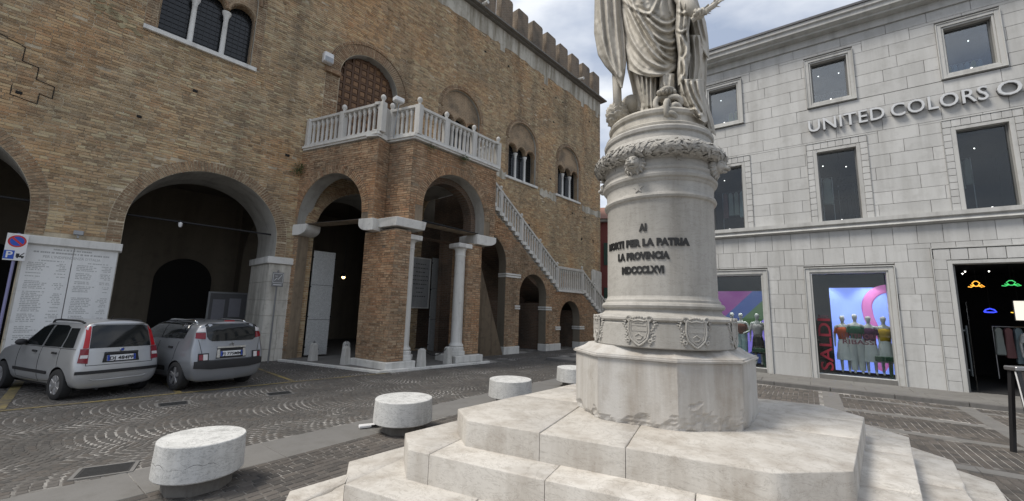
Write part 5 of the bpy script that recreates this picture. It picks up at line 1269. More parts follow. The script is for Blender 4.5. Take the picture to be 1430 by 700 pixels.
# shop door
c0, c1 = 4.40, 7.45; mb = MB(); mb.box(c0-.10, c0, -.02, .029, -.05, 3.54); mb.box(c1, c1+.10, -.02, .029, -.05, 3.54); mb.box(c0, c1, -.019, .029, 3.44, 3.54)
dw = SHP.part('doorway', mb, M_trim, bevel=.006)
me = MB().box(-.135, .135, -.03, .029, .008, .302).mesh('surround_block', bevel=.006, sc=FB.s); setmats(me, M_slab)
for k in range(12):
    for x in (c0-.242, c1+.242): SHP.inst('surround_block', me, (x, 0, -.05+k*.303), parent=dw)
me = MB().box(-.165, .165, -.03, .029, .004, .31).mesh('surround_block', bevel=.006, sc=FB.s); setmats(me, M_slab)
for k in range(11): SHP.inst('surround_block', me, (c0-.36+(c1-c0+.72)*(k+.5)/11, 0, 3.55), parent=dw)
mb = MB().box(c0-.40, c0-.38, -.045, .029, -.05, 3.91); mb.box(c1+.38, c1+.40, -.045, .029, -.05, 3.91); mb.box(c0-.40, c1+.40, -.046, .029, 3.885, 3.91); SHP.part('surround_edge', mb, M_trim, parent=dw)
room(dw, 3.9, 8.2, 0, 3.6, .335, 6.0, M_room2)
M_alu = mat_plain('brushed_aluminium', (.35, .35, .36), .35, .8)
mb = MB(); mb.box(c0+.02, c0+.08, .20, .28, 0, 3.42); SHP.part('door_frame', mb, M_frame, parent=dw)
dl = SHP.part('glass_door', MB().box(0, 0.02, .3, 1.3, .02, 2.4).tf(Matrix.Translation((4.62, .02, 0))), M_glass, parent=dw)
mb = MB().tube([(4.70, .95, .35), (4.70, .95, 1.75)], .028, 8); mb.box(4.62, 4.72, .94, .96, .5, .53); mb.box(4.62, 4.72, .94, .96, 1.6, 1.63); SHP.part('handle', mb, M_alu, parent=dl, smooth=40)
spots(dw, [(4.95, 1.5, 3.35), (5.6, 2.2, 3.4), (6.3, 1.4, 3.3), (5.3, 3.4, 3.45)])
# neon signs hanging inside
def neon(label, x, y, z, pts, c, r=.013, s=1.1):
    t = Thing('neon_sign', label, 'neon sign', FB, (x, y, z), 'neon signs inside the shop')
    t.part('neon_tube', MB().tube([(x+px*.66, y, z+pz*.66) for px, pz in pts], r, 6), mat_emit('neon_glow', c, s)); t.part('hanger', MB().tube([(x, y, z+.1), (x, y, 3.59)], .006, 5), M_iron)
knot = [(-.26, -.08), (-.16, -.10), (-.06, -.03), (-.12, .08), (-.04, .17), (.04, .17), (.12, .08), (.06, -.03), (.16, -.10), (.26, -.08), (.18, .0), (.02, -.06), (-.02, -.06), (-.18, 0)]
neon('orange looped neon sign high inside the shop doorway, leftmost', 5.25, 2.0, 2.98, knot, (1, .48, .06)); neon('green neon sign beside the orange one inside the shop doorway', 5.95, 2.0, 3.00, [(x*1.1, z*.9) for x, z in knot], (.1, .9, .25), s=.5)
neon('blue neon sign low in the dark shop doorway', 5.75, 3.2, 2.20, [(-.2, 0), (-.14, .1), (0, .16), (.14, .1), (.2, 0), (.1, -.02), (-.1, -.02), (-.2, 0)], (.05, .08, 1), .02, 1.0); neon('yellow looped neon sign below the green one inside the shop doorway', 6.35, 3.2, 2.25, knot, (1, .62, .08))
t = Thing('lit_poster', 'white lit poster frame at the right edge inside the shop doorway', 'poster', FB, (6.0, 1.9, 2.0)); t.part('poster_sheet', MB().box(5.92, 6.4, 1.9, 1.93, 1.95, 2.5), mat_emit('poster_light', (1, .93, .8), .6)); t.part('poster_frame', MB().box(5.90, 6.42, 1.935, 1.96, 1.93, 2.52), M_black)
# lettering across the wall
SGN = Thing('wall_lettering', 'large grey raised letters fixed across the shop wall below the top windows', 'lettering', FB, (1.46, -.03, 7.99))
M_sign = mat_plain('sign_metal', (.55, .56, .57), .45, .15); M_signs = mat_plain('sign_edge', (.05, .05, .055), .5)
x = 1.46
meas = {'UNITED': (1.46, 3.36), 'COLORS': (3.50, 5.50), 'OF': (5.66, 6.42)}
for wd, (xa, xb) in meas.items():
    full = text_mb(wd, .585, .05, .004, 1.05); w0 = max(p[0] for p in full.v)-min(p[0] for p in full.v); k = (xb-xa)/w0; x = xa
    adv = 0; cum = []
    for i in range(len(wd)):
        pre = text_mb(wd[:i+1], .585, .05, .004, 1.05, 'LEFT'); cum.append(max(p[0] for p in pre.v))
    base0 = min(p[0] for p in text_mb(wd, .585, .05, .004, 1.05, 'LEFT').v)
    for i, ch in enumerate(wd):
        m1 = text_mb(ch, .585, .06, .004, 1, 'LEFT'); right = max(p[0] for p in m1.v); sh = cum[i]-right-base0
        m1.v = [(xa+(px+sh)*k, py-.10, pz+7.99) for px, py, pz in m1.v]
        lt = SGN.part('letter', m1, M_sign, bevel=.004)
        m2 = MB(); m2.v = [(px, py+.045, pz) for px, py, pz in m1.v]; m2.f = m1.f; m2.mi = m1.mi; SGN.part('letter_back', m2, M_signs, parent=lt)
# ------------------------------------------------------------------ window displays
M_screen = NT('blue_screen'); _t = M_screen
def screen_mat(name, stops, s, rot=0):
    t = NT(name); v = t.map(t.objcoord(), (1, 1, 1), (0, rot, 0)); sx = t.n('SeparateXYZ'); t.l(v, sx.inputs[0]); c = t.ramp(t.math('MULTIPLY', t.math('ADD', sx.outputs[0], 2.3), .333), stops, 'CONSTANT')
    t.put(t.b.inputs['Base Color'], (.02, .02, .02)); t.put(t.b.inputs['Emission Color'], c); t.b.inputs['Emission Strength'].default_value = s; t.b.inputs['Roughness'].default_value = .3; return t.m
D.materials.remove(_t.m)
t = Thing('display_screen', 'glowing blue screen with a pink loop behind the four mannequins', 'screen', FB, (2.30, 1.0, .35))
t.part('screen_panel', MB().box(1.68, 3.15, 1.0, 1.06, .20, 2.86), mat_emit('screen_blue', (.26, .36, .95), .95)); t.part('screen_case', MB().box(1.66, 3.17, 1.061, 1.12, .18, 2.88), M_black)
lp = MB(); lp.tube([(3.14+.55*math.cos(a), .985, 2.20+.62*math.sin(a)) for a in [PI*.5+PI*.5*i/12 for i in range(13)]]+[(2.62, .985, 1.9), (2.72, .985, 1.55), (2.95, .985, 1.2), (2.98, .985, .7), (2.75, .985, .3)], .13, 8); lp.v = [(min(x, 3.14), .985+(y-.985)*.08, z) for x, y, z in lp.v]
t.part('pink_loop', lp, mat_emit('screen_pink', (.55, .16, .42), .8), smooth=True)
t = Thing('display_screen', 'glowing diagonally striped screen in the display window half hidden by the pedestal', 'screen', FB, (-1.0, 1.0, .35))
t.part('screen_panel', MB().box(-1.85, -.12, 1.0, 1.06, .20, 2.76), screen_mat('striped_screen', [(0, (.22, .03, .22)), (.33, (.02, .06, .26)), (.47, (.05, .12, .035)), (.62, (.30, .22, .80)), (.78, (.03, .05, .16))], .75, rad(-45))); t.part('screen_case', MB().box(-1.87, -.10, 1.061, 1.12, .18, 2.78), M_black)
M_decal = mat_plain('red_vinyl', (.17, .008, .02), .5); M_decalb = mat_plain('dark_vinyl', (.06, .02, .03), .5)
t = Thing('sale_lettering', 'large red sideways word SALDI stuck on the display window glass', 'lettering', FB, (1.5, .21, .3))
mb = text_mb('SALDI', .52, .004, .006, .98, 'LEFT'); mx_ = max(p[0] for p in mb.v); mb.v = [(1.60-z*.86, .212+y, .22+x*1.62/mx_) for x, y, z in mb.v]; t.part('lettering', mb, M_decal)
mb = text_mb('50%', .17, .004, .002, 1, 'LEFT'); mb.v = [(1.30+x, .212+y, 1.83+z) for x, y, z in mb.v]; t.part('lettering', mb, M_decalb)
t = Thing('discount_lettering', 'dark words about the last reductions on the glass before the mannequins', 'lettering', FB, (2.3, .21, 1.2))
for s_, z_ in (('ULTERIORI', 1.27), ('RIBASSI', 1.09)):
    mb = text_mb(s_, .19, .004, .003, 1, 'LEFT'); k = .80/max(p[0] for p in mb.v); mb.v = [(1.86+x*k, .212+y, z_+z) for x, y, z in mb.v]; t.part('lettering', mb, M_decalb)
M_skin = mat_plain('mannequin_white', (.55, .54, .52), .45)
def skin_body(joints, edges, base):
    me = D.meshes.new('body'); me.from_pydata([j[0] for j in joints], edges, []); o = D.objects.new('body', me); COL.objects.link(o)
    md = o.modifiers.new('s', 'SKIN'); sv = me.skin_vertices[0].data
    for i, j in enumerate(joints): sv[i].radius = j[1]; sv[i].use_root = (i == 0)
    o.modifiers.new('d', 'SUBSURF').levels = 1
    r = D.meshes.new_from_object(o.evaluated_get(bpy.context.evaluated_depsgraph_get())); D.objects.remove(o); r.shade_smooth(); return r
_bm = {}
def mannequin(label, x, y, top, bottom, arm=0, trousers=False, group=None, z=.16, k=1.0):
    t = Thing('mannequin', label, 'mannequin', FB, (x, y, z), group)
    if arm not in _bm:
        J = [((0, 0, .95), (.125, .085))]; E_ = []
        def add(p, r, par): J.append((p, r if isinstance(r, tuple) else (r, r))); E_.append((par, len(J)-1)); return len(J)-1
        a = add((0, 0, 1.12), (.105, .075), 0); a = add((0, 0, 1.30), (.135, .085), a); ch = add((0, .01, 1.42), (.10, .065), a); n = add((0, 0, 1.50), .045, ch); n = add((0, -.01, 1.56), .042, n); h = add((0, -.02, 1.635), (.080, .095), n); add((0, -.012, 1.755), (.078, .092), h)
        for s in (-1, 1):
            e = add((s*.17, 0, 1.41), .05, ch); el = (s*.215, .03, 1.14) if arm == 0 else (s*.26, -.02, 1.15); e = add(el, .036, e); wr_ = (s*.22, -.02, .90) if arm == 0 else (s*.10, -.16, 1.06); e = add(wr_, .025, e); add((wr_[0]*(1 if arm == 0 else .6), wr_[1]-.02, wr_[2]-(.12 if arm == 0 else .02)), (.035, .018), e)
            e = add((s*.085, 0, .86), .085, 0); e = add((s*.09, -.01, .48), .052, e); e = add((s*.085, .02, .10), .034, e); add((s*.09, -.11, .045), (.036, .028), e)
        _bm[arm] = skin_body(J, E_, None)
    me = _bm[arm].copy() if False else _bm[arm]
    if not me.materials: setmats(me, M_skin)
    t.inst('body', me, (x, y, z), scale=(k, k, k))
    P = lambda pr: [(r*k, zz*k) for r, zz in pr]
    t.part('shirt', MB().lathe(P([(.132, 1.07), (.146, 1.08), (.146, 1.14), (.175, 1.28), (.185, 1.38), (.15, 1.455), (.07, 1.49)]), (x, y, z), 18, sy=.68), top, smooth=50)
    sl = MB()
    for s in (-1, 1): sl.tube([(x+s*.14*k, y, z+1.43*k), (x+s*.20*k, y+.01, z+1.26*k)], [.072*k, .066*k], 10)
    t.part('sleeve', sl, top, smooth=50)
    if trousers:
        mb = MB()
        for s in (-1, 1): mb.tube([(x+s*.075*k, y, z+1.09*k), (x+s*.09*k, y, z+.5*k), (x+s*.09*k, y+.01, z+.12*k)], [.12*k, .095*k, .085*k], 12)
        t.part('trousers', mb, bottom, smooth=50)
    else: t.part('skirt', MB().lathe([(r*k*(1+.06*(j % 2)), zz*k) for j, (r, zz) in enumerate([(.125, 1.12), (.16, .92), (.19, .7), (.205, .55), (.215, .42)])], (x, y, z), 26, sy=.75), bottom, smooth=50)
    return t
cl = {n: mat_plain('cloth_'+n, c, .9) for n, c in dict(orange=(.42, .07, .02), green=(.015, .09, .05), plum=(.07, .012, .06), yellow=(.45, .28, .02), white=(.55, .56, .56), brown=(.14, .05, .035), black=(.02, .02, .02), print=(.42, .38, .38), teal=(.35, .48, .50)).items()}
G4 = 'mannequins in the display window with the blue screen'
mannequin('mannequin in an orange top and long white skirt, leftmost before the blue screen', 1.93, .62, cl['orange'], cl['white'], group=G4, k=.97); mannequin('mannequin in a green shirt and white trousers before the blue screen', 2.23, .55, cl['green'], cl['white'], trousers=True, group=G4, k=1.0)
mannequin('mannequin in a plum top and white skirt before the blue screen', 2.55, .58, cl['plum'], cl['white'], group=G4, k=.97); mannequin('mannequin in a yellow top and white skirt, rightmost before the blue screen', 2.90, .62, cl['yellow'], cl['white'], group=G4, k=.97)
G2 = 'mannequins in the display window with the striped screen'
mannequin('mannequin in a brown top with pale trousers before the striped screen', -.92, .6, cl['brown'], cl['teal'], 1, True, G2, k=.97); mannequin('mannequin in a patterned white top and dark skirt before the striped screen', -.42, .6, cl['print'], cl['black'], 0, False, G2, k=.97); mannequin('mannequin in a dark top half hidden by the pedestal in the display window', -1.22, .75, cl['brown'], cl['black'], 0, False, G2, k=.98)
M_greenb = mat_plain('green_bench', (.02, .07, .035), .5)
for lab, x0, x1 in (('green display bench at the right of the four mannequins', 2.62, 3.02), ('green display bench below the mannequins of the striped screen', -.60, -.19)):
    t = Thing('display_bench', lab, 'bench', FB, ((x0+x1)/2, .5, .13), 'green benches in the display windows'); t.part('bench_top', MB().box(x0, x1, .36, .62, .62, .76), M_greenb, bevel=.01); t.part('bench_leg', MB().box(x1-.10, x1-.03, .42, .56, .131, .619), M_greenb)
# clothes behind the upper windows
M_cl1 = mat_plain('pale_garment', (.30, .33, .31), .9); M_cl2 = mat_plain('patterned_garment', (.24, .12, .12), .9); M_cl3 = mat_plain('yellow_green_garment', (.38, .40, .10), .9); M_cl4 = mat_plain('blue_white_garment', (.32, .42, .45), .9)
def garments(label, x0, x1, zr, y, n, mats, grp, h=.9):
    t = Thing('clothes_rail', label, 'clothes rail', FB, ((x0+x1)/2, y, zr-1.4), grp)
    t.part('rail_frame', MB().tube([(x0, y, zr-1.55), (x0, y, zr), (x1, y, zr), (x1, y, zr-1.55)], .014, 6), M_alu)
    for i in range(n):
        x = x0+(x1-x0)*(i+.5)/n; w = (x1-x0)/n*.46; hh = h*random.uniform(.8, 1.1)
        t.part('garment', MB().prismy([(x-w*1.1, zr-hh), (x+w*1.1, zr-hh), (x+w*.8, zr-.22), (x+w*.9, zr-.10), (x+w*.25, zr-.02), (x-w*.25, zr-.02), (x-w*.9, zr-.10), (x-w*.8, zr-.22)], y-.09, y+.09), mats[i % len(mats)], bevel=.02)
g = 'clothes rails behind the upper windows'
garments('rail of pale and red patterned clothes in the tall window behind the pedestal', -1.35, -.6, 6.55, .9, 4, [M_cl2, M_cl1, M_cl1, M_cl4], g, 1.1); garments('single white dress on a rail in the middle tall window', 1.72, 2.0, 6.60, .8, 1, [M_cl1], g, 1.0); garments('dark clothes rail deeper in the middle tall window', 2.2, 2.62, 6.5, 1.6, 4, [M_room, cl['black']], g, 1.1)
garments('rail of faint pale dresses in the right tall window', 4.95, 5.3, 6.75, 1.2, 2, [M_cl1], g, .9)
garments('yellow green clothes in the small top window above the pedestal', -1.0, -.62, 9.75, .8, 2, [M_cl3], g, .6); garments('row of white and blue clothes in the right top window', 4.95, 5.72, 9.62, .8, 6, [M_cl3, M_cl4, M_cl1, M_cl4], g, .55); garments('row of dark clothes in the middle top window', 1.75, 2.55, 9.62, .8, 5, [M_room2, cl['black']], g, .55)
garments('dim rail of clothes inside the shop doorway', 5.6, 7.2, 1.75, 2.6, 8, [M_cl1, M_cl2, M_cl4, cl['black']], 'clothes rails inside the shop', 1.0)
mannequin('lone pale mannequin standing in the dark shop doorway', 6.25, 2.2, cl['white'], cl['brown'], z=.05)
t = Thing('chandelier', 'dark chandelier hanging in the middle tall window', 'chandelier', FB, (2.25, 1.1, 6.0))
mb = MB().tube([(2.25, 1.1, 7.5), (2.25, 1.1, 5.7)], .015, 6)
for r_, z_ in ((.22, 5.9), (.16, 6.25), (.10, 6.55)): mb.tube([(2.25+r_*math.cos(a), 1.1+r_*math.sin(a), z_) for a in [2*PI*i/16 for i in range(16)]], .03, 6, closed=True)
t.part('chandelier_rings', mb, M_iron, smooth=True)
# ------------------------------------------------------------------ parked cars
def mat_paint(name, c):
    t = NT(name); n = t.noise(3, 4); d = t.noise(60, 3)
    t.b.inputs['Coat Weight'].default_value = .6; t.b.inputs['Coat Roughness'].default_value = .08
    return t.fin(t.mix(tuple(x*.92 for x in c), tuple(x*1.06 for x in c), n), t.ramp(n, [(.3, .30), (.7, .42)]), .55)
M_tyre = mat_plain('tyre_rubber', (.022, .022, .023), .85); M_carglass = mat_plain('car_glass', (.010, .012, .013), .06); M_rim = mat_plain('wheel_rim', (.42, .42, .43), .4, .7); M_rimd = mat_plain('dark_rim', (.06, .06, .065), .4, .5)
M_red = mat_plain('red_lens', (.42, .012, .018), .15); M_redd = mat_plain('dark_red_lens', (.20, .01, .02), .15); M_clear = mat_plain('clear_lens', (.62, .60, .60), .12); M_seam = mat_plain('panel_gap', (.02, .02, .02), .8)
M_platew = mat_plain('plate_white', (.72, .73, .74), .4); M_plateb = mat_plain('plate_blue', (.02, .06, .34), .4); M_chrome = mat_plain('chrome', (.55, .56, .57), .15, 1.0)
def car_body(stations, arches, cut_r, half_w, scale):
    """stations: list of half rings (x,y,z) from the keel to the roof centre; mirrored, closed, smoothed, wheel arches cut out"""
    k = len(stations[0]); cols = []
    bm = bmesh.new(); G_ = []
    for st in stations:
        L = [bm.verts.new((x, y, z)) for x, y, z in st]; R = [L[0]]+[bm.verts.new((x, -y, z)) for x, y, z in st[1:-1]]+[L[-1]]; G_.append((L, R))
    for (L0, R0), (L1, R1) in zip(G_[:-1], G_[1:]):
        for i in range(k-1):
            bm.faces.new((L0[i], L0[i+1], L1[i+1], L1[i])); f = [R0[i], R1[i], R1[i+1], R0[i+1]]; bm.faces.new(f)
    for e in (0, -1):       # end caps: rows of quads across the car with columns between
        L, R = G_[e]; fr = (.55, 0, -.55); rows = []
        for i in range(k):
            if i in (0, k-1): rows.append(None); continue
            bx = -.035 if e == 0 else .06
            rows.append([L[i]]+[bm.verts.new((L[i].co.x+bx*(1-q*q), L[i].co.y*q, L[i].co.z)) for q in fr]+[R[i]])
        for i in range(1, k-2):
            for j in range(4):
                f = [rows[i][j], rows[i][j+1], rows[i+1][j+1], rows[i+1][j]]; bm.faces.new(f)
        bm.faces.new([L[0]]+rows[1]); bm.faces.new([L[-1]]+rows[k-2])
    bmesh.ops.recalc_face_normals(bm, faces=bm.faces)
    me = D.meshes.new('body'); bm.to_mesh(me); bm.free()
    o = D.objects.new('body', me); COL.objects.link(o); o.modifiers.new('s', 'SUBSURF').levels = 2
    tmp = []
    for ax in arches:
        c = MB().lathe([(cut_r, -1.2), (cut_r, 1.2)], n=36); c.v = [(ax+x, z, .285+y) for x, y, z in c.v]; cm = c.mesh('cut')
        # keep the middle of the car: two short cutters
        for s in (-1, 1):
            c = MB().lathe([(cut_r, half_w-.30), (cut_r, half_w+.3)], n=36); c.v = [(ax+x, s*z, .285+y) for x, y, z in c.v]; cm = c.mesh('cut')
            b2 = bmesh.new(); b2.from_mesh(cm); bmesh.ops.recalc_face_normals(b2, faces=b2.faces); b2.to_mesh(cm); b2.free()
            co = D.objects.new('cut', cm); COL.objects.link(co); md = o.modifiers.new('b', 'BOOLEAN'); md.object = co; md.operation = 'DIFFERENCE'; md.solver = 'EXACT'; tmp.append(co)
    r = D.meshes.new_from_object(o.evaluated_get(bpy.context.evaluated_depsgraph_get())); D.objects.remove(o)
    for c in tmp: D.objects.remove(c)
    for p in r.polygons:
        c = p.center
        if abs(c.y) < half_w-.02 and any(math.hypot(c.x-ax, c.z-.285) < cut_r+.004 for ax in arches) and c.z < .7: p.material_index = 1
    r.shade_smooth(); r.set_sharp_from_angle(angle=rad(38)); return r
class Car:
    def __init__(s, name, label, fr, body_me, wf, paint):
        s.T = Thing(name, label, 'car', fr); s.fr = fr; s.wf = wf
        for v in body_me.vertices: v.co.y *= wf
        s.raw = body_me.copy(); bm = bmesh.new(); bm.from_mesh(s.raw); s.bvh = BVHTree.FromBMesh(bm); bm.free()
        for v in body_me.vertices: v.co *= fr.s
        setmats(body_me, [paint, M_black]); s.body = s.T.part('body', body_me, paint); s.paint = paint
    def hit(s, axis, a, b, off):
        if axis == 'rear': o, d = Vector((-3, a*s.wf, b)), Vector((1, 0, 0))
        elif axis == 'left': o, d = Vector((a, 3, b)), Vector((0, -1, 0))
        elif axis == 'right': o, d = Vector((a, -3, b)), Vector((0, 1, 0))
        else: o, d = Vector((a, b*s.wf, 4)), Vector((0, 0, -1))
        p, n, i, dd = s.bvh.ray_cast(o, d)
        if p is None: p, n, i, dd = s.bvh.find_nearest(o+d*2.3)
        if n.dot(d) > 0: n = -n
        return p+n*off
    def patch(s, name, axis, poly, mat, off=.004, th=.006, parent=None, cuts=4, edge=None):
        bm = bmesh.new(); vs = [bm.verts.new((x, y, 0)) for x, y in poly]; f = bm.faces.new(vs); bmesh.ops.triangulate(bm, faces=[f])
        for _ in range(3): bmesh.ops.subdivide_edges(bm, edges=[e for e in bm.edges if e.calc_length() > .12], cuts=1, use_grid_fill=True); bmesh.ops.triangulate(bm, faces=bm.faces)
        bm.verts.index_update(); pts = [s.hit(axis, v.co.x, v.co.y, off) for v in bm.verts]
        flip = {'rear': 1, 'left': 1, 'right': 0, 'top': 0}[axis]
        mb = MB(); mb.v = [tuple(p) for p in pts]; mb.f = [tuple(v.index for v in q.verts) for q in bm.faces]; mb.mi = [0]*len(mb.f); bm.free()
        me = mb.mesh(name, sc=s.fr.s); b2 = bmesh.new(); b2.from_mesh(me); bmesh.ops.recalc_face_normals(b2, faces=b2.faces)
        c0 = sum((v.co for v in b2.verts), Vector())/len(b2.verts); nn = sum((q.normal*q.calc_area() for q in b2.faces), Vector()); want = {'rear': Vector((-1, 0, 0)), 'left': Vector((0, 1, 0)), 'right': Vector((0, -1, 0)), 'top': Vector((0, 0, 1))}[axis]
        if nn.dot(want) < 0: bmesh.ops.reverse_faces(b2, faces=b2.faces)
        r = bmesh.ops.extrude_face_region(b2, geom=b2.faces[:]); nv = [g for g in r['geom'] if isinstance(g, bmesh.types.BMVert)]
        bmesh.ops.translate(b2, verts=nv, vec=want*th); bmesh.ops.recalc_face_normals(b2, faces=b2.faces); b2.to_mesh(me); b2.free(); me.shade_smooth(); me.set_sharp_from_angle(angle=rad(40))
        return s.T.part(name, me, mat, parent=parent or s.body)
    def line(s, name, axis, pts, mat, r=.006, off=.0, parent=None):
        P = []
        for (a, b) in zip(pts[:-1], pts[1:]):
            n = max(2, int(math.hypot(b[0]-a[0], b[1]-a[1])/.08))
            for i in range(n): P.append(s.hit(axis, a[0]+(b[0]-a[0])*i/n, a[1]+(b[1]-a[1])*i/n, off))
        P.append(s.hit(axis, *pts[-1], off)); return s.T.part(name, MB().tube(P, r, 6), mat, parent=parent or s.body, smooth=60)
    def text(s, txt, y, z, h, w_, mat, x_off=.012, parent=None):
        mb = text_mb(txt, h*1.35, .004, .001, 1.0); xs = [p[0] for p in mb.v]; k = w_/(max(xs)-min(xs)); p0 = s.hit('rear', y, z, .01)
        mb.v = [(p0.x-x_off+py, (y*s.wf-px*k), z-h/2+pz) for px, py, pz in mb.v]; return s.T.part('plate_lettering', mb, mat, parent=parent)
    def wheel(s, x, y, r, wd, style):
        sg = 1 if y > 0 else -1
        def flipv(mb): mb.v = [(x+a, y*s.wf+sg*c, r+b) for a, b, c in mb.v]; 
        w_ = MB().lathe([(r*.62, -wd/2), (r*.90, -wd/2), (r*.98, -wd*.40), (r, -wd*.25), (r, wd*.25), (r*.98, wd*.40), (r*.90, wd/2), (r*.66, wd*.5), (r*.62, wd*.42)], n=36, cap=False); flipv(w_)
        o = s.T.part('wheel', w_, M_tyre, smooth=40)
        d = MB().lathe([(r*.64, wd*.40), (r*.63, wd*.44), (r*.58, wd*.36), (.02, wd*(.30 if style else .40))], n=30, cap=False); d.lathe([(.001, -wd*.3), (r*.64, -wd*.3)], n=24, cap=False); flipv(d); s.T.part('rim', d, M_rimd if style else M_rim, parent=o, smooth=40)
        sp = MB(); n = 5 if style else 7
        for i in range(n):
            a = 2*PI*i/n+.3; c, q = math.cos(a), math.sin(a); w0, w1 = (.030, .045) if style else (.016, .055)
            pts = [(r*.10, -w0), (r*.60, -w1), (r*.60, w1), (r*.10, w0)]
            sp.prism([(u*c-v*q, u*q+v*c) for u, v in pts], wd*.30, wd*.455)
        sp.lathe([(.055, wd*.30), (.055, wd*.46), (.03, wd*.48)], n=14); flipv(sp); s.T.part('spoke', sp, M_rim, parent=o, bevel=.004)
        return o
def ring(xs, ys, zs): return list(zip(xs, ys, zs))
# small hatchback (left)
Z = [.22, .20, .27, .50, .70, .90, .965, 1.36, 1.46, 1.51, 1.525]; Y = [0, .60, .74, .785, .785, .76, .735, .615, .55, .30, 0]
A_ = lambda xs, ky=1, Zs=Z: ring(xs, [y*ky for y in Y], Zs)
st = [A_([-.48, -.50, -.54, -.575, -.545, -.505, -.50, -.375, -.33, -.315, -.315], .945), A_([-.44, -.45, -.47, -.49, -.46, -.43, -.425, -.31, -.27, -.25, -.25], .995), A_([-.15]*11), A_([.6]*11), A_([1.15]*7+[1.10, 1.05, 1.0, 1.0]),
      ring([1.72]*7+[1.28, 1.22, 1.20, 1.20], [y*.99 for y in Y], Z[:7]+[1.335, 1.42, 1.46, 1.475]), ring([1.95]*7+[1.86, 1.84, 1.82, 1.82], [0, .58, .72, .77, .77, .74, .70, .60, .52, .3, 0], Z[:6]+[.945, .985, 1.0, 1.02, 1.025]),
      ring([2.6]*11, [0, .56, .70, .755, .75, .70, .66, .56, .48, .28, 0], [.22, .2, .27, .48, .66, .82, .86, .885, .90, .92, .925]), ring([2.82, 2.86, 2.90, 2.93, 2.92, 2.88, 2.86, 2.84, 2.82, 2.82, 2.82], [0, .48, .60, .66, .65, .6, .57, .5, .42, .25, 0], [.24, .22, .28, .46, .60, .74, .77, .79, .80, .81, .81])]
PANDA = Frame((-7.80, 8.09, 0), rad(158.3), .92)
M_silver = mat_paint('silver_paint', (.50, .51, .52)); M_grey = mat_paint('lilac_grey_paint', (.30, .315, .34))
c = Car('parked_car', 'small silver boxy hatchback with tall red tail lights, left of the two parked cars', PANDA, car_body(st, [0, 2.3], .335, .76, .92), .9, M_silver); c.T.o['group'] = 'cars parked by the portico'
rw = c.patch('rear_window', 'rear', [(-.555, .985), (.555, .985), (.50, 1.40), (.44, 1.425), (-.44, 1.425), (-.50, 1.40)], M_carglass)
for s in (-1, 1):
    c.patch('tail_light', 'rear', [(s*.57, .985), (s*.655, .985), (s*.575, 1.40), (s*.515, 1.40)], M_red, .006, .010); tl = c.patch('tail_light', 'rear', [(s*.575, .70), (s*.725, .72), (s*.685, .975), (s*.565, .975)], M_redd, .006, .012)
    c.patch('lamp_lens', 'rear', [(s*.585, .80), (s*.695, .80), (s*.685, .86), (s*.575, .86)], M_clear, .012, .010, tl)
    sd = 'left' if s > 0 else 'right'
    c.patch('side_window', sd, [(.86, .975), (1.60, .975), (1.24, 1.33), (.93, 1.395), (.84, 1.395)], M_carglass); c.patch('side_window', sd, [(.14, .985), (.77, .975), (.77, 1.395), (.30, 1.40), (.18, 1.36), (.13, 1.2)], M_carglass); c.patch('side_window', sd, [(-.30, .99), (.08, .985), (.08, 1.19), (.12, 1.35), (-.17, 1.36)], M_carglass)
    for pts in ([(.81, .30), (.81, 1.40)], [(1.72, .33), (1.70, .95)], [(.81, .29), (1.72, .32)], [(.07, .62), (.12, .96)], [(.35, .33), (.81, .30)], [(.07, .62), (.35, .33)], [(-.40, .965), (1.72, .955)]): c.line('panel_gap', sd, pts, M_seam, .0055)
    c.patch('side_strip', sd, [(.42, .45), (1.80, .45), (1.80, .51), (.42, .51)], M_black, .004, .012)
    for x in (.18, .95): c.patch('door_handle', sd, [(x, .845), (x+.15, .85), (x+.15, .885), (x, .88)], M_black, .004, .022)
    p = c.hit(sd, 1.50, 1.0, 0); mb = MB().ball((p.x, p.y+s*.10, p.z+.02), (.06, .095, .065), 12, 8); mb.tube([(p.x, p.y, p.z-.02), (p.x, p.y+s*.08, p.z-.01)], .02, 6); c.T.part('mirror', mb, M_black, parent=c.body, smooth=True)
    P_ = [c.hit('top', x, s*.52, o) for x, o in ((-.12, .0), (-.05, .045), (.1, .06), (.75, .06), (.98, .045), (1.10, 0))]; c.T.part('roof_rail', MB().tube(P_, .020, 8), M_black, parent=c.body, smooth=True)
    for x in (0, 2.3): c.wheel(x, s*.70, .287, .175, 0)
c.patch('bumper_strip', 'rear', [(-.74, .50), (.74, .50), (.74, .56), (-.74, .56)], M_black, .005, .014); c.patch('plate_recess', 'rear', [(-.335, .70), (.335, .70), (.30, .885), (-.30, .885)], M_seam, .003, .004)
pl = c.patch('number_plate', 'rear', [(-.26, .725), (.26, .725), (.26, .835), (-.26, .835)], M_platew, .010, .006)
for s in (-1, 1): c.patch('plate_band', 'rear', [(s*.215, .727), (s*.258, .727), (s*.258, .833), (s*.215, .833)], M_plateb, .016, .004, pl)
c.text('DJ 484PP', 0, .78, .072, .40, M_letter, .016, pl); c.patch('plate_trim', 'rear', [(-.30, .86), (.30, .86), (.30, .90), (-.30, .90)], M_black, .010, .018)
p = c.hit('rear', 0, .935, 0); mb = MB().lathe([(.040, 0), (.040, .012), (.034, .018), (.02, .016)], n=18); mb.v = [(p.x-.004-z, x, p.z+y) for x, y, z in mb.v]; c.T.part('badge', mb, M_chrome, parent=c.body, smooth=40); mb = MB().lathe([(.028, .014), (.026, .021), (.01, .022)], n=16); mb.v = [(p.x-.004-z, x, p.z+y) for x, y, z in mb.v]; c.T.part('badge', mb, M_plateb, parent=c.body, smooth=40)
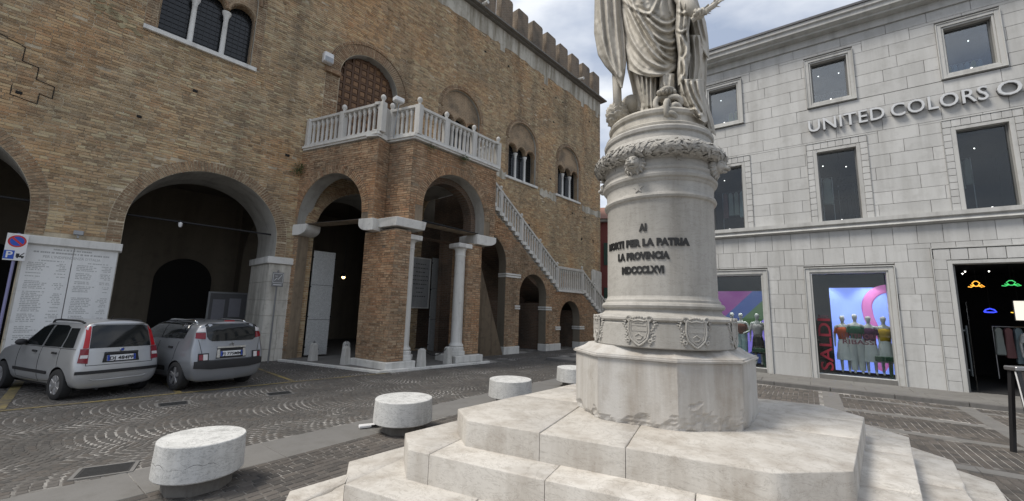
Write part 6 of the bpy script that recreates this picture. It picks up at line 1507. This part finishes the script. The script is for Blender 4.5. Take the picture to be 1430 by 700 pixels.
for pts in ([(-.60, .66), (.60, .66)], [(-.60, .66), (-.565, .96)], [(.60, .66), (.565, .96)], [(-.47, 1.445), (.47, 1.445)]): c.line('panel_gap', 'rear', pts, M_seam, .0055)
c.line('wiper', 'rear', [(.02, .99), (-.20, 1.06), (-.40, 1.08)], M_black, .008, .012); c.line('tailgate_edge', 'rear', [(-.50, 1.435), (.50, 1.435)], M_chrome, .006, .004)
c.T.part('exhaust_pipe', MB().tube([(-.30, .30, .20), (-.52, .30, .20)], .024, 10), M_rimd, parent=c.body, smooth=40); c.T.part('aerial', MB().tube([(.05, .0, 1.515), (-.02, 0, 1.60)], .006, 5), M_black, parent=c.body); c.T.part('underside', MB().box(-.3, 2.6, -.5, .5, .17, .30), M_black, parent=c.body)
mb = text_mb('PANDA', .05, .004, .001, 1.3) if False else None
c.line('fog_crease', 'rear', [(-.50, .40), (-.44, .37), (.44, .37), (.50, .40)], M_silver, .010, .0)
# rounded people carrier (right)
Z = [.24, .22, .29, .52, .76, 1.00, 1.11, 1.49, 1.62, 1.70, 1.72]; Y = [0, .66, .80, .865, .875, .86, .84, .765, .68, .36, 0]
st = [A_([-.58, -.60, -.64, -.685, -.665, -.63, -.61, -.56, -.50, -.45, -.45], .945), A_([-.50, -.52, -.55, -.58, -.56, -.53, -.51, -.46, -.39, -.34, -.34], .995), A_([-.20]*11), A_([.6]*11), A_([1.3]*7+[1.2, 1.1, 1.05, 1.05]),
      ring([1.95]*7+[1.45, 1.36, 1.32, 1.32], [y*.985 for y in Y], Z[:7]+[1.36, 1.48, 1.53, 1.545]), ring([2.3]*7+[2.18, 2.14, 2.12, 2.12], [0, .64, .78, .83, .83, .80, .76, .66, .56, .3, 0], Z[:6]+[1.00, 1.06, 1.08, 1.10, 1.105]),
      ring([2.9]*11, [0, .6, .74, .79, .78, .72, .68, .58, .5, .28, 0], [.24, .22, .3, .5, .7, .84, .89, .93, .95, .97, .975]), ring([3.22, 3.26, 3.30, 3.33, 3.31, 3.26, 3.24, 3.2, 3.18, 3.16, 3.16], [0, .5, .62, .66, .64, .58, .55, .48, .4, .24, 0], [.26, .24, .3, .48, .62, .74, .77, .79, .80, .81, .81])]
C3F = Frame((-6.45, 9.15, 0), rad(152.2), .92)
c = Car('parked_car', 'rounded lilac grey car with dark rear bumper band, right of the small silver hatchback', C3F, car_body(st, [0, 2.54], .365, .83, .92), .9, M_grey); c.T.o['group'] = 'cars parked by the portico'
c.patch('rear_window', 'rear', [(-.66, 1.15), (-.58, 1.12), (-.53, 1.08), (.45, 1.08), (.52, 1.12), (.56, 1.18), (.60, 1.43), (.52, 1.468), (-.54, 1.468), (-.65, 1.42), (-.69, 1.28)], M_carglass)
for s in (-1, 1):
    c.patch('tail_light', 'rear', [(s*.60, 1.13), (s*.775, 1.15), (s*.755, 1.27), (s*.60, 1.27)], M_redd, .008, .014); c.patch('tail_light', 'rear', [(s*.60, 1.285), (s*.75, 1.285), (s*.69, 1.44), (s*.60, 1.50)], M_clear, .008, .014)
    fb = c.patch('fog_light', 'rear', [(s*.52, .66), (s*.735, .66), (s*.735, .83), (s*.52, .83)], M_black, .006, .014); c.patch('fog_lens', 'rear', [(s*.545, .685), (s*.635, .685), (s*.635, .805), (s*.545, .805)], M_clear, .018, .008, fb); c.patch('fog_lens', 'rear', [(s*.645, .685), (s*.72, .69), (s*.72, .80), (s*.645, .805)], M_redd, .018, .008, fb)
    sd = 'left' if s > 0 else 'right'
    c.patch('side_window', sd, [(-.10, 1.13), (1.70, 1.08), (1.85, 1.12), (1.38, 1.42), (1.0, 1.55), (.35, 1.575), (.0, 1.56), (-.12, 1.50), (-.19, 1.36)], M_carglass); c.line('pillar', sd, [(.86, 1.11), (.80, 1.57)], M_black, .014, .006)
    for pts in ([(.92, .32), (.90, 1.04)], [(1.95, .34), (1.93, 1.02)], [(.92, .30), (1.95, .33)], [(.12, .70), (.05, 1.06)], [(.38, .36), (.92, .31)], [(.12, .70), (.38, .36)]): c.line('panel_gap', sd, pts, M_seam, .0055)
    for x in (.22, 1.02): c.patch('door_handle', sd, [(x, .90), (x+.17, .905), (x+.17, .945), (x, .94)], M_black, .004, .022)
    c.patch('side_strip', sd, [(.50, .40), (.86, .40), (.86, .50), (.47, .50)], M_black, .004, .012)
    p = c.hit(sd, 1.68, 1.08, 0); mb = MB().ball((p.x, p.y+s*.10, p.z), (.07, .10, .08), 12, 8); c.T.part('mirror', mb, M_grey, parent=c.body, smooth=True)
    P_ = [c.hit('top', x, s*.58, o) for x, o in ((-.15, .0), (-.05, .045), (.1, .055), (.85, .055), (1.0, .045), (1.12, 0))]; c.T.part('roof_rail', MB().tube(P_, .022, 8), M_chrome, parent=c.body, smooth=True)
    for x in (0, 2.54): c.wheel(x, s*.755, .315, .20, 1)
c.patch('bumper_band', 'rear', [(-.80, .52), (-.45, .48), (.45, .48), (.80, .52), (.80, .665), (-.80, .665)], M_black, .006, .016); c.patch('chrome_bar', 'rear', [(-.34, .925), (.34, .925), (.34, .96), (-.34, .96)], M_chrome, .008, .020)
c.patch('plate_recess', 'rear', [(-.36, .70), (.36, .70), (.33, .92), (-.33, .92)], M_seam, .003, .004); pl = c.patch('number_plate', 'rear', [(-.26, .745), (.26, .745), (.26, .855), (-.26, .855)], M_platew, .010, .006)
for s in (-1, 1): c.patch('plate_band', 'rear', [(s*.215, .747), (s*.258, .747), (s*.258, .853), (s*.215, .853)], M_plateb, .016, .004, pl); c.patch('plate_surround', 'rear', [(s*.275, .72), (s*.35, .72), (s*.33, .90), (s*.275, .90)], M_chrome, .008, .006)
c.text('FJ 775MM', 0, .80, .072, .40, M_letter, .016, pl); p = c.hit('rear', 0, 1.0, 0); mb = MB()
for k in (0, 1):
    zz = p.z-.01+k*.032; mb.tube([(p.x-.012, .05, zz-.02), (p.x-.016, 0, zz+.012), (p.x-.012, -.05, zz-.02)], .010, 6)
c.T.part('badge', mb, M_chrome, parent=c.body, smooth=60); c.line('brake_light', 'rear', [(-.12, 1.515), (.12, 1.515)], M_red, .012, .004)
for pts in ([(-.62, .675), (.62, .675)], [(-.62, .675), (-.73, 1.12)], [(.62, .675), (.73, 1.12)]): c.line('panel_gap', 'rear', pts, M_seam, .0055)
c.T.part('underside', MB().box(-.4, 2.8, -.55, .55, .18, .32), M_black, parent=c.body)

# ------------------------------------------------------------------ signs, memorial panel, bollards and the rest
FP = Frame(FA.w((-5.77, -.34, 0)), FA.a)
M_pole = mat_plain('lavender_pole', (.26, .25, .42), .5, .2); M_signw = mat_plain('sign_white', (.70, .70, .70), .4); M_signblue = mat_plain('sign_blue', (.01, .07, .42), .4); M_signred = mat_plain('sign_red', (.50, .02, .02), .4)
t = Thing('parking_sign', 'no parking sign over a blue P panel, on a lavender pole', 'sign', FP, (0, 0, 0))
t.part('pole', MB().tube([(0, .05, -.02), (0, .05, 3.2)], .026, 12), M_pole, smooth=40); pb_ = t.part('sign_board', MB().box(-.158, .158, -.012, .012, 2.58, 3.18), M_signw, bevel=.004)
def disc(cx_, cz_, r, y0, y1, n=28): return MB().prismy([(cx_+r*math.cos(2*PI*i/n), cz_+r*math.sin(2*PI*i/n)) for i in range(n)], y0, y1)
t.part('red_ring', disc(0, 3.01, .135, -.015, -.012), M_signred, parent=pb_); t.part('blue_disc', disc(0, 3.01, .104, -.018, -.0155), M_signblue, parent=pb_); mb = MB(); mb.prismy([(-.088, .062), (-.062, .088), (.088, -.062), (.062, -.088)][::-1], -.021, -.0185); mb.v = [(x, y, z+3.01) for x, y, z in mb.v]; t.part('red_bar', mb, M_signred, parent=pb_)
t.part('blue_panel', MB().box(-.155, -.005, -.015, -.0125, 2.61, 2.80), M_signblue, parent=pb_); mb = text_mb('P', .20, .002, .004); mb.v = [(x-.08, y-.017, z+2.64) for x, y, z in mb.v]; t.part('letter', mb, M_signw, parent=pb_)
mb = MB().box(.02, .14, -.0155, -.0125, 2.66, 2.69); mb.box(.02, .07, -.0155, -.0125, 2.69, 2.74); mb.tube([(.08, -.014, 2.69), (.135, -.014, 2.76)], .008, 5); mb.add(*(lambda q: (q.v, q.f))(disc(.045, 2.65, .014, -.016, -.0125, 12))); mb.add(*(lambda q: (q.v, q.f))(disc(.115, 2.65, .014, -.016, -.0125, 12))); t.part('tow_symbol', mb, M_letter, parent=pb_)
FP2 = Frame(FA.w((-.44, -.42, 0)), FA.a)
t = Thing('street_sign', 'small grey sign plate on a thin pole before the right stone pier', 'sign', FP2, (0, 0, 0)); M_gsign = mat_plain('grey_sign', (.19, .19, .19), .5)
t.part('pole', MB().tube([(0, .04, -.02), (0, .04, 2.80)], .026, 10), M_gsign, smooth=40); pb_ = t.part('sign_plate', MB().box(-.165, .165, -.012, .012, 2.33, 2.78), M_gsign, bevel=.006)
mb = MB()
for q in ((-.145, .145, 2.74, 2.75), (-.145, .145, 2.45, 2.46), (-.145, -.135, 2.46, 2.74), (.135, .145, 2.46, 2.74)): mb.box(q[0], q[1], -.015, -.0125, q[2], q[3])
mb.tube([(-.10, -.014, 2.52), (-.03, -.014, 2.60), (0, -.014, 2.55), (.10, -.014, 2.70)], .008, 5); mb.tube([(-.09, -.014, 2.66), (-.02, -.014, 2.66)], .008, 5); mb.box(-.12, .12, -.015, -.0125, 2.38, 2.40); t.part('drawing', mb, M_signw, parent=pb_)
t.part('cap', MB().lathe([(.03, 2.80), (.03, 2.83), (.012, 2.86)], (0, .04, 0), 10), M_gsign)
t = Thing('memorial_panel', 'large white marble panel carved with columns of names between the two left arches', 'memorial', FA, (-4.9, -.045, .2))
M_panel = mat_stone('panel_marble', (.72, .72, .705), (.34, .34, .33), 2.4, .55, .1, (.5, .8), .05, .3)
for a, b in ((-5.66, -4.895), (-4.885, -4.12)): t.part('marble_slab', MB().box(a, b, -.085, -.036, .15, 3.0), M_panel, bevel=.006)
M_carve = mat_plain('worn_carved_letters', (.40, .40, .39), .8)
mb = text_mb('PER L\u2019INDIPENDENZA D\u2019ITALIA', .115, .003, .0008); k = .95/(max(p[0] for p in mb.v)-min(p[0] for p in mb.v)); mb.v = [(-4.89+x*k, y-.0865, z*.75+2.71) for x, y, z in mb.v]; t.part('heading', mb, M_carve)
mb = MB()
def fake_line(x0, x1, z, h):
    x = x0
    while x < x1-.02: q = random.uniform(.015, .05); mb.box(x, min(x+q, x1), -.0868, -.084, z, z+h); x += q+random.choice((.006, .006, .022))
fake_line(-5.22, -4.55, 2.90, .035); fake_line(-5.52, -4.25, 2.82, .038); fake_line(-5.42, -5.0, 2.63, .022); fake_line(-4.62, -4.25, 2.63, .022)
for (a, b) in ((-5.58, -4.96), (-4.80, -4.18)):
    z = 2.57
    while z > .3:
        if random.random() < .90: fake_line(a+random.choice((0, 0, .01)), a+random.uniform(.22, .36), z, .019); (fake_line(b-random.uniform(.10, .2), b, z, .019) if random.random() < .8 else None)
        z -= .040 if random.random() < .85 else .075
t.part('name_lines', mb, M_carve, kind='stuff'); t.part('panel_cornice', MB().box(-5.72, -4.06, -.17, -.036, 3.01, 3.20), M_white, bevel=.012); t.part('centre_groove', MB().box(-4.893, -4.887, -.084, -.04, .15, 2.6), M_dark)
t = Thing('floodlight', 'small grey floodlight on top of the carved marble panel', 'floodlight', FA, (-4.86, -.12, 3.28)); mb = MB().box(-4.96, -4.78, -.20, -.10, 3.31, 3.42); t.part('lamp_housing', mb, M_steel, bevel=.012); t.part('lamp_bracket', MB().box(-4.89, -4.85, -.15, -.05, 3.24, 3.31), M_steel)
t = Thing('floodlight', 'white camera/speaker box high on the wall left of the balcony door', 'floodlight', FA, (.42, -.1, 10.6)); t.part('lamp_housing', MB().box(.28, .62, -.34, -.10, 10.50, 10.88), M_signw, bevel=.03); t.part('box_front', MB().box(.31, .59, -.346, -.341, 10.52, 10.70), M_steel); t.part('lamp_bracket', MB().box(.40, .50, -.10, 0, 10.62, 10.74), M_steel)  # security camera/speaker box, built with the floodlight part names
t = Thing('floodlight', 'white floodlight standing on the balcony behind its front corner', 'floodlight', FA, (1.75, -3.4, 8.2)); t.part('lamp_housing', MB().box(1.35, 1.68, -3.62, -3.40, 8.28, 8.44), M_signw, bevel=.03); t.part('stand', MB().tube([(1.55, -3.3, 7.16), (1.55, -3.48, 8.30)], .02, 8), M_steel)
t = Thing('notice_board', 'dark notice board with pale posters inside the big portico arch', 'notice board', FA, (-.7, 4.0, .05)); t.part('board', MB().box(-1.28, -.10, 4.0, 4.05, .9, 2.12), mat_plain('notice_grey', (.14, .14, .145), .6)); mb = MB()
for q in ((-1.34, -.04, .84, .90), (-1.34, -.04, 2.12, 2.18), (-1.34, -1.28, .90, 2.12), (-.10, -.04, .90, 2.12)): mb.box(q[0], q[1], 3.97, 4.05, q[2], q[3])
t.part('board_frame', mb, M_steel); 
for a, b, z0, z1 in ((-1.18, -.80, 1.1, 1.9), (-.66, -.28, 1.25, 1.95)): t.part('poster', MB().box(a, b, 3.985, 3.999, z0, z1), mat_plain('poster_paper', (.30, .30, .33), .7))
for x in (-1.2, -.2): t.part('board_leg', MB().box(x, x+.06, 4.0, 4.05, .05, .84), M_steel)
t = Thing('spot_lamp', 'small white spot lamp clamped on the iron rod in the big portico arch', 'lamp', FA, (-2.9, .5, 4.05)); t.part('lamp_body', MB().lathe([(.03, 0), (.05, .05), (.05, .12), (.02, .16)], (-2.9, .5, 3.93), 12), M_signw, smooth=40); t.part('clamp', MB().box(-2.93, -2.87, .47, .56, 4.06, 4.13), M_iron)
# bollards and chains at the loggia
M_boll = mat_stone('bollard_stone', (.54, .53, .50), (.22, .22, .19), 4, .8, .3, (.46, .74), .1, .5)
me = None
def bollard(label, u, v):
    t = Thing('stone_bollard', label, 'bollard', Frame(FA.w((u, -v, 0)), FA.a+.15), (0, 0, 0), 'low stone bollards round the loggia')
    t.part('bollard_shaft', MB().prism([(-.115, -.115), (.115, -.115), (.115, .115), (-.115, .115)], .0, .56, top=[(-.085, -.085), (.085, -.085), (.085, .085), (-.085, .085)]), M_boll, bevel=.02, seg=2)
    t.part('bollard_top', MB().prism([(-.083, -.083), (.083, -.083), (.083, .083), (-.083, .083)], .561, .60, top=[(-.04, -.04), (.04, -.04), (.04, .04), (-.04, .04)]), M_boll, bevel=.008)
    t.part('ring', MB().tube([(.03*math.cos(a), 0, .625+.03*math.sin(a)) for a in [2*PI*i/12 for i in range(12)]], .007, 5, closed=True), M_iron)
bollard('low stone bollard at the left end of the loggia kerb, before the speckled slab', .62, 1.05); bollard('low stone bollard beside the left foot of the brick corner pier', 1.02, 2.42); bollard('low stone bollard beside the slim column of the brick corner pier', 2.55, 4.12); bollard('low stone bollard beside the octagonal base of the right loggia column', 3.62, 4.02); bollard('low stone bollard standing back inside the loggia, in the dark doorway', 1.75, .9)
def chain(label, a, b, sag):
    t = Thing('chain', label, 'chain', FA, a, 'iron chains between the bollards'); A_c, B_c = Vector(a), Vector(b); n = int((B_c-A_c).length/.05)
    for i in range(n):
        s = (i+.5)/n; p = A_c.lerp(B_c, s); p.z -= sag*4*s*(1-s); d = (B_c-A_c).normalized(); d.z -= sag*4*(1-2*s)/(B_c-A_c).length; d.normalize(); sd = d.cross(Vector((0, 0, 1))).normalized() if i % 2 else d.cross(d.cross(Vector((0, 0, 1)))).normalized()
        t.part('chain_link', MB().tube([p+d*.036*math.cos(q)+sd*.018*math.sin(q) for q in [2*PI*j/10 for j in range(10)]], .007, 4, closed=True), M_iron)
chain('iron chain hanging from the left bollard to the speckled slab', (.62, -1.05, .62), (1.15, -.1, .30), .04); chain('iron chain hanging low between the two bollards by the loggia columns', (2.55, -4.12, .62), (3.62, -4.02, .62), .26)
# weeds in the brickwork
M_weed = mat_plain('weed_leaf', (.045, .085, .02), .7, 0, .4, 40)
def weed(label, fr, c, n, r):
    t = Thing('weed', label, 'plant', fr, c, 'weeds rooted in the masonry'); mb = MB(); st_ = MB()
    for i in range(n):
        d = Vector((random.gauss(0, 1), -abs(random.gauss(.6, .6)), random.gauss(.1, 1))).normalized(); p = Vector(c)+d*r*random.uniform(.3, 1); u = (d+Vector((random.gauss(0, .5), 0, random.gauss(-.3, .5)))).normalized(); v = u.orthogonal().normalized(); L = random.uniform(.04, .075)
        mb.add([p, p+u*L*.5+v*.018, p+u*L, p+u*L*.5-v*.018], [(0, 1, 2, 3)])
        if i % 6 == 0: st_.tube([c, p], .004, 4)
    t.part('leaves', mb, M_weed, kind='stuff'); t.part('stem', st_, M_weed)
weed('green weed growing at the joint of palace wall and loggia', FA, (-.05, -.04, 6.35), 170, .30); weed('green weed hanging under the middle of the balcony front', FA, (3.85, -4.02, 6.98), 110, .20); weed('thin weed rooted under the balcony right of its corner', FA, (2.5, -4.02, 6.95), 50, .15)
# red house beyond the palace corner
M_redw = mat_stone('red_plaster', (.23, .065, .055), (.13, .05, .045), .8, .9, .1); M_tile = mat_plain('roof_tile', (.24, .12, .085), .9, 0, .3, 12)
FR_ = Frame((6.5, 30.5, 0), rad(-12)); t = Thing('red_house', 'dark red plastered house seen in the gap beyond the palace corner', 'house', FR_)
t.part('wall', MB().box(-7, 7, 0, 8, -.1, 8.9), M_redw); t.part('roof', MB().prismx([(-.5, 8.9), (4, 10.9), (8.5, 8.9)], -7.4, 7.4), M_tile); t.part('eaves', MB().box(-7.2, 7.2, -.35, -.01, 8.70, 8.899), M_plaster)
for x in (-4.5, -1.5, 1.5, 4.5):
    for z in (2.0, 5.4): wd_ = t.part('window', MB().box(x-.5, x+.5, -.03, .02, z, z+1.7), M_dark); t.part('window_frame', MB().box(x-.62, x+.62, -.06, -.001, z-.14, z-.001), M_trim, parent=wd_); t.part('shutter', MB().box(x-1.02, x-.51, -.06, -.001, z, z+1.7), mat_plain('green_shutter', (.03, .07, .05), .7) if 'green_shutter' not in D.materials else D.materials['green_shutter'], parent=wd_)
# stand at the right edge, loose bar by the second seat
FM = Frame((7.20, 5.80, 0), rad(-8)); t = Thing('menu_stand', 'black folding display stand with a metal cap at the right edge of the square', 'display stand', FM)
for y in (0, .34):
    for x in (0, .62): t.part('post', MB().prismx([(y-.025+.0, 0), (y+.025, 0), (.17+(y-.17)*.25+.025, 1.16), (.17+(y-.17)*.25-.025, 1.16)], x, x+.045), M_black)
t.part('cap', MB().box(-.03, .70, .08, .26, 1.16, 1.22), M_alu, bevel=.012); t.part('panel', MB().box(.046, .619, .11, .13, .25, 1.15), mat_plain('stand_panel', (.10, .08, .07), .6)); t.part('edge_strip', MB().tube([(.0, .0, .02), (-.004, .125, 1.15)], .009, 6), M_signw)
FBR = Frame((-2.06, 6.40, 0), rad(28)); t = Thing('metal_bar', 'short pale metal bar lying on the ground beside the second stone seat', 'metal bar', FBR); t.part('bar', MB().box(-.15, .15, -.05, .05, .012, .055), M_signw, bevel=.01); t.part('bar_slot', MB().box(.02, .13, -.052, -.02, .02, .05), M_dark)
